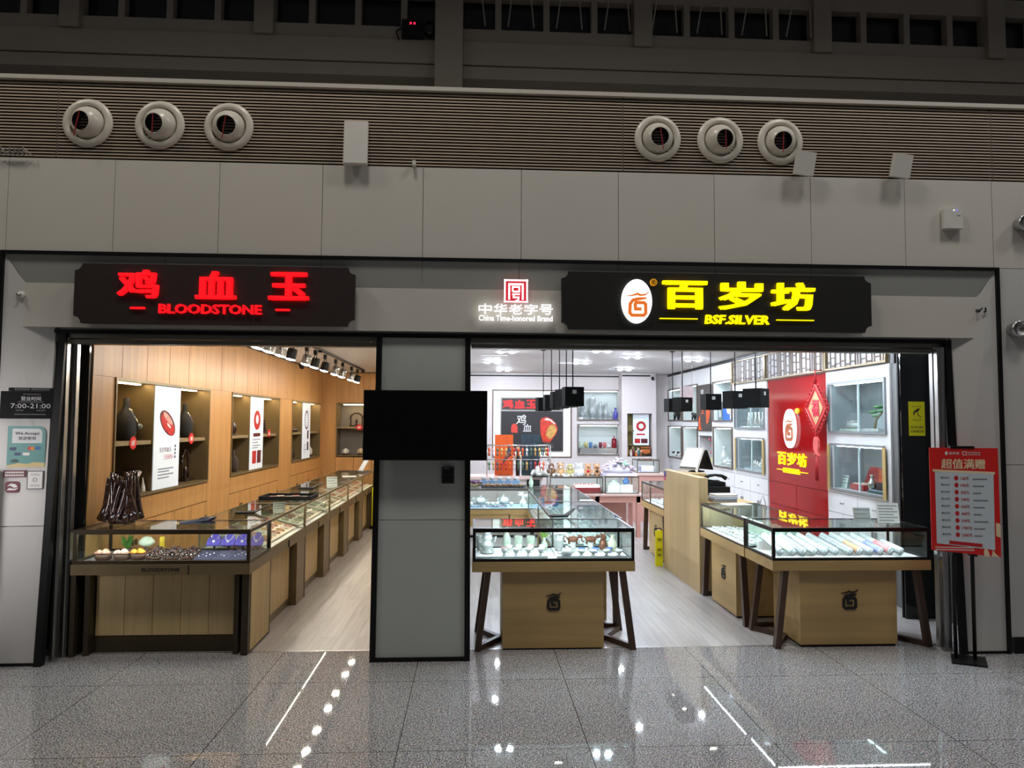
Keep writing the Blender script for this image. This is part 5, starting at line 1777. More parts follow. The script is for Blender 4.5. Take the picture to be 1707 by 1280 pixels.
jewel_pad('dark folded presentation pad on the first side counter of the timber shop', -1.93, 1.12, radians(10))
acrylic_sign('small white notice beside the folded pad on the first timber-shop side counter', -1.69, 1.16, radians(20), 0.1, 0.09)
jewel_pad('dark folded presentation pad on the third side counter beyond the long black tray', -1.95, 3.4, radians(15))
acrylic_sign('small white notice beside the pad on the third timber-shop side counter', -1.70, 3.55, radians(25), 0.13, 0.13)
t = thing('jewellery_tray', 'long black jewellery tray lying across the second side counter', 'tray', (-1.88, 2.28, TZ))
mb = MB()
mb.box(-0.27, 0.25, -0.17, 0.17, 0.0, 0.012)
for q4 in ((-0.27, 0.25, -0.17, -0.155), (-0.27, 0.25, 0.155, 0.17), (-0.27, -0.255, -0.155, 0.155), (0.235, 0.25, -0.155, 0.155)):
    mb.box(*q4, 0.012, 0.04)
mb.obj('tray', VELVET, t)
for k in range(7):
    o = jewel(BRC[(0, 5, 3, 5, 0, 4, 5)[k]], 'bracelet', (-2.05 + 0.052 * k, 2.3 + 0.06 * sin(k * 2), TZ + 0.0205), (0, 0, k), 'bead bracelet lying loose in the long black tray', 'bracelet', 'bracelets in the long black tray')
MB().box(-0.1, 0.1, -0.07, 0.07, 0, 0.004).obj('paper_sheet', PAPER, loc=(-1.80, 5.3, TZ), rz=0.3, label='cream sheet of paper lying flat on a far side counter', cat='paper')
t = thing('tablet_stand', 'white tilted tablet on stand at the far end of the side row', 'tablet', (-1.78, 6.2, TZ), radians(-60))
m = Matrix.Translation((0, 0, 0.02)) @ Matrix.Rotation(radians(-32), 4, 'X')
MB().rbox(-0.085, 0.085, -0.008, 0.004, 0.0, 0.27, 0.003, m).obj('casing', WHITEP, t)
MB().box(-0.075, 0.075, -0.0095, -0.008, 0.02, 0.25, m).obj('screen', M('tablet_screen', (200, 206, 210), 0.2, emit=0.4, var=0), t)
MB().box(-0.07, 0.07, -0.06, 0.1, 0, 0.02).obj('foot', M('dark_grey_plastic', (50, 50, 52), 0.4, var=0), t)
# ================================================================== east shop: shell
struct('ceiling', MB().box(-0.38, 4.9, 0.30, 9.4, 2.70, 2.78), CEILM)
struct('wall_east', MB().box(4.5, 4.6, 1.0, 9.3, 0, 2.72), WHITE)
PINKW = M('pinkish_white_wall', (216, 206, 204), 0.55, var=0.015, scale=2)
mb = MB()
mb.holes(-0.38, 2.94, 0, 2.70, [(0.38, 1.972, 1.008, 2.365), (2.112, 2.942, 1.776, 2.352), (2.112, 2.942, 1.081, 1.66)], 9.0, 9.05, putn)
mb.box(-0.38, 4.5, 9.32, 9.38, 0, 2.7)
mb.box(2.93, 3.0, 8.7, 9.05, 0, 2.70)
mb.holes(3.0, 3.56, 0, 2.70, [(3.04, 3.54, 1.05, 1.9)], 8.7, 8.75, putn)
mb.box(3.56, 3.62, 8.7, 9.1, 0, 2.70)
mb.box(3.62, 4.5, 9.06, 9.1, 0, 2.70)
struct('wall_north_east', mb, PINKW)
mb = MB()
mb.box(-0.38, 2.94, 8.97, 9.0, 2.635, 2.66)
mb.box(2.94, 3.5, 8.66, 8.7, 2.635, 2.66)
mb.box(3.94, 3.97, 1.2, 9.05, 2.655, 2.685)
struct('trim_ceiling_east', mb, BLACK)

# ------------------------------------------------------------------ back wall light frame, LED board and picture
t = thing('lightbox_surround', 'large glowing white recessed frame on the back wall of the east shop', 'light frame', (1.176, 9.05, 1.008))
mb = MB()
mb.holes(-0.80, 0.80, 0.0, 1.36, [(-0.775, 0.775, 0.025, 1.335)], -0.06, 0.0, putn)
mb.obj('frame', M('brown_edge', (110, 84, 76), 0.4, var=0.03), t)
MB().box(-0.78, 0.78, 0.02, 0.03, 0.02, 1.34).obj('lit_back', M('lit_mint_panel', (236, 250, 242), 0.4, emit=0.95, var=0, ecol=(232, 250, 240)), t)
MB().box(-0.64, 0.64, -0.02, 0.02, 0.11, 1.215).obj('inner_board', M('grey_board_frame', (176, 172, 166), 0.4, var=0.03), t)
t = thing('led_board', 'red glowing LED character board above the black picture on the back wall', 'sign', (1.19, 9.025, 1.975))
MB().box(-0.62, 0.62, -0.02, 0.0, 0, 0.22).obj('board', M('led_backing', (60, 44, 40), 0.5, var=0.05), t)
for i, ch in enumerate('鸡血玉'):
    MB().text(ch, 0.2, 0.17, 0.004, (-0.5 + i * 0.235, 0.105), bold=0.015, mat=face(0, -0.02, 0)).obj('led_character', M('led_red', (255, 20, 20), 0.4, emit=1.6, var=0, ecol=(255, 14, 14)), t)
t = thing('wall_picture', 'black picture of white brush characters and a red and gold carved stone', 'picture', (1.176, 9.025, 1.145))
MB().box(-0.62, 0.62, -0.02, 0.0, 0, 0.79).obj('canvas', M('picture_black', (36, 33, 35), 0.5, var=0.03), t)
Fp = face(0, -0.02, 0)
MB().text('鸡', 0.2, 0.21, 0.003, (-0.22, 0.62), bold=0.01, mat=Fp, slant=0.15).obj('brush_character', PAPER, t)
MB().text('血', 0.17, 0.15, 0.003, (-0.10, 0.46), bold=0.01, mat=Fp, slant=0.1).obj('brush_character', PAPER, t)
MB().prism([(-0.42, 0.36), (-0.29, 0.36), (-0.29, 0.48), (-0.32, 0.53), (-0.36, 0.545), (-0.40, 0.52), (-0.42, 0.47)], 0, 0.003, Fp).obj('seal_print', M('seal_print_red', (214, 66, 52), 0.4, var=0.3, scale=30), t)
MB().prism([(0.16, 0.60), (0.20, 0.655), (0.29, 0.68), (0.40, 0.64), (0.48, 0.55), (0.52, 0.44), (0.48, 0.33), (0.40, 0.22), (0.34, 0.16), (0.22, 0.18), (0.17, 0.35)], 0, 0.003, Fp).obj('stone_print', M('stone_print_red', (206, 56, 34), 0.4, var=0.45, scale=14), t)
MB().prism([(0.30, 0.42), (0.36, 0.52), (0.45, 0.52), (0.50, 0.42), (0.46, 0.33), (0.38, 0.24), (0.33, 0.24), (0.28, 0.32)], 0, 0.004, Fp).obj('stone_print', M('stone_print_gold', (206, 158, 82), 0.4, var=0.35, scale=16), t)
MB().prism([(0.24, 0.62), (0.36, 0.60), (0.45, 0.53), (0.47, 0.55), (0.38, 0.63), (0.29, 0.665)], 0, 0.0045, Fp).obj('stone_print', M('stone_print_pale', (226, 212, 206), 0.4, var=0.25, scale=20), t)
MB().prism([(0.22, 0.06), (0.44, 0.06), (0.42, 0.15), (0.34, 0.17), (0.25, 0.15)], 0, 0.003, Fp).obj('stand_print', M('stand_print', (74, 66, 62), 0.4, var=0.3, scale=20), t)


BAMBOO = wood('bamboo_slat', (206, 178, 112), 0.8, 0.45, 'Z', 20)


# ------------------------------------------------------------------ generic niches
def niche(label, side, u0, u1, z0, z1, plane, depth, fm, inner, group, led=True, glassfront=False):
    """Framed recess in a wall; side 'west' opens to -x, 'front' opens to -y."""
    w, h = u1 - u0, z1 - z0
    if side == 'west':
        t = thing('display_niche', label, 'niche', (plane, (u0 + u1) / 2, z0), group=group)
        P = lambda u, v, d: (d, -u, v)
    else:
        t = thing('display_niche', label, 'niche', ((u0 + u1) / 2, plane, z0), group=group)
        P = lambda u, v, d: (u, d, v)
    f = 0.022
    mb = MB()
    mb.holes(-w / 2 - f, w / 2 + f, -f, h + f, [(-w / 2 + 0.001, w / 2 - 0.001, 0.001, h - 0.001)], -0.022, -0.0006, P)
    mb.obj('frame', fm, t)
    mb = MB()
    mb.holes(-w / 2, w / 2, 0, h, [], depth, depth + 0.01, P)
    mb.obj('back_panel', inner, t)
    for nm, q in (('floor_panel', (-w / 2, w / 2, -0.012, 0.0)), ('top_panel', (-w / 2, w / 2, h, h + 0.012)), ('side_panel', (-w / 2 - 0.012, -w / 2, 0, h)), ('side_panel', (w / 2, w / 2 + 0.012, 0, h))):
        mb = MB()
        mb.holes(q[0], q[1], q[2], q[3], [], 0.0206 if side == 'west' else 0.0506, depth, P)
        mb.obj(nm, inner, t)
    if led:
        mb = MB()
        mb.holes(-w / 2 + 0.04, w / 2 - 0.04, h - 0.012, h - 0.002, [], 0.03, 0.045, P)
        mb.obj('light_strip', NICHELED, t)
    if glassfront:
        mb = MB()
        mb.holes(-w / 2 + 0.002, -0.002, 0.002, h - 0.002, [], 0.022, 0.026, P)
        mb.holes(0.002, w / 2 - 0.002, 0.002, h - 0.002, [], 0.03, 0.034, P)
        mb.obj('glass_pane', GLASS, t)
        if z0 < 1.2:
            for sg in (-1, 1):
                mb = MB()
                for j in range(3):
                    u = sg * (w / 2 + 0.04) + (j - 1) * 0.017
                    mb.holes(u - 0.008, u + 0.008, -0.03, h + 0.005, [], -0.03, -0.0225, P)
                mb.obj('bamboo_strip', BAMBOO, t)
        mb = MB()
        mb.holes(-0.01, 0.01, 0.002, h - 0.002, [], 0.021, 0.036, P)
        mb.obj('glass_edge', M('pale_glass_edge', (206, 226, 226), 0.2, var=0), t)
    return t


TAUPE = M('taupe_frame', (110, 98, 88), 0.35, 0.3, var=0.04)
MINT = M('niche_mint', (216, 224, 220), 0.5, var=0.02)
GB = 'niches in the back wall of the east shop'
niche('upper back wall niche with crystal figures and a violet vase', 'front', 2.112, 2.942, 1.776, 2.352, 9.0, 0.30, TAUPE, MINT, GB)
niche('lower back wall niche with floral teaware and a dark red jar', 'front', 2.112, 2.942, 1.081, 1.66, 9.0, 0.30, TAUPE, MINT, GB)
MB().box(2.15, 2.9, 9.055, 9.28, 1.0816, 1.20).obj('mirror_plinth', M('mirror_plinth', (190, 190, 188), 0.15, 0.6, var=0.03), label='low mirrored plinth filling the floor of the lower back wall niche', cat='plinth')
GE = 'niches along the east wall'
EX = 3.97
for lb, a, b, z0, z1 in (
        ('upper small niche by the back corner with a black animal figure', 8.166, 9.03, 1.78, 2.37),
        ('lower small niche by the back corner with black and white figures', 8.166, 9.03, 1.053, 1.638),
        ('upper small niche next to the dark banner', 7.19, 8.05, 1.768, 2.39),
        ('lower small niche with red and white figures behind the cash screen', 7.19, 8.05, 1.037, 1.635),
        ('upper niche with a blue boxed set', 5.505, 6.34, 1.76, 2.375),
        ('lower niche with a silver tea set', 5.505, 6.34, 1.03, 1.635)):
    niche(lb, 'west', a, b, z0, z1, EX, 0.34, TAUPE, MINT, GE)
DW = M('window_aluminium', (150, 156, 158), 0.35, 0.4, var=0.03)
for lb, a, b, z0, z1, fm in (
        ('upper glazed display window beside the red panel, far side', 4.31, 5.37, 1.65, 2.13, DW),
        ('lower glazed display window with silver pots beside the red panel, far side', 4.35, 5.30, 1.04, 1.49, DW),
        ('upper glazed display window nearest the dark glass reveal', 1.45, 2.51, 1.63, 2.14, DW),
        ('lower glazed display window with red box nearest the dark glass reveal', 1.49, 2.48, 1.01, 1.475, DW)):
    niche(lb, 'west', a, b, z0, z1, EX, 0.36, fm, M('niche_grey_blue', (176, 186, 190), 0.5, var=0.03), 'glazed windows of the east wall', led=True, glassfront=True)
# white board around niches and the cupboards below them: one unit per bay
putw = lambda u, v, d: (d, u, v)


def wall_unit(label, y0, y1, holes, ztop, doors):
    t = thing('white_cabinet', label, 'cabinet', (EX, (y0 + y1) / 2, 0), group='white wall cabinets of the east shop')
    yc = (y0 + y1) / 2
    mb = MB()
    mb.holes(y0 - yc, y1 - yc, 0.96, ztop, [(a - yc, b - yc, c, d) for a, b, c, d in holes], 0.0, 0.02, putw)
    mb.obj('facing', WHITE, t)
    MB().box(0.02, 0.5, y0 - yc + 0.002, y0 - yc + 0.015, 0.0, ztop).obj('side_panel', WHITE, t)
    MB().box(0.02, 0.5, y1 - yc - 0.015, y1 - yc - 0.002, 0.0, ztop).obj('side_panel', WHITE, t)
    MB().box(0.02, 0.5, y0 - yc + 0.015, y1 - yc - 0.015, 0.0, 0.955).obj('carcass', M('cupboard_grey', (150, 150, 150), 0.5, var=0), t)
    n = doors
    for k in range(n):
        a = y0 - yc + (y1 - y0) * k / n
        b = y0 - yc + (y1 - y0) * (k + 1) / n
        d = MB().box(0.0, 0.02, a + 0.003, b - 0.003, 0.03, 0.74).obj('door', WHITE, t)
        h = MB().box(-0.015, 0.0, (b if k % 2 == 0 else a) - 0.01 + (-.03 if k % 2 == 0 else .03), (b if k % 2 == 0 else a) + 0.01 + (-.03 if k % 2 == 0 else .03), 0.58, 0.64).obj('handle', STEEL, d)
        h.location -= d.location
    for k in range(max(1, n // 2)):
        m2 = max(1, n // 2)
        a = y0 - yc + (y1 - y0) * k / m2
        b = y0 - yc + (y1 - y0) * (k + 1) / m2
        d = MB().box(0.0, 0.02, a + 0.003, b - 0.003, 0.746, 0.955).obj('drawer', WHITE, t)
        h = MB().tube([(0, (a + b) / 2 - 0.03, 0.86), (-0.018, (a + b) / 2 - 0.02, 0.85), (-0.018, (a + b) / 2 + 0.02, 0.85), (0, (a + b) / 2 + 0.03, 0.86)], 0.005, 6).obj('handle', STEEL, d)
        h.location -= d.location
    return t


wall_unit('white cabinet unit around the two glazed windows nearest the dark glass', 1.375, 2.595, [(1.45, 2.51, 1.63, 2.14), (1.49, 2.48, 1.01, 1.475)], 2.29, 4)
wall_unit('white cabinet unit around the two glazed windows beyond the red panel', 4.215, 5.44, [(4.31, 5.37, 1.65, 2.13), (4.35, 5.30, 1.04, 1.49)], 2.30, 4)
wall_unit('white cabinet unit around the blue box and tea set niches', 5.445, 6.40, [(5.505, 6.34, 1.76, 2.375), (5.505, 6.34, 1.03, 1.635)], 2.655, 4)
wall_unit('white cabinet unit carrying the dark fiery banner', 6.405, 7.14, [(6.45, 7.11, 1.05, 1.5)], 2.655, 2)
wall_unit('white cabinet unit around the red and white figure niches', 7.145, 8.105, [(7.19, 8.05, 1.768, 2.39), (7.19, 8.05, 1.037, 1.635)], 2.655, 4)
wall_unit('white cabinet unit in the back corner with black figures', 8.11, 9.059, [(8.166, 9.03, 1.78, 2.37), (8.166, 9.03, 1.053, 1.638)], 2.655, 4)
MB().box(3.992, 4.3, 6.425, 7.12, 1.02, 1.05).obj('niche_shelf', WHITE, label='white open shelf under the dark fiery banner', cat='shelf')
MB().box(3.99, 4.45, 1.19, 1.37, 0, 2.285).obj('cabinet_end_panel', M('end_panel_grey', (104, 104, 102), 0.45, var=0.03), label='dull grey end panel closing the row of white cabinets', cat='panel')
t = thing('fire_banner', 'dark vertical banner with flaming brush characters on the east wall', 'banner', (3.965, 6.78, 1.575))
MB().box(-0.012, 0.0, -0.345, 0.345, 0, 0.8).obj('panel', M('banner_brown', (66, 56, 52), 0.5, var=0.08, scale=5), t)
Ew = face(-0.012, 0, 0, 'west')
FIRE = M('fire_print', (222, 84, 30), 0.5, emit=0.15, var=0.5, scale=18)
MB().text('鸡', 0.16, 0.14, 0.002, (-0.1, 0.66), bold=0.01, mat=Ew).obj('brush_character', PAPER, t)
MB().text('血', 0.16, 0.13, 0.002, (-0.06, 0.5), bold=0.01, mat=Ew).obj('brush_character', PAPER, t)
MB().text('玉', 0.16, 0.13, 0.002, (-0.1, 0.36), bold=0.02, mat=Ew).obj('brush_character', FIRE, t)
MB().prism([(0.12, 0.12), (0.22, 0.16), (0.30, 0.30), (0.28, 0.46), (0.2, 0.55), (0.12, 0.46), (0.1, 0.3)], 0, 0.002, Ew).obj('stone_print', FIRE, t)
MB().prism([(-0.3, 0.02), (-0.15, 0.02), (-0.2, 0.12), (-0.22, 0.28), (-0.3, 0.2)], 0, 0.002, Ew).obj('flame_print', FIRE, t)

# lattice frieze
LAT = M('lattice_brown', (104, 84, 70), 0.5, var=0.08)


def lattice(label, y0, y1, seed):
    t = thing('lattice_panel', label, 'lattice', (3.955, (y0 + y1) / 2, 2.30), group='timber lattice panels along the ceiling edge')
    L2, H = (y1 - y0) / 2, 0.35
    mb = MB()
    mb.holes(-L2, L2, 0, H, [(-L2 + 0.022, L2 - 0.022, 0.022, H - 0.018)], -0.02, 0.012, putw)
    mb.obj('frame', BRONZEL, t)
    q = random.Random(seed)
    mb = MB()
    y = -L2 + 0.07
    B = 0.012
    while y < L2 - 0.05:
        mb.box(-0.003, 0.006, y - B / 2, y + B / 2, 0.022, H - 0.018)
        w = q.choice((0.045, 0.05, 0.10, 0.11, 0.10))
        if w > 0.06:
            z = 0.022 + 0.02 + 0.06 * q.random()
            while z < H - 0.05:
                mb.box(-0.003, 0.006, y, min(y + w, L2 - 0.02), z - B / 2, z + B / 2)
                z += 0.085 if q.random() < 0.6 else 0.12
        y += w
    mb.obj('fretwork', LAT, t)
    MB().box(0.0125, 0.03, -L2 + 0.01, L2 - 0.01, 0.01, H).obj('backing', WHITE, t)


lattice('timber lattice panel above the window cabinet nearest the dark glass', 1.375, 2.56, 3)
lattice('timber lattice panel above the red panel', 2.575, 4.215, 8)
lattice('timber lattice panel farthest in, above the windows beyond the red panel', 4.23, 5.44, 5)
MB().box(3.99, 4.02, 1.375, 5.44, 2.29, 2.70).obj('wall_strip', WHITE, kind='structure')

# red lacquer panel with lit name
t = thing('red_panel', 'glossy red lacquered wall panel with glowing egg emblem and yellow characters', 'panel', (3.985, 3.405, 0))
RED = M('red_lacquer', (158, 5, 10), 0.1, var=0.03, scale=2, spec=0.3)
MB().box(0, 0.03, -0.80, 0.80, 0.95, 2.29).obj('upper_panel', RED, t)
MB().box(0, 0.03, -0.80, -0.005, 0.66, 0.945).obj('drawer', RED, t)
MB().box(0, 0.03, 0.005, 0.80, 0.66, 0.945).obj('drawer', RED, t)
for a, b in ((-0.8, -0.005), (0.005, 0.8)):
    MB().box(0.0, 0.03, a, b, 0.03, 0.655).obj('door', RED, t)
MB().box(0.03, 0.45, -0.8, 0.8, 0.0, 2.29).obj('carcass', M('dark_red', (110, 12, 14), 0.5, var=0), t)
Ew = face(0, 0, 0, 'west')
eg = MB().prism(ellipse(-0.10, 1.648, 0.16, 0.243), 0.01, 0.04, Ew).obj('egg_emblem', WHTLIT, t, label='glowing white egg emblem')
mb = MB()
logo_strokes(mb, 0.23, -0.09, 1.61, 0.006, 0.19, mat=face(-0.0405, 0, 0, 'west'))
o = mb.obj('emblem_mark', M('copper_mark', (176, 96, 60), 0.4, emit=0.3, var=0), eg)
o.location -= eg.location
MB().prism(ellipse(0.10, 1.865, 0.05, 0.035, 20), 0.01, 0.03, Ew).obj('registered_mark', M('orange_disc', (236, 164, 30)), t)
for ch, x in (('百', -0.39), ('岁', -0.105), ('坊', 0.17)):
    MB().text(ch, 0.24, 0.165, 0.015, (x, 1.265), bold=0.03, mat=Ew).obj('character', YELLIT, t)
MB().text('BSF.SILVER', 0.44, 0.06, 0.02, (-0.11, 1.118), bold=0.012, mat=Ew).obj('lettering', YELLIT, t)
for x in (-0.43, 0.215):
    MB().box(x - 0.1, x + 0.1, 1.115, 1.122, 0, 0.012, Ew).obj('dash', YELLIT, t)

# new year knot
t = thing('knot_ornament', 'red diamond fortune knot ornament hanging before the red panel', 'ornament', (3.86, 2.62, 1.35))
RK = M('red_cord', (190, 26, 30), 0.6, var=0.15, scale=60)
Ek = face(0, 0, 0, 'west')
MB().prism([(0, 0.27), (0.235, 0.535), (0, 0.80), (-0.235, 0.535)], -0.02, 0.0, Ek).obj('diamond_back', RK, t)
mb = MB()
for s, e in (((0, 0.27), (0.235, 0.535)), ((0.235, 0.535), (0, 0.80)), ((0, 0.80), (-0.235, 0.535)), ((-0.235, 0.535), (0, 0.27))):
    mb.tube([(s[0], s[1], 0.002), (e[0], e[1], 0.002)], 0.008, 6, Ek)
mb.obj('diamond_rim', M('coral_cord', (230, 96, 92), 0.5, var=0.1), t)
MB().prism([(0, 0.34), (0.17, 0.535), (0, 0.73), (-0.17, 0.535)], 0.0, 0.004, Ek).obj('gold_field', M('gold_brocade', (206, 164, 116), 0.4, 0.2, var=0.3, scale=50), t)
MB().text('福', 0.17, 0.2, 0.006, (0, 0.535), bold=0.03, mat=Ek @ Matrix.Translation((0, 0, 0.004))).obj('fortune_character', M('rose_red', (226, 24, 60), 0.5, var=0.05), t)
mb = MB()
for k in range(28):
    f = (k % 7 + 0.5) / 7
    qd = k // 7
    P4 = [(0, 0.27), (0.235, 0.535), (0, 0.80), (-0.235, 0.535)]
    s, e = P4[qd], P4[(qd + 1) % 4]
    x, y = s[0] + (e[0] - s[0]) * f, s[1] + (e[1] - s[1]) * f
    n = Vector((x, y - 0.535)).normalized()
    mb.ring((x + n.x * 0.035, y + n.y * 0.035, -0.008), 0.026, 0.007, 'Z', 12, 5, mat=Ek)
mb.obj('loop_border', RK, t)
MB().tube([(0, 0.80, 0), (0, 0.96, 0), (0, 0.965, -0.085)], 0.008, 6, Ek).obj('hanging_cord', RK, t)
mb = MB()
for k in range(6):
    mb.ring((0, 0.85, 0), 0.02, 0.006, 'Y', 10, 5, mat=Ek @ Matrix.Translation((0, 0.0, 0)))
mb.tube([(0, 0.27, 0), (0, 0.22, 0)], 0.008, 6, Ek)
mb.obj('lower_cord', RK, t)
m = Ek
MB().prism([(-0.045, 0.2), (-0.06, 0.14), (-0.055, 0.07), (-0.02, 0.035), (-0.06, -0.0), (0.0, 0.02), (0.06, 0.0), (0.04, 0.05), (0.06, 0.1), (0.055, 0.17), (0.02, 0.215), (-0.02, 0.215)], -0.012, 0.012, m).obj('fish_charm', M('coral_cord', (230, 96, 92)), t)
mb = MB()
for k in range(9):
    x = -0.03 + 0.0075 * k
    mb.tube([(x * 0.5, 0.02, -0.002), (x, -0.12, 0.0), (x * 1.1, -0.28, 0)], 0.004, 5, Ek)
mb.obj('tassel', RK, t)

# ------------------------------------------------------------------ ceiling lamps of the east shop
for i, (x, y) in enumerate(((0.45, 4.6), (0.55, 8.0), (1.75, 1.5), (1.75, 4.4), (2.75, 7.6), (2.35, 5.2), (3.3, 2.9), (3.4, 5.6), (0.3, 6.3), (0.3, 1.6), (3.3, 1.2), (1.75, 6.3))):
    t = thing('twin_downlight', 'twin recessed ceiling downlight of the east shop, above %s' % (
        'the rear island counter', 'the back wall light frame', 'the aisle just inside the entrance', 'the aisle by the cash desk', 'the pale corner bay', 'the pink tables', 'the cash desk', 'the tea set niche', 'the key ring rack', 'the island near the pillar', 'the tube counter', 'the soft toys')[i], 'downlight', (x, y, 2.685), group='twin downlights')
    MB().box(-0.17, 0.17, -0.085, 0.085, 0.003, 0.012).obj('plate', WHITE, t)
    for s in (-0.08, 0.08):
        MB().lathe([(0.066, 0.006), (0.07, 0.0), (0.06, -0.003), (0.054, 0.002)], (s, 0, 0), n=18).obj('ring', WHITE, t)
        MB().lathe([(0.041, -0.002), (0.035, -0.012), (0.018, -0.019), (0.001, -0.021)], (s, 0, 0), n=18).obj('lens', LAMPC, t)
for i, (x, y, w, lb) in enumerate(((0.75, 4.05, 0.5, 'slot air vent in the ceiling over the rear island counter'), (0.3, 5.3, 0.4, 'slot air vent in the ceiling near the west partition'), (1.6, 6.5, 0.4, 'slot air vent in the ceiling over the soft toys'))):
    t = thing('slot_vent', lb, 'vent', (x, y, 2.69), group='slot vents')
    MB().box(-w / 2, w / 2, -0.05, 0.05, 0, 0.01).obj('frame', WHITE, t)
    MB().box(-w / 2 + 0.02, w / 2 - 0.02, -0.012, 0.012, -0.002, 0.0).obj('slot', M('slot_grey', (120, 120, 120), 0.5, var=0), t)
t = thing('ceiling_camera', 'small white bullet camera by the corner bay ceiling', 'security camera', (3.52, 8.55, 2.60))
MB().tube([(0, 0.1, 0.1), (0, 0.05, 0.03), (0, 0, 0)], 0.014, 8).obj('arm', WHITEP, t)
MB().tube([(0.0, 0.03, 0.0), (-0.02, -0.08, -0.03)], 0.03, 12).obj('body', BLACK, t)

# pendant cube lamps
CUBE = M('cube_black', (5, 5, 5), 0.7, var=0.03, spec=0.15)
pr = None
for lx, tab, nm in ((0.935, ((1.46, 3), (1.92, 14), (2.5, 4), (3.3, 2), (4.28, 8)), 'over the island'), (2.70, ((1.46, 42), (2.0, 14), (2.75, 2), (3.85, 22), (4.3, 6)), 'over the east row')):
    for k, (y, rz) in enumerate(tab):
        lb = 'black cube pendant lamp %s, %s inward from the entrance' % (nm, ORD[k])
        if pr is None:
            pr = t = thing('pendant_lamp', lb, 'pendant lamp', (lx, y, 1.86), radians(rz), 'black cube pendant lamps')
            mb = MB()
            mb.box(-0.09, 0.09, -0.09, -0.084, 0, 0.18)
            mb.box(-0.09, 0.09, 0.084, 0.09, 0, 0.18)
            mb.box(-0.09, -0.084, -0.084, 0.084, 0, 0.18)
            mb.box(0.084, 0.09, -0.084, 0.084, 0, 0.18)
            mb.box(-0.084, 0.084, -0.084, 0.084, 0.174, 0.18)
            mb.obj('lamp_shade', CUBE, t)
            MB().box(-0.02, 0.018, -0.0915, -0.09, 0.115, 0.15).obj('window_mark', M('mark_grey', (170, 168, 165), 0.5, var=0), t, label='small pale square mark')
            MB().tube([(0, 0, 0.18), (0, 0, 0.83)], 0.006, 8).obj('cord', BLACK, t)
            MB().lathe([(0.035, 0.815), (0.035, 0.838)], n=16).obj('ceiling_rose', BLACK, t, loc=(0, 0, 0))
            MB().lathe([(0.05, 0.05), (0.001, 0.052)], n=16).obj('bulb', M('pendant_bulb', (255, 246, 230), 0.4, emit=60, var=0), t, loc=(0, 0, 0))
        else:
            dup(pr, (lx, y, 1.86), rz=radians(rz), label=lb)
t = thing('acrylic_hanger', 'clear hanging acrylic notice between the two farthest cube lamps over the east row', 'notice', (2.82, 4.05, 1.97))
MB().box(-0.09, 0.09, -0.004, 0.004, 0, 0.23).obj('sheet', M('frosted_pink', (206, 188, 190), 0.3, var=0.1, scale=30), t)
for x in (-0.07, 0.07):
    MB().tube([(x, 0, 0.23), (x, 0, 0.73)], 0.002, 5).obj('wire', STEEL, t)
# ================================================================== tableware and other goods
def cup(label, x, y, z, h, r, m, group=None, foot=True, handle=False, rim=None):
    t = thing('cup', label, 'cup', (x, y, z), rnd.uniform(0, 6), group)
    if foot:
        prof = [(r * 0.55, 0), (r * 0.5, h * 0.08), (r * 0.25, h * 0.22), (r * 0.5, h * 0.38), (r * 0.9, h * 0.65), (r, h), (r * 0.93, h), (r * 0.8, h * 0.65), (0.001, h * 0.45)]
    else:
        prof = [(r * 0.6, 0), (r * 0.85, h * 0.2), (r, h * 0.6), (r, h), (r * 0.93, h), (r * 0.9, h * 0.5), (0.001, h * 0.12)]
    MB().lathe(prof, n=16).obj('bowl', m, t, loc=(0, 0, 0))
    if handle:
        MB().tube([(r * 0.9, 0, h * 0.25), (r * 1.6, 0, h * 0.35), (r * 1.65, 0, h * 0.7), (r * 0.95, 0, h * 0.85)], h * 0.06, 6).obj('handle', m, t)
    if rim:
        MB().ring((0, 0, h), r * 0.97, r * 0.09, n=18, k=5).obj('rim', rim, t)
    return t


def teapot(label, x, y, z, s, m, rz=0.0, group=None):
    t = thing('teapot', label, 'teapot', (x, y, z), rz, group)
    MB().lathe([(0.03 * s, 0), (0.045 * s, 0.01 * s), (0.055 * s, 0.035 * s), (0.045 * s, 0.06 * s), (0.025 * s, 0.07 * s)], n=18).obj('body', m, t, loc=(0, 0, 0))
    l = MB().lathe([(0.026 * s, 0.07 * s), (0.018 * s, 0.08 * s), (0.004 * s, 0.083 * s), (0.008 * s, 0.092 * s), (0.001, 0.096 * s)], n=14).obj('lid', m, t, loc=(0, 0, 0))
    MB().tube([(0.048 * s, 0, 0.025 * s), (0.075 * s, 0, 0.04 * s), (0.09 * s, 0, 0.065 * s)], [0.012 * s, 0.008 * s, 0.005 * s], 8).obj('spout', m, t)
    MB().tube([(-0.045 * s, 0, 0.055 * s), (-0.08 * s, 0, 0.06 * s), (-0.082 * s, 0, 0.025 * s), (-0.05 * s, 0, 0.02 * s)], 0.005 * s, 6).obj('handle', m, t)
    return t


def vase(label, x, y, z, h, r, m, group=None, name='vase'):
    t = thing(name, label, 'vase', (x, y, z), 0, group)
    MB().lathe([(r * 0.6, 0), (r * 0.7, h * 0.05), (r, h * 0.35), (r * 0.9, h * 0.55), (r * 0.4, h * 0.78), (r * 0.42, h * 0.92), (r * 0.55, h), (r * 0.45, h), (0.001, h * 0.9)], n=18).obj('body', m, t, loc=(0, 0, 0))
    MB().ring((0, 0, h), r * 0.5, r * 0.06, n=16, k=5).obj('lip', m, t)
    return t


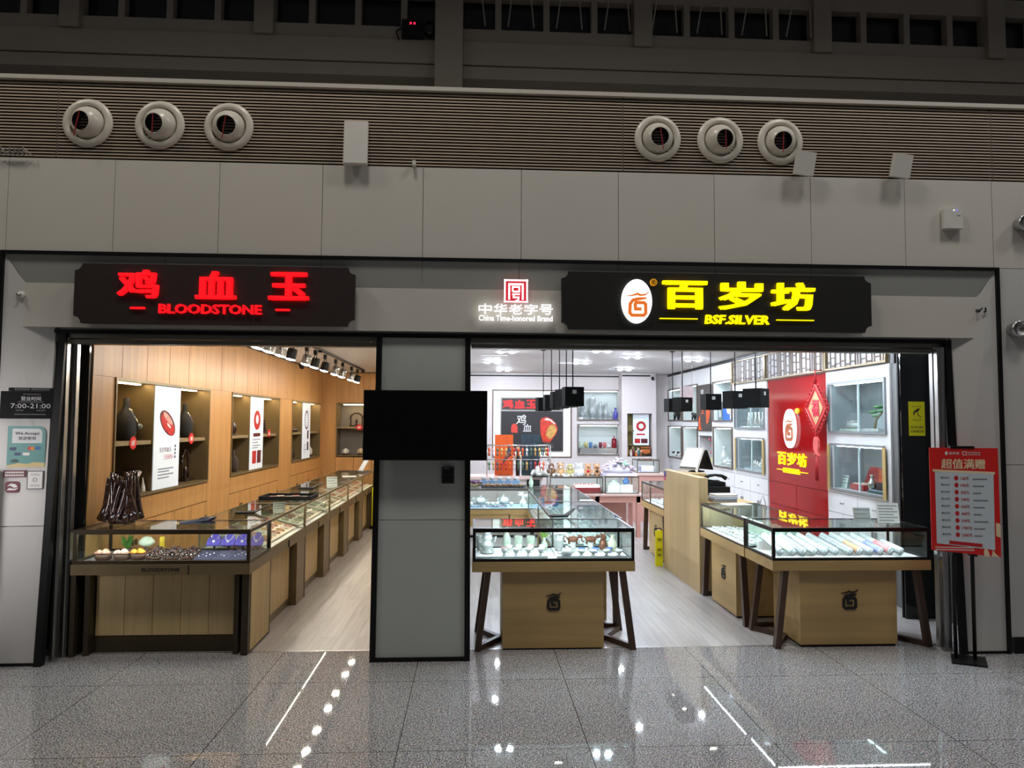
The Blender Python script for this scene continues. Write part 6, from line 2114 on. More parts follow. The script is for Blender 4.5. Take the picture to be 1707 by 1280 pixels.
MILK = M('milk_silver', (206, 214, 212), 0.25, 0.35, var=0.08, scale=30)
COPPER = M('copper_brown', (150, 104, 82), 0.3, 0.6, var=0.1)
PINKP = M('pink_glaze', (232, 150, 150), 0.3, var=0.1)
GLAZE = M('pale_green_glaze', (206, 226, 206), 0.25, var=0.1)
BLUEG = M('blue_glaze', (90, 130, 186), 0.25, var=0.25, scale=40)
# trays on the floor of the island case
for k, x in enumerate((0.285, 0.90)):
    t = thing('white_tray', ('white display tray under the footed cups, pillar side of the island counter', 'white display tray under the small teapot and bowls, aisle side of the island counter')[k], 'tray', (x, 0.45, FZ))
    MB().box(-0.255, 0.29, -0.19, 0.22, 0, 0.012).obj('board', PAPER, t)
    MB().box(-0.255, 0.29, -0.196, -0.19, 0, 0.018).obj('lip', M('grey_lip', (150, 156, 158), 0.5, var=0), t)
IZ = FZ + 0.013
# tiered silver urn
t = thing('silver_urn', 'tall tiered silver tea urn at the pillar end of the island counter', 'urn', (0.115, 0.42, IZ))
MB().lathe([(0.05, 0), (0.055, 0.015), (0.03, 0.03), (0.052, 0.055), (0.05, 0.08), (0.03, 0.095), (0.042, 0.115), (0.038, 0.14), (0.024, 0.15)], n=18).obj('body', MILK, t, loc=(0, 0, 0))
MB().lathe([(0.026, 0.15), (0.03, 0.165), (0.012, 0.18), (0.001, 0.195)], n=14).obj('lid', MILK, t, loc=(0, 0, 0))
for s in (-1, 1):
    MB().tube([(s * 0.04, 0, 0.12), (s * 0.07, 0, 0.13), (s * 0.062, 0, 0.09), (s * 0.045, 0, 0.08)], 0.006, 6).obj('handle', MILK, t)
cup('plain silver jar behind the tiered urn', 0.06, 0.56, IZ, 0.12, 0.035, MILK, None, False)
vase('slim pale green conical decanter in the island counter', 0.275, 0.56, IZ, 0.18, 0.035, GLAZE)
for i, x in enumerate((0.245, 0.335, 0.43, 0.525)):
    cup('small footed silver cup in the front line beside the tiered urn, %s from the urn' % ORDC[i], x, 0.31, IZ, 0.062, 0.026, MILK, 'front line of footed cups', rim=PINKP if i == 0 else None)
for i, x in enumerate((0.29, 0.365, 0.455, 0.55)):
    cup('small footed cup in the second line behind the footed silver cups', x, 0.43, IZ, 0.062, 0.025, PORC, 'second line of footed cups', rim=PINKP if i in (2,) else None)
for i, x in enumerate((0.37, 0.47)):
    cup(('white rimmed tumbler standing behind the footed cups near the decanter', 'white rimmed tumbler standing behind the footed cups near the flower vase')[i], x, 0.58, IZ, 0.105, 0.034, GLAZE, None, False, rim=PORC)
t = vase('small green vase with leaf sprigs between tumblers and pale jar', 0.575, 0.54, IZ, 0.1, 0.028, GLAZE)
mb = MB()
q = random.Random(9)
for k in range(16):
    a = q.random() * 6.28
    p0, p1 = Vector((0, 0, 0.09)), Vector((0.045 * cos(a), 0.045 * sin(a), 0.12 + 0.06 * q.random()))
    s = Vector((-sin(a), cos(a), 0)) * 0.008
    md = (p0 + p1) / 2
    mb.add([p0, md + s, p1, md - s], [(0, 1, 2, 3)])
mb.obj('sprigs', M('sprig_green', (150, 196, 80), 0.5, var=0.2), t)
cup('pale cylindrical jar in the middle of the island counter', 0.69, 0.53, IZ, 0.125, 0.042, MILK, None, False)
teapot('small silver teapot at the front of the island counter', 0.725, 0.30, IZ, 0.85, MILK, 0.2)
for i, x in enumerate((0.81, 0.955)):
    t = thing('animal_cup', ('copper animal-shaped cup with curled tail, nearest the pale jar', 'copper animal-shaped cup with curled tail, between its twin and the white vase')[i], 'cup', (x, 0.56, IZ))
    MB().lathe([(0.025, 0.0), (0.02, 0.05)], n=10).obj('pedestal', PORC, t, loc=(0, 0, 0))
    MB().ball((0, 0, 0.085), 0.048, 0.028, 0.026, 14, 8).obj('body', COPPER, t)
    MB().ball((0.058, 0, 0.105), 0.02, 0.016, 0.016, 10, 6).obj('head', COPPER, t)
    for dx in (-0.03, 0.03):
        for dy in (-0.014, 0.014):
            MB().tube([(dx, dy, 0.07), (dx * 1.1, dy, 0.048)], 0.007, 6).obj('leg', COPPER, t)
    MB().tube([(-0.04, 0, 0.09), (-0.07, 0, 0.11), (-0.075, 0, 0.075), (-0.058, 0, 0.06)], 0.006, 6).obj('tail', COPPER, t)
t = thing('animal_figure', 'brown seated animal figure beside the white vase in the island counter', 'figurine', (1.055, 0.56, IZ))
MB().lathe([(0.028, 0), (0.034, 0.03), (0.028, 0.07), (0.018, 0.085)], n=14).obj('body', COPPER, t, loc=(0, 0, 0))
MB().ball((0, -0.005, 0.105), 0.026, 0.024, 0.024, 12, 7).obj('head', COPPER, t)
for s in (-1, 1):
    MB().lathe([(0.009, 0), (0.001, 0.022)], (s * 0.016, 0, 0.122), 8).obj('ear', COPPER, t)
vase('cream round vase beside the brown seated figure', 1.12, 0.50, IZ, 0.125, 0.038, M('cream_glaze', (236, 236, 206), 0.3, var=0.05))
for i, x in enumerate((0.84, 0.93, 1.035, 1.13)):
    cup('small silver bowl in the front line of the aisle side, %s from the teapot' % ORDC[i], x, 0.30, IZ, 0.046, 0.03, MILK, 'front line of small bowls')
for i, x in enumerate((0.86, 0.97, 1.08)):
    cup('small blue and white bowl in the second line of the aisle side', x, 0.42, IZ, 0.04, 0.028, BLUEG, 'second line of small bowls')


# ------------------------------------------------------------------ trays in the island side row, other white-lit counters
def pad_proto(mats):
    """A small white cushion carrying a jewel."""
    t = thing('jewel_pad', 'white jewel pad', 'jewel pad', (0, 0, 0))
    MB().rbox(-0.05, 0.05, -0.065, 0.065, 0.0, 0.018, 0.008).obj('cushion', M('white_cushion', (222, 228, 226), 0.7, var=0.05, scale=30), t)
    MB().tube([(0.026 * cos(2 * pi * k / 14), 0.034 * sin(2 * pi * k / 14), 0.021) for k in range(14)], 0.003, 5, closed=True).obj('chain', mats[0], t)
    MB().ball((0, -0.036, 0.023), 0.009, 0.011, 0.006, 8, 5).obj('pendant', mats[1], t)
    return t


PADS = [pad_proto((SILVER, PORC)), pad_proto((SILVER, M('jade_green', (120, 170, 130), 0.2, var=0.1))), pad_proto((M('gold_metal', (206, 168, 96), 0.25, 0.9, var=0.05), REDINK))]
used = set()


def put_pad(i, loc, rz, label, group):
    p = PADS[i]
    if i not in used:
        used.add(i)
        p.location = loc
        p.rotation_euler.z = rz
        p['label'] = label
        p['group'] = group
        return p
    return dup(p, loc, rz=rz, label=label, group=group)


for k, (y0, y1, nm) in enumerate(((0.78, 2.0, 'the counter behind the porcelain counter'), (2.08, 3.32, 'the counter reaching the rear tea-set counter'))):
    for i in range(4):
        for j in range(7):
            put_pad((i + j * 2 + k) % 3 if (i + j) % 4 == 0 else 0, (0.955 - 0.195 + i * 0.13, y0 + 0.1 + j * (y1 - y0 - 0.2) / 6, FZ), rnd.uniform(-.05, .05), 'white pad with a small necklace, in rows inside %s' % nm, 'jewel pads inside %s' % nm)
for i in range(2):
    for j in range(6):
        put_pad((i * 2 + j) % 2, (2.57 - 0.15 + i * 0.15, 0.86 + j * 0.175, FZ), rnd.uniform(-.1, .1), 'white pad with a small necklace, in rows inside the logo counter before the cash desk', 'jewel pads in the logo counter before the cash desk')
for i in range(3):
    for j in range(6):
        put_pad(0, (2.6 - 0.16 + i * 0.16, 3.42 + j * 0.18, FZ), rnd.uniform(-.1, .1), 'white pad with a small necklace, in rows inside the counter beyond the cash desk', 'jewel pads in the counter beyond the cash desk')
t = thing('ring_riser', 'green and white heaped jade riser inside the logo counter before the cash desk', 'display riser', (2.74, 1.3, FZ))
MB().prism([(-0.45, 0.0), (0.45, 0.0), (0.45, 0.11), (-0.45, 0.07)], -0.07, 0.05, face(0.0, 0, 0, 'west')).obj('riser', M('pale_green_riser', (206, 218, 200), 0.6, var=0.2, scale=30), t)
mb = MB()
q = random.Random(3)
for k in range(60):
    mb.ball((-0.09 + 0.12 * q.random() - 0.06 + 0.05, -0.42 + 0.84 * q.random(), 0.10 + 0.02 * q.random()), 0.016, n=6, m=4)
mb.obj('jade_beads', M('jade_pale', (186, 208, 176), 0.2, var=0.3, scale=40), t)
# tea sets of the rear island counter
for i, x in enumerate((-0.18, 0.02, 0.17, 0.34)):
    t = thing('tea_tray', 'silver tray under the tea set, %s tray from the partition' % ORDC[i], 'tray', (x, 3.62, FZ), group='silver tea trays')
    MB().rbox(-0.075, 0.075, -0.11, 0.11, 0, 0.008, 0.02).obj('plate', M('blue_steel', (170, 196, 222), 0.3, 0.4, var=0.05), t)
    MB().tube([(-0.075, -0.11, 0.012), (0.075, -0.11, 0.012), (0.075, 0.11, 0.012), (-0.075, 0.11, 0.012)], 0.004, 5, closed=True).obj('rim', SILVER, t)
for i, (x, s) in enumerate(((-0.10, 1.3), (0.1, 1.15), (0.38, 1.3))):
    teapot('silver teapot in the rear island counter, %s from the partition' % ORDC[i], x, 3.66, FZ + 0.03, s, MILK, 0.4 * i, 'silver teapots in the rear counter')
for i, x in enumerate((-0.22, -0.02, 0.18, 0.24, 0.30, 0.47)):
    cup('small silver tea cup among the teapots of the rear island counter', x, 3.52, FZ + 0.016, 0.05, 0.026, MILK, 'silver tea cups in the rear counter', False, i % 2 == 0)
t = vase('pale green vase with white blossom at the aisle end of the tea sets', 0.62, 3.6, FZ, 0.12, 0.04, GLAZE)
mb = MB()
for k in range(14):
    mb.ball((0.05 * cos(k * 1.7), 0.05 * sin(k * 1.7), 0.13 + 0.035 * ((k * 3) % 4) / 3), 0.016, n=7, m=5)
mb.obj('blossom', PORC, t)
for x in (0.85, 1.02, 1.18):
    cup('blue and white bowl in the aisle end of the rear island counter', x, 3.66, FZ, 0.09, 0.05, BLUEG, 'blue bowls in the rear counter', False)
# folded pad on top of the island row
t = thing('presentation_pad', 'dark folded presentation pad lying on the island glass top', 'pad', (0.74, 0.84, TZ), radians(12))
MB().prism([(-0.08, -0.03), (0.06, -0.04), (0.06, 0.06), (-0.08, 0.04)], 0, 0.012).obj('pad', VELVET, t)
MB().prism([(0, -0.04), (0.09, -0.02), (0.09, 0.03), (0, 0.06)], 0, 0.006, Matrix.Translation((0.06, 0, 0.006)) @ Matrix.Rotation(radians(-38), 4, 'Y')).obj('raised_flap', M('grey_flap', (60, 54, 56)), t)

# ------------------------------------------------------------------ tubes in the east front counter
TUBEW = M('frosted_tube', (196, 204, 204), 0.25, var=0.12, scale=60)
TCOL = {1: GLAZE, 7: M('tan_label', (214, 170, 130), 0.5, var=0.05), 9: M('lilac_label', (150, 160, 214), 0.4, var=0.1), 10: PINKP}
tpx = [2.41, 2.51, 2.60, 2.685, 2.775, 2.86, 2.975, 3.055, 3.14, 3.225, 3.305, 3.39]
for i, x in enumerate(tpx):
    end = Vector((x, 0.30, FZ + 0.031))
    top = Vector((x - (0.045, 0.075, 0.095, 0.115, 0.13, 0.13, 0.13, 0.13, 0.13, 0.13, 0.13, 0.09)[i], 0.52 if i < 11 else 0.44, FZ + (0.125 if i < 11 else 0.085)))
    d = (top - end)
    L = d.length
    ang = d.to_track_quat('Z', 'Y')
    t = thing('display_tube', 'leaning transparent display tube, %s' % (
        'first at the aisle end', 'with a black end cap', 'third from the aisle end, next to the black-capped one', 'fourth from the aisle end', 'fifth from the aisle end', 'sixth from the aisle end, before the gap',
        'first after the gap, with dark stripes', 'with a tan label', 'next to the tan-labelled tube on the poster side', 'with a lilac lower half', 'with a pinkish tint', 'shortest, nearest the red poster')[i], 'tube', end, group='display tubes in the east front counter')
    t.rotation_mode = 'QUATERNION'
    t.rotation_quaternion = ang
    MB().lathe([(0.03, 0.0), (0.03, L), (0.027, L), (0.027, 0.004)], n=18).obj('sleeve', TUBEW, t, loc=(0, 0, 0))
    MB().lathe([(0.0275, 0.003), (0.0275, 0.008)], n=16).obj('end_cap', VELVET if i == 1 else M('cap_grey', (176, 190, 192), 0.3, var=0.1), t, loc=(0, 0, 0))
    MB().ring((0, 0, 0.002), 0.0285, 0.003, n=18, k=5).obj('rim', M('rim_grey', (120, 134, 138), 0.3, var=0), t)
    if i in TCOL:
        MB().lathe([(0.0305, 0.02), (0.0305, L * 0.55)], n=18).obj('label_band', TCOL[i], t, loc=(0, 0, 0))
    if i in (6, 5, 2):
        for a in (0.6, 1.2, 1.9):
            MB().tube([(0.0305 * cos(a), 0.0305 * sin(a), 0.02), (0.0305 * cos(a), 0.0305 * sin(a), L * 0.95)], 0.002, 5).obj('stripe', M('grey_stripe', (96, 104, 108), 0.4, var=0), t)
t = thing('tube_rack', 'low white rack supporting the display tubes', 'rack', (2.84, 0.56, FZ))
MB().box(-0.49, 0.44, 0.02, 0.04, 0.0, 0.075).obj('rail', PAPER, t)
for x in (-0.48, 0.4):
    MB().box(x, x + 0.02, 0.04, 0.09, 0, 0.05).obj('brace', PAPER, t)
acrylic_sign('larger white promotional notice with orange line on the tube counter', 3.36, 0.42, radians(-8), 0.17, 0.16, lines=6, orange=False)
acrylic_sign('smaller white notice behind the promotional notice on the tube counter', 3.24, 0.60, radians(-4), 0.14, 0.10, lines=3)
t = thing('bracelet_stand', 'black wire loop stand on the glass beside the cash desk', 'stand', (2.75, 1.45, TZ))
MB().tube([(-0.03, 0, 0), (-0.02, 0, 0.07), (0, 0, 0.12), (0.02, 0, 0.06), (0.03, 0, 0)], 0.004, 6).obj('loop', STEEL, t)
MB().box(-0.035, 0.035, -0.02, 0.02, 0, 0.004).obj('foot', STEEL, t)

# ------------------------------------------------------------------ on the cash desk
t = thing('cash_screen', 'tilted white cash register screen on the raised shelf of cash desk', 'cash register', (2.50, 2.85, 1.151), radians(-62))
m = Matrix.Translation((-0.02, -0.03, 0.03)) @ Matrix.Rotation(radians(-26), 4, 'X')
MB().rbox(-0.14, 0.14, -0.012, 0.012, 0.0, 0.27, 0.006, m).obj('screen_housing', WHITEP, t)
MB().box(-0.125, 0.125, -0.014, -0.012, 0.03, 0.255, m).obj('screen', M('till_screen', (226, 230, 232), 0.2, emit=0.55, var=0.06, scale=12), t)
MB().box(-0.13, 0.13, -0.015, -0.012, 0.004, 0.022, m).obj('lower_bezel', M('dark_grey_plastic', (50, 50, 52)), t)
m2 = Matrix.Translation((0.02, 0.2, 0.03)) @ Matrix.Rotation(radians(24), 4, 'X')
MB().rbox(-0.12, 0.12, -0.01, 0.01, 0.0, 0.24, 0.006, m2).obj('rear_screen', BLACK, t)
MB().lathe([(0.09, 0), (0.09, 0.012), (0.03, 0.02), (0.025, 0.12), (0.001, 0.13)], (0, 0.08, 0), 16).obj('stand', BLACK, t, loc=(0, 0, 0))
t = thing('desk_telephone', 'black desk telephone with curved handset on the cash desk', 'telephone', (2.62, 2.45, 1.03))
MB().prism([(-0.1, 0.0), (0.1, 0.0), (0.1, 0.045), (-0.1, 0.075)], -0.09, 0.09, face(0, 0, 0, 'front')).obj('base', BLACK, t)
MB().tube([(-0.11, -0.05, 0.085), (-0.07, -0.05, 0.11), (0.0, -0.05, 0.12), (0.07, -0.05, 0.11), (0.12, -0.05, 0.08)], [0.024, 0.018, 0.014, 0.018, 0.024], 8).obj('handset', BLACK, t)
mb = MB()
for i in range(3):
    for j in range(3):
        mb.box(-0.02 + i * 0.03, 0.0 + i * 0.03, -0.02 + j * 0.03, 0.0 + j * 0.03, 0.055, 0.06)
mb.obj('keypad', M('dark_grey_plastic', (50, 50, 52)), t)
t = thing('printer', 'black receipt printer under the telephone on the cash desk', 'printer', (2.62, 2.45, 0.901))
MB().rbox(-0.13, 0.13, -0.16, 0.16, 0, 0.128, 0.02).obj('body', BLACK, t)
MB().box(-0.1, 0.1, -0.164, -0.16, 0.06, 0.075).obj('slot', M('dark_grey_plastic', (50, 50, 52)), t)
for k, (z, w, m, lb) in enumerate(((0.901, 0.10, M('dark_folder', (46, 66, 90), 0.4, var=0.05), 'dark blue folder lowest in the pile on the cash desk end'), (0.926, 0.095, M('pale_blue_folder', (170, 196, 226), 0.4, var=0.05), 'pale blue folder in the middle of the pile on the cash desk end'), (0.951, 0.09, PAPER, 'white paper pad topmost of the pile on the cash desk end'))):
    t = thing('document_folder', lb, 'folder', (2.58 + 0.01 * k, 2.1, z), radians(4 * k))
    MB().box(-w * 1.3, w * 1.3, -w, w, 0, 0.006).obj('lower_cover', m, t)
    MB().box(-w * 1.25, w * 1.27, -w * 0.97, w * 0.97, 0.006, 0.018).obj('sheets', PAPER, t)
    MB().box(-w * 1.3, w * 1.3, -w, w, 0.018, 0.024).obj('upper_cover', m, t)
for k, (x, y, lb) in enumerate(((2.52, 2.72, 'short white figurine at the foot of the cash screen'), (2.56, 2.66, 'short silver figurine at the foot of the cash screen'))):
    t = thing('desk_figurine', lb, 'figurine', (x, y, 1.151 if k == 0 else 0.901))
    MB().lathe([(0.014, 0), (0.016, 0.02), (0.009, 0.04)], n=10).obj('body', PORC if k == 0 else SILVER, t, loc=(0, 0, 0))
    MB().ball((0, 0, 0.05), 0.011, n=8, m=6).obj('head', PORC if k == 0 else SILVER, t)
MB().box(-0.16, 0.1, -0.08, 0.08, 0, 0.006).obj('loose_papers', PAPER, loc=(2.62, 1.72, TZ), rz=0.2, label='loose white papers on the glass next to the cash desk', cat='paper')

# ------------------------------------------------------------------ goods in the east wall niches
def animal(label, x, y, z, s, m, m2=None, rz=0.0, group=None):
    t = thing('animal_figure', label, 'figurine', (x, y, z), rz, group)
    MB().ball((0, 0, 0.09 * s), 0.13 * s, 0.055 * s, 0.055 * s, 14, 8).obj('body', m, t)
    MB().ball((0.14 * s, 0, 0.125 * s), 0.045 * s, 0.035 * s, 0.036 * s, 10, 7).obj('head', m2 or m, t)
    for dx in (-0.085, 0.085):
        for dy in (-0.03, 0.03):
            MB().tube([(dx * s, dy * s, 0.08 * s), (dx * 1.05 * s, dy * s, 0.0)], [0.02 * s, 0.014 * s], 7).obj('leg', m, t)
    MB().tube([(-0.125 * s, 0, 0.1 * s), (-0.16 * s, 0, 0.06 * s)], 0.008 * s, 6).obj('tail', m, t)
    return t


NX = 4.06
BLKP = M('black_porcelain', (18, 18, 20), 0.2, var=0)
animal('black animal figure in the upper corner niche', NX, 8.68, 1.7815, 1.35, BLKP, rz=radians(90))
for i, y in enumerate((8.5, 8.62, 8.74, 8.86)):
    animal('black and white animal figure among four in the lower corner niche', NX + 0.04 * (i % 2), y, 1.054, 0.62, PORC, BLKP, radians(100 + 30 * i), 'black and white figures in the lower corner niche')
MB().lathe([(0.04, 0), (0.05, 0.1), (0.03, 0.19), (0.001, 0.21)], n=14).obj('carved_stone', BLKP, loc=(NX + 0.03, 8.36, 1.054), label='black upright carved stone standing in the lower corner niche', cat='ornament')
animal('dark low animal figure in the upper niche next to the banner', NX, 7.62, 1.769, 0.9, BLKP, rz=radians(90))
t = thing('ink_screen', 'small ink-drawing screen in the upper niche next to the banner', 'ornament', (NX + 0.17, 7.84, 1.7695))
MB().box(-0.01, 0.01, -0.16, 0.16, 0.02, 0.42).obj('panel', PAPER, t)
MB().box(-0.04, 0.04, -0.17, 0.17, 0, 0.02).obj('foot', BLKP, t)
mb = MB()
for k in range(5):
    mb.stroke([(-0.1 + 0.02 * k, 0.1), (-0.05 + 0.03 * k, 0.2 + 0.02 * k), (0.0 + 0.02 * k, 0.3)], 0.012, 0.001, face(-0.01, 0, 0, 'west'))
mb.obj('brush_drawing', INK, t)
animal('white and red animal figure lying in the lower niche behind the cash screen', NX, 7.72, 1.038, 1.05, PORC, M('orange_porcelain', (214, 120, 60), 0.3, var=0.1), radians(95))
MB().lathe([(0.05, 0), (0.06, 0.03), (0.03, 0.12), (0.05, 0.19), (0.001, 0.24)], n=14).obj('carved_stone', M('orange_porcelain', (214, 120, 60)), loc=(NX + 0.03, 7.47, 1.038), label='orange upright figure at the edge of the lower niche behind the cash screen', cat='ornament')
t = thing('gift_box', 'blue boxed set with a pale fan picture in the upper niche', 'box', (NX + 0.0, 5.86, 1.761))
MB().box(-0.03, 0.03, -0.22, 0.22, 0, 0.34).obj('box', M('royal_blue', (36, 96, 190), 0.4, var=0.05), t)
MB().prism(ellipse(0.04, 0.19, 0.09, 0.09, 24), 0, 0.004, face(-0.03, 0, 0, 'west')).obj('fan_print', M('fan_print', (206, 190, 150), 0.5, var=0.3, scale=30), t)
MB().box(-0.032, -0.03, -0.22, -0.1, 0.02, 0.32).obj('corner_print', PAPER, t)
t = thing('boxed_ornament', 'grey boxed scroll beside the blue boxed set', 'box', (NX + 0.0, 6.21, 1.761))
MB().box(-0.03, 0.03, -0.11, 0.11, 0, 0.30).obj('box', M('slate_box', (96, 110, 112), 0.4, var=0.2, scale=20), t)
MB().box(-0.034, -0.03, -0.05, 0.05, 0.05, 0.25).obj('inlay', MILK, t)
teapot('silver teapot in the lower tea set niche', NX, 5.96, 1.0315, 1.6, MILK, 1.0)
vase('tall silver jug in the lower tea set niche', NX + 0.03, 6.2, 1.0315, 0.3, 0.06, MILK, name='jug')
t = thing('round_plate', 'upright round silver plate with dark flowers in the lower tea set niche', 'plate', (NX + 0.04, 5.64, 1.0315))
MB().lathe([(0.13, 0), (0.125, 0.012), (0.06, 0.006), (0.001, 0.006)], n=24, mat=Matrix.Translation((0, 0, 0.13)) @ Matrix.Rotation(-pi / 2, 4, 'Y')).obj('plate', MILK, t, loc=(0, 0, 0))
MB().box(-0.03, 0.03, -0.05, 0.05, 0, 0.015).obj('easel', BLKP, t)
for i, y in enumerate((5.82, 5.74, 6.12)):
    cup('small silver cup standing before the silver teapot in the lower niche', NX - 0.05, y, 1.0315, 0.06, 0.032, MILK, 'silver cups in the lower tea set niche', False)
# flowers on the open shelf under the banner
t = vase('white vase of pink and red paper flowers under the fiery banner', 4.12, 6.72, 1.051, 0.12, 0.05, PORC)
mb = MB()
q = random.Random(5)
for k in range(44):
    a = q.random() * 6.28
    r = 0.13 * q.random()
    mb.ball((r * cos(a) * 0.6, r * sin(a), 0.13 + 0.30 * q.random()), 0.026, n=7, m=5)
mb.obj('blossoms', M('pink_red_blossom', (206, 110, 130), 0.6, var=0.5, scale=60), t)
MB().box(-0.06, 0.06, -0.08, 0.08, 0, 0.09).obj('gift_bag', YELLOW, loc=(4.08, 6.55, 1.051), label='small yellow gift bag beside the paper flowers', cat='bag')
# windows beyond the red panel
t = thing('silver_landscape', 'silver mountain and pavilion ornament in the lower glazed window beyond the red panel', 'ornament', (4.11, 4.92, 1.042))
mb = MB()
q = random.Random(21)
for k in range(16):
    y = -0.28 + 0.56 * q.random()
    h = 0.06 + 0.17 * q.random() * (1 - abs(y) * 2)
    mb.lathe([(0.035, 0), (0.03, h * 0.4), (0.015, h * 0.8), (0.001, h)], (0.05 * q.random(), y, 0.02), 7)
mb.obj('peaks', SILVER, t)
MB().box(-0.06, 0.1, -0.32, 0.32, 0, 0.02).obj('base', MILK, t)
t = thing('silver_shelf_set', 'row of silver flasks in the upper glazed window beyond the red panel', 'silverware set', (4.12, 4.95, 1.652))
MB().box(-0.07, 0.07, -0.35, 0.35, 0, 0.015).obj('base', MILK, t)
for k in range(5):
    MB().lathe([(0.035, 0.015), (0.045, 0.08), (0.02, 0.16), (0.022, 0.22), (0.001, 0.225)], (0, -0.26 + 0.13 * k, 0), 12).obj('flask', SILVER, t, loc=(0, 0, 0))
# windows nearest the dark glass
t = thing('pine_ornament', 'small green pine tree ornament on silver base in the upper glazed window', 'ornament', (4.10, 1.86, 1.632))
MB().box(-0.08, 0.08, -0.2, 0.22, 0, 0.03).obj('base', MILK, t)
MB().tube([(0, 0.0, 0.03), (0, -0.03, 0.12), (0, -0.12, 0.18), (0, -0.18, 0.24)], [0.014, 0.011, 0.008, 0.004], 7).obj('trunk', M('trunk_gold', (140, 124, 80), 0.4, 0.3, var=0.1), t)
mb = MB()
for y, z in ((-0.19, 0.26), (-0.12, 0.21), (-0.02, 0.16), (0.03, 0.2), (-0.07, 0.25)):
    mb.ball((0, y, z), 0.04, 0.07, 0.018, 10, 5)
mb.obj('needle_pads', M('pine_green', (96, 140, 96), 0.5, var=0.3, scale=40), t)
t = thing('silver_dragon_boat', 'low silver boat ornament beside the pine ornament', 'ornament', (4.10, 2.28, 1.632))
MB().ball((0, 0, 0.06), 0.05, 0.16, 0.04, 14, 7).obj('hull', MILK, t)
MB().box(-0.06, 0.06, -0.17, 0.17, 0, 0.025).obj('base', GLAZE, t)
mb = MB()
for k in range(6):
    mb.ball((0, -0.1 + 0.04 * k, 0.1), 0.016, n=7, m=5)
mb.obj('crew', SILVER, t)
t = thing('open_gift_box', 'open red gift box with silver insert in the lower glazed window', 'box', (4.13, 2.12, 1.0135), radians(0))
MB().box(-0.09, 0.09, -0.13, 0.13, 0, 0.06).obj('tray', M('gift_red', (170, 30, 34), 0.4, var=0.05), t)
MB().box(-0.12, 0.12, -0.13, 0.13, 0, 0.012, Matrix.Translation((0.1, 0, 0.122)) @ Matrix.Rotation(radians(-68), 4, 'Y')).obj('lid', M('gift_red', (170, 30, 34)), t)
MB().box(-0.07, 0.07, -0.11, 0.11, 0.06, 0.07).obj('insert', M('cream_satin', (226, 206, 190), 0.5, var=0.2, scale=20), t)
t = thing('open_gift_box', 'open orange gift box with black lid in the lower glazed window', 'box', (4.2, 1.74, 1.0135), radians(10))
MB().box(-0.08, 0.08, -0.13, 0.13, 0, 0.10).obj('tray', M('black_card', (36, 30, 28), 0.5, var=0.05), t)
MB().box(-0.07, 0.07, -0.12, 0.12, 0.10, 0.23, Matrix.Rotation(radians(4), 4, 'Y')).obj('inner_panel', M('orange_silk', (222, 100, 40), 0.5, var=0.15), t)
MB().box(0.08, 0.095, -0.15, 0.15, 0.0, 0.31).obj('lid', M('gold_card', (150, 124, 76), 0.5, var=0.05), t)
vase('silver round vase before the orange gift box', 4.10, 1.93, 1.0135, 0.17, 0.045, SILVER)
t = thing('book_display', 'dark open album lying along the sill of the lower glazed window', 'book', (4.042, 1.74, 1.0135))
MB().box(-0.025, 0.02, -0.2, 0.14, 0, 0.025).obj('album', M('album_green', (60, 84, 82), 0.4, var=0.3, scale=25), t)
MB().box(-0.02, 0.015, -0.18, 0.12, 0.025, 0.03).obj('pages', M('album_blue', (150, 176, 196), 0.4, var=0.2, scale=25), t)
acrylic_sign('small white notice at the corner of the lower glazed window', 4.05, 2.40, radians(-90), 0.12, 0.14, z=1.013, lines=4)
# ================================================================== back of the east shop
PINKT = M('dusty_pink_paint', (206, 154, 142), 0.5, var=0.03)
FRM = M('brown_case_frame', (110, 98, 84), 0.35, 0.4, var=0.03)
t = thing('pink_table', 'dusty pink table with thin square legs carrying two glass cases', 'table', (1.86, 5.68, 0))
MB().box(-0.70, 0.70, -0.32, 0.30, 0.615, 0.645).obj('table_top', M('pale_pink_top', (226, 196, 188), 0.4, var=0.02), t)
MB().box(-0.66, 0.66, -0.29, -0.26, 0.52, 0.615).obj('apron', PINKT, t)
for x in (-0.64, 0.0, 0.62):
    for y in (-0.26, 0.26):
        MB().box(x - 0.03, x + 0.03, y - 0.03, y + 0.03, 0, 0.615).obj('leg', PINKT, t)
MB().box(0.1, 0.52, 0.1, 0.24, 0, 0.52).obj('back_board', PINKT, t)
MB().box(-0.55, -0.05, 0.1, 0.24, 0, 0.52).obj('back_board', PINKT, t)
t = thing('glass_case', 'glass case with blue and white tableware on the aisle end of the pink table', 'glass case', (2.24, 5.66, 0.646))
glass_case(t, -0.26, 0.26, -0.24, 0.24, 0, 0.265, FRM, 0.014, DECKW, ledsides=('y0',))
CZ = 0.646 + 0.01
t = thing('presentation_box', 'white double box with a domed pale dish inside the aisle end glass case', 'box', (2.24, 5.66, CZ))
MB().box(-0.19, -0.005, -0.1, 0.1, 0, 0.11).obj('left_box', PAPER, t)
MB().box(0.005, 0.19, -0.1, 0.1, 0, 0.11).obj('right_box', PAPER, t)
MB().lathe([(0.09, 0.11), (0.1, 0.12), (0.05, 0.15), (0.03, 0.17), (0.001, 0.18)], (-0.08, 0, 0), 16).obj('domed_dish', GLAZE, t, loc=(0, 0, 0))
vase('blue patterned round vase inside the aisle end glass case', 2.36, 5.70, CZ + 0.111, 0.11, 0.055, BLUEG)
t = thing('glass_case', 'glass case with a red shelf under the row of soft toys', 'glass case', (1.55, 5.66, 0.646))
glass_case(t, -0.40, 0.40, -0.24, 0.24, 0, 0.255, FRM, 0.014, DECKW, ledsides=('y0',))
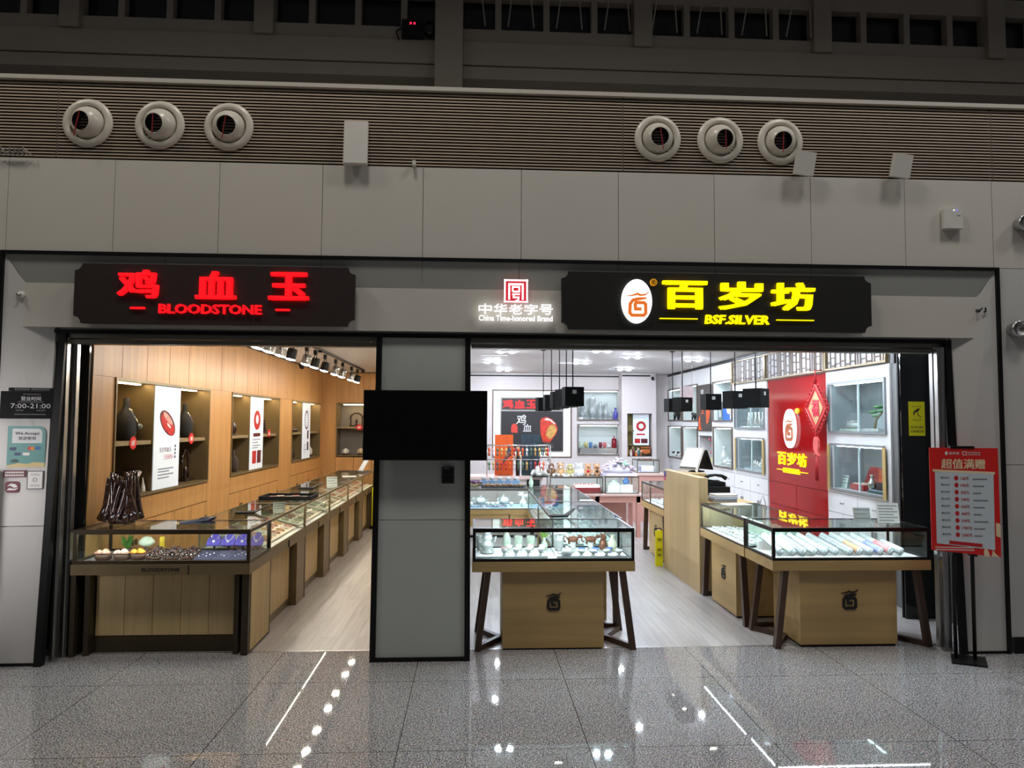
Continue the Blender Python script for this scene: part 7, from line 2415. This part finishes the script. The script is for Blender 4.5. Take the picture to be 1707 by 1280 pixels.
t = thing('jewel_step', 'dark red velvet step holding pale jewels in the case under the soft toys', 'display riser', (1.6, 5.62, CZ))
MB().box(-0.32, 0.32, -0.16, 0.1, 0, 0.075).obj('step', M('dark_red_velvet', (140, 40, 50), 0.7, var=0.1), t)
MB().box(-0.05, 0.32, -0.1, 0.1, 0.075, 0.11).obj('upper_step', PAPER, t)
mb = MB()
for k in range(14):
    mb.ball((-0.28 + 0.04 * k, -0.02 + 0.04 * ((k * 5) % 3) - 0.03, 0.085 if k < 6 else 0.118), 0.016, 0.012, 0.01, 8, 5)
mb.obj('jewels', M('coral_bead', (206, 104, 80), 0.3, var=0.5, scale=20), t)

# soft toys in a row
PZ = 0.646 + 0.256


def soft_toy(label, x, m, m2, s=1.0, ears='round', head_open=False):
    t = thing('soft_toy', label, 'soft toy', (x, 5.6, PZ), 0, 'row of soft toys')
    MB().ball((0, 0, 0.075 * s), 0.062 * s, 0.055 * s, 0.075 * s, 14, 8).obj('body', m, t)
    MB().ball((0, -0.012 * s, 0.175 * s), 0.062 * s, 0.055 * s, 0.055 * s, 14, 8).obj('head', m, t)
    MB().ball((0, -0.058 * s, 0.16 * s), 0.026 * s, 0.022 * s, 0.02 * s, 10, 6).obj('muzzle', m2, t)
    for sg in (-1, 1):
        if ears == 'round':
            MB().ball((sg * 0.045 * s, 0, 0.225 * s), 0.022 * s, 0.012 * s, 0.022 * s, 10, 6).obj('ear', m, t)
        else:
            MB().ball((sg * 0.06 * s, 0, 0.18 * s), 0.014 * s, 0.02 * s, 0.05 * s, 10, 6).obj('ear', m2, t)
        MB().ball((sg * 0.065 * s, -0.03 * s, 0.09 * s), 0.02 * s, 0.024 * s, 0.042 * s, 10, 6).obj('arm', m, t)
        MB().ball((sg * 0.042 * s, -0.06 * s, 0.022 * s), 0.026 * s, 0.036 * s, 0.022 * s, 10, 6).obj('foot', m2, t)
        MB().ball((sg * 0.022 * s, -0.058 * s, 0.19 * s), 0.006, n=6, m=5).obj('eye', INK, t)
    if head_open:
        MB().ball((0, -0.052 * s, 0.09 * s), 0.03 * s, 0.02 * s, 0.03 * s, 10, 6).obj('belly_patch', INK if head_open == 1 else REDINK, t)


def plush(nm, rgb):
    return M(nm, rgb, 0.95, var=0.18, scale=60)


TB, TT, TG, TW, TL = plush('plush_brown', (126, 88, 58)), plush('plush_tan', (196, 156, 116)), plush('plush_olive', (186, 176, 116)), plush('plush_white', (226, 228, 230)), plush('plush_caramel', (206, 160, 120))
soft_toy('small white soft toy at the rack end of the soft toy row', 1.045, TW, TT, 0.72)
soft_toy('dark brown soft toy dog with long ears in the soft toy row', 1.185, TB, TW, 0.84, 'long')
soft_toy('beige soft toy bear between brown dog and olive toy', 1.33, TT, TW, 0.84)
soft_toy('olive green soft toy with white ears in the soft toy row', 1.475, TG, TW, 0.78, 'long')
soft_toy('white soft toy beside the caramel bears', 1.615, TW, plush('plush_grey', (176, 180, 190)), 0.82)
soft_toy('caramel soft toy bear with a red belly patch', 1.75, TL, TB, 0.78, 'round', 2)
soft_toy('caramel soft toy bear with a dark belly patch at the flower tray end', 1.885, TL, TB, 0.78, 'round', 1)

# tray of soap flowers on the aisle case
t = thing('flower_tray', 'lavender tray heaped with pastel paper flowers on the aisle end glass case', 'flower tray', (2.22, 5.66, 0.646 + 0.266))
MB().rbox(-0.27, 0.27, -0.2, 0.2, 0, 0.035, 0.02).obj('tray', M('lavender_card', (196, 186, 216), 0.6, var=0.05), t)
q = random.Random(17)
for nm, m, n in (('pink_flowers', M('pastel_pink', (226, 196, 204), 0.7, var=0.15, scale=50), 26), ('lilac_flowers', M('pastel_lilac', (200, 190, 216), 0.7, var=0.15, scale=50), 26), ('mint_flowers', M('pastel_mint', (160, 210, 180), 0.7, var=0.15, scale=50), 14)):
    mb = MB()
    for k in range(n):
        x = q.uniform(-0.24, 0.24) if nm != 'mint_flowers' else q.uniform(0.0, 0.15)
        y = q.uniform(-0.17, 0.17)
        h = 0.2 * max(0.15, 1 - (x / 0.27) ** 2) * q.uniform(0.4, 1.0)
        petal_flower(mb, (x, y, 0.05 + h), 0.028, k)
    mb.obj(nm, m, t)
MB().lathe([(0.24, 0), (0.2, 0.06), (0.1, 0.14), (0.001, 0.17)], (0, 0, 0.03), 16, sy=0.75).obj('mound', M('grey_tulle', (206, 202, 210), 0.8, var=0.1, scale=40), t, loc=(0, 0, 0))

# low counter and rack left of the soft toys
t = thing('low_cabinet', 'grey-white low cabinet at the back against the shop partition', 'cabinet', (0.36, 5.7, 0))
MB().box(-0.66, 0.66, -0.28, 0.28, 0.04, 0.86).obj('carcass', M('pale_cabinet', (206, 196, 192), 0.5, var=0.02), t)
MB().box(-0.68, 0.68, -0.31, 0.29, 0.86, 0.90).obj('worktop', M('pale_pink_top', (226, 196, 188)), t)
for k in range(2):
    MB().box(-0.65 + 0.66 * k, -0.02 + 0.66 * k, -0.3, -0.28, 0.08, 0.82).obj('door', M('pale_cabinet', (206, 196, 192)), t)
MB().box(-0.62, 0.62, -0.24, 0.24, 0.0, 0.04).obj('plinth', BLACK, t)
t = thing('key_ring_rack', 'steel bar rack hung with colourful charms and tassels at the back', 'rack', (0.66, 5.6, 0.901))
ST = M('rack_steel', (190, 188, 186), 0.25, 0.9, var=0.03)
mb = MB()
for x in (-0.45, 0.5):
    for y in (-0.12, 0.14):
        mb.tube([(x, y, 0), (x, y, 0.46)], 0.008, 7)
for z in (0.46,):
    mb.tube([(-0.45, -0.12, z), (0.5, -0.12, z)], 0.008, 7)
    mb.tube([(-0.45, 0.14, z), (0.5, 0.14, z)], 0.008, 7)
    mb.tube([(-0.45, -0.12, z), (-0.45, 0.14, z)], 0.008, 7)
    mb.tube([(0.5, -0.12, z), (0.5, 0.14, z)], 0.008, 7)
mb.tube([(-0.45, -0.12, 0.25), (0.5, -0.12, 0.25)], 0.006, 7)
mb.obj('bars', ST, t)
CH = [M('charm_orange', (226, 96, 40), 0.5, var=0.2), M('charm_red', (196, 44, 44), 0.5, var=0.2), M('charm_slate', (72, 84, 100), 0.5, var=0.2), M('charm_ochre', (196, 160, 90), 0.5, var=0.2), M('charm_green', (80, 110, 84), 0.5, var=0.2), M('charm_white', (226, 222, 220), 0.5, var=0.1)]
CHN = ['orange', 'red', 'slate grey', 'ochre', 'dark green', 'white']
CM = []
for m in CH:
    mb = MB()
    mb.tube([(0, 0, 0), (0, 0, -0.03)], 0.0025, 5)
    mb.lathe([(0.005, -0.03), (0.018, -0.045), (0.02, -0.065), (0.008, -0.085)], n=8)
    for k in range(5):
        a = 2 * pi * k / 5
        mb.tube([(0.004 * cos(a), 0.004 * sin(a), -0.085), (0.014 * cos(a), 0.014 * sin(a), -0.15)], 0.004, 4)
    o = mb.obj('tassel_charm', m, loc=(0, 0, 0))
    CM.append(o.data)
    bpy.data.objects.remove(o)
for r, (y, z) in enumerate(((-0.12, 0.452), (0.14, 0.452), (-0.12, 0.243))):
    for k in range(15):
        c = (k * 5 + r * 2 + k // 4) % 6
        jewel(CM[c], 'tassel_charm', (0.66 - 0.42 + k * 0.063, 5.6 + y, 0.901 + z), (0, 0, k), '%s tasselled charm hanging from the %s bar of the key ring rack' % (CHN[c], ('upper front', 'upper rear', 'middle front')[r]), 'charm', '%s charms on the %s bar of the key ring rack' % (CHN[c], ('upper front', 'upper rear', 'middle front')[r]))
t = thing('gift_card_panel', 'tall orange backing card standing inside the key ring rack', 'card', (0.47, 5.68, 0.901))
MB().box(-0.14, 0.14, -0.005, 0.005, 0, 0.62).obj('card', M('deep_orange_card', (224, 92, 30), 0.5, var=0.12, scale=10), t)
mb = MB()
for k in range(8):
    mb.stroke([(-0.05 + 0.01 * k, 0.1 + 0.02 * k), (0.02 + 0.012 * k, 0.3), (0.07, 0.42 + 0.01 * k)], 0.006, 0.001, face(0, -0.005, 0))
mb.obj('branch_print', M('charm_slate', (72, 84, 100)), t)
MB().box(-0.1, 0.1, -0.03, 0.03, 0, 0.006).obj('foot', BLACK, t)
t = thing('gift_card_panel', 'dark floral backing card standing inside the key ring rack', 'card', (0.88, 5.68, 0.901))
MB().box(-0.14, 0.14, -0.005, 0.005, 0, 0.62).obj('card', M('night_floral', (40, 56, 66), 0.5, var=0.5, scale=26), t)
MB().box(-0.1, 0.1, -0.03, 0.03, 0, 0.006).obj('foot', BLACK, t)
t = thing('scroll_figure', 'small cream and black standing doll between the two backing cards', 'doll', (0.68, 5.62, 0.901))
MB().lathe([(0.03, 0), (0.035, 0.1), (0.025, 0.35), (0.012, 0.38)], n=12).obj('robe', M('doll_black', (36, 32, 34), 0.6, var=0.3, scale=14), t, loc=(0, 0, 0))
MB().ball((0, 0, 0.42), 0.028, 0.028, 0.034, 12, 8).obj('head', M('doll_cream', (226, 196, 166), 0.6, var=0.03), t)
MB().lathe([(0.03, 0.44), (0.036, 0.455), (0.012, 0.475), (0.001, 0.48)], n=12).obj('hat', M('doll_black', (36, 32, 34)), t, loc=(0, 0, 0))
for s in (-1, 1):
    MB().tube([(s * 0.02, 0, 0.34), (s * 0.05, -0.01, 0.24)], [0.014, 0.02], 7).obj('sleeve', M('doll_cream', (226, 196, 166)), t)
# white stone cluster at the rack foot
t = thing('crystal_cluster', 'white crystal cluster at the foot of the key ring rack', 'ornament', (0.98, 5.36, 0.9005))
mb = MB()
q = random.Random(2)
for k in range(24):
    x, y = q.uniform(-0.11, 0.11), q.uniform(-0.03, 0.06)
    h = 0.05 + 0.13 * q.random() * (1 - abs(x) * 6)
    mb.lathe([(0.02, 0), (0.022, max(0.02, h * 0.7)), (0.002, max(0.03, h))], (x, y, 0.012), 6)
mb.obj('crystals', M('crystal_white', (224, 222, 216), 0.25, var=0.1), t)
MB().rbox(-0.13, 0.13, -0.06, 0.08, 0, 0.014, 0.02).obj('base', BLACK, t)
# blue boxed cups on the rear island counter
for i in range(5):
    t = thing('boxed_cup', 'pale blue gift box with white cup on the rear island glass, %s from the partition' % ORDC[i], 'gift box', (0.14 + i * 0.1, 3.78, TZ), 0, 'pale blue boxed cups')
    MB().box(-0.043, 0.043, -0.04, 0.04, 0, 0.07).obj('box', M('pale_blue_box', (150, 186, 224), 0.5, var=0.05), t)
    MB().lathe([(0.02, 0.07), (0.034, 0.09), (0.036, 0.11), (0.03, 0.11), (0.001, 0.08)], n=14).obj('cup', PORC, t, loc=(0, 0, 0))
t = thing('bead_tray', 'dark tray of loose yellow and brown beads on the rear island glass', 'tray', (0.40, 3.56, TZ))
MB().rbox(-0.3, 0.22, -0.08, 0.08, 0, 0.02, 0.01).obj('tray', VELVET, t)
mb = MB()
q = random.Random(8)
for k in range(70):
    mb.ball((q.uniform(-0.27, 0.19), q.uniform(-0.06, 0.06), 0.028), 0.014, n=6, m=4)
mb.obj('beads', M('yellow_brown_bead', (150, 110, 56), 0.3, var=0.6, scale=50), t, kind='stuff')
MB().box(-0.08, 0.08, -0.05, 0.05, 0, 0.08).obj('case', BLACK, loc=(0.76, 3.8, TZ), label='black box standing at the aisle side of the pale blue boxed cups', cat='box')
t = vase('pale green glass vase on the rear island counter glass', 0.72, 3.62, TZ, 0.13, 0.03, GLAZE)
t = thing('mixed_charms', 'bronze bowl of purple and red trinkets on the rear island glass', 'bowl', (0.02, 3.62, TZ))
MB().lathe([(0.06, 0), (0.11, 0.05), (0.105, 0.05), (0.001, 0.02)], n=18).obj('bowl', BRONZE, t, loc=(0, 0, 0))
mb = MB()
for k in range(50):
    a, r = q.random() * 6.28, 0.09 * q.random() ** .5
    mb.ball((r * cos(a), r * sin(a), 0.05 + 0.03 * (1 - r * 9)), 0.015, n=6, m=4)
mb.obj('trinkets', M('trinket_mix', (120, 80, 120), 0.4, var=0.7, scale=40), t, kind='stuff')

# case by the pale corner bay
t = thing('pink_stand', 'low dusty pink stand under the small lavender case by the corner bay', 'stand', (3.05, 7.3, 0))
MB().box(-0.3, 0.3, -0.25, 0.25, 0.80, 0.84).obj('top', M('pale_pink_top', (226, 196, 188)), t)
MB().box(-0.28, 0.28, -0.22, 0.22, 0.0, 0.80).obj('body', PINKT, t)
t = thing('glass_case', 'small glass case with a lavender box on the pink stand by the corner bay', 'glass case', (3.06, 7.3, 0.841))
glass_case(t, -0.2, 0.2, -0.2, 0.2, 0, 0.23, FRM, 0.014, DECKW, ledsides=('y0',))
t = thing('lavender_box', 'lavender lidded box inside the small case by the corner bay', 'box', (3.08, 7.3, 0.852))
MB().box(-0.12, 0.1, -0.1, 0.1, 0, 0.08).obj('base', M('lavender_card', (196, 186, 216)), t)
MB().box(-0.125, 0.105, -0.105, 0.105, 0.08, 0.1).obj('lid', M('lavender_lid', (216, 208, 230), 0.5, var=0.03), t)

# corner bay niche: banner and folk toys
t = thing('bay_niche', 'shelved olive niche in the pale corner bay', 'niche', (3.29, 8.75, 1.05))
MB().box(-0.25, 0.25, 0.28, 0.3, 0, 0.85).obj('back_panel', OLIVE, t)
MB().box(-0.25, 0.25, 0, 0.28, -0.015, 0.0).obj('floor_panel', BRONZEL, t)
for z in (0.22, 0.5):
    MB().box(-0.25, -0.1, 0.02, 0.28, z, z + 0.02).obj('shelf', BRONZEL, t)
MB().box(-0.1, 0.22, 0.1, 0.12, 0.22, 0.84).obj('banner', SCREENW, t, label='white roll banner with a red bangle')
mb = MB()
mb.ring((0.06, 0.097, 0.6), 0.075, 0.024, 'Y', 24, 6)
mb.obj('bangle_print', M('jade_red_print', (190, 34, 38)), t)
MB().box(-0.03, 0.14, 0.096, 0.1, 0.42, 0.45).obj('title_print', REDINK, t)
MB().box(-0.07, 0.04, 0.096, 0.1, 0.26, 0.35).obj('photo_print', M('charm_red', (196, 44, 44)), t)
MB().box(0.06, 0.19, 0.096, 0.1, 0.26, 0.35).obj('photo_print', M('maroon_print', (96, 24, 34)), t)
q = random.Random(33)
FOLK = [('ochre', (190, 140, 60)), ('white', (226, 220, 214)), ('maroon', (120, 40, 56)), ('orange', (214, 110, 40)), ('teal', (60, 110, 116)), ('brown', (120, 80, 50))]
for k in range(9):
    nm, c = FOLK[k % 6]
    h = (0.2, 0.13, 0.19, 0.1, 0.16, 0.12, 0.14, 0.18, 0.1)[k]
    t = thing('folk_figure', '%s folk figure standing in the corner bay niche, %s' % (nm, ('back row by the olive shelf', 'front row', 'back row before the banner', 'front row by the cart', 'front row by the orange cart', 'lowest at the niche edge', 'at the far shelf side', 'between banner and cart', 'behind the cart')[k]), 'figurine', ((3.075, 3.13, 3.18, 3.235, 3.285, 3.325, 3.22, 3.3, 3.13)[k], (8.85, 8.785, 8.84, 8.78, 8.79, 8.752, 8.95, 8.95, 8.95)[k], 1.0515))
    m = M('folk_' + nm, c, 0.5, var=0.3, scale=40)
    MB().lathe([(0.028, 0), (0.03, h * 0.3), (0.018, h * 0.68), (0.012, h * 0.72)], n=10).obj('body', m, t, loc=(0, 0, 0))
    MB().ball((0, 0, h * 0.86), 0.022, 0.02, 0.024, 10, 6).obj('head', M('doll_cream', (226, 196, 166)), t)
t = thing('toy_cart', 'orange carved toy cart with wheels in the corner bay niche', 'ornament', (3.43, 8.83, 1.051))
OC = M('toy_orange', (196, 104, 44), 0.4, var=0.25, scale=30)
MB().box(-0.09, 0.09, -0.035, 0.035, 0.05, 0.14).obj('body', OC, t)
MB().box(-0.1, 0.1, -0.045, 0.045, 0.17, 0.185).obj('canopy', OC, t)
for x in (-0.08, 0.08):
    MB().box(x - 0.006, x + 0.006, -0.035, 0.035, 0.14, 0.17).obj('post', OC, t)
for x in (-0.06, 0.06):
    MB().ring((x, -0.045, 0.035), 0.028, 0.007, 'Y', 16, 6).obj('wheel', M('toy_dark', (50, 44, 40), 0.4, var=0.1), t)
    MB().ring((x, 0.045, 0.035), 0.028, 0.007, 'Y', 16, 6).obj('wheel', M('toy_dark', (50, 44, 40)), t)
# crystals in the upper back niche
CRY = M('cut_crystal', (196, 204, 206), 0.08, 0.55, var=0.35, scale=40)
for k, (x, h, r) in enumerate(((2.21, 0.30, 0.075), (2.42, 0.50, 0.085), (2.575, 0.38, 0.055), (2.69, 0.37, 0.052), (2.785, 0.2, 0.04))):
    lb = ('frosted gourd-shaped crystal', 'tallest crystal dancer figure', 'crystal figure with split top, beside the tallest', 'crystal figure second from the tallest', 'short crystal beside the violet vase')[k] + ' in the upper back wall niche'
    t = thing('crystal_figure', lb, 'figurine', (x, 9.12, 1.7775), 0)
    MB().lathe([(r * 0.7, 0), (r * 0.75, 0.02), (r * 0.4, 0.05)], n=8).obj('base', CRY, t, loc=(0, 0, 0))
    MB().lathe([(r * 0.4, 0.05), (r, h * 0.32), (r * 0.55, h * 0.52), (r * 0.35, h * 0.6), (r * 0.8, h * 0.8), (r * 0.6, h * 0.92), (0.001, h)], n=8).obj('body', CRY, t, loc=(0, 0, 0))
vase('violet blue carved vase in the upper back wall niche', 2.885, 9.10, 1.777, 0.24, 0.05, M('violet_glaze', (84, 84, 176), 0.2, var=0.3, scale=30))
# teaware in the lower back niche
for k, x in enumerate((2.19, 2.285, 2.38, 2.48, 2.58, 2.665, 2.765)):
    m = (GLAZE, M('yellow_flower_glaze', (206, 196, 130), 0.3, var=0.5, scale=40), BLUEG, M('grey_glaze', (130, 140, 150), 0.3, var=0.4, scale=40), M('plum_glaze', (120, 44, 60), 0.3, var=0.4, scale=40), M('coral_glaze', (206, 104, 104), 0.3, var=0.4, scale=40), PORC)[k]
    nm = ('pale green', 'yellow flowered', 'blue', 'grey', 'plum', 'coral', 'white')[k]
    if k in (3, 6):
        teapot('%s teapot on the mirrored plinth of lower back niche' % nm, x, 9.17, 1.201, 0.85, m, 1.57)
    else:
        cup('%s cup on the mirrored plinth of lower back niche' % nm, x, 9.13, 1.201, 0.12, 0.036, m, None, False, False)
t = thing('wine_jar', 'tall dark red lidded jar on the mirrored plinth', 'jar', (2.862, 9.13, 1.201))
MB().lathe([(0.045, 0), (0.055, 0.03), (0.05, 0.1), (0.055, 0.15), (0.04, 0.17)], n=18).obj('body', M('dark_red_glaze', (140, 20, 40), 0.25, var=0.2), t, loc=(0, 0, 0))
MB().lathe([(0.05, 0.17), (0.05, 0.19), (0.012, 0.2), (0.008, 0.25), (0.001, 0.252)], n=18).obj('lid', M('dark_red_glaze', (140, 20, 40)), t, loc=(0, 0, 0))
MB().box(-0.05, 0.06, -0.002, 0.0, 0, 0.05).obj('price_card', PAPER, loc=(2.15, 9.02, 1.778), label='tiny white price card at the foot of the frosted gourd crystal', cat='card')
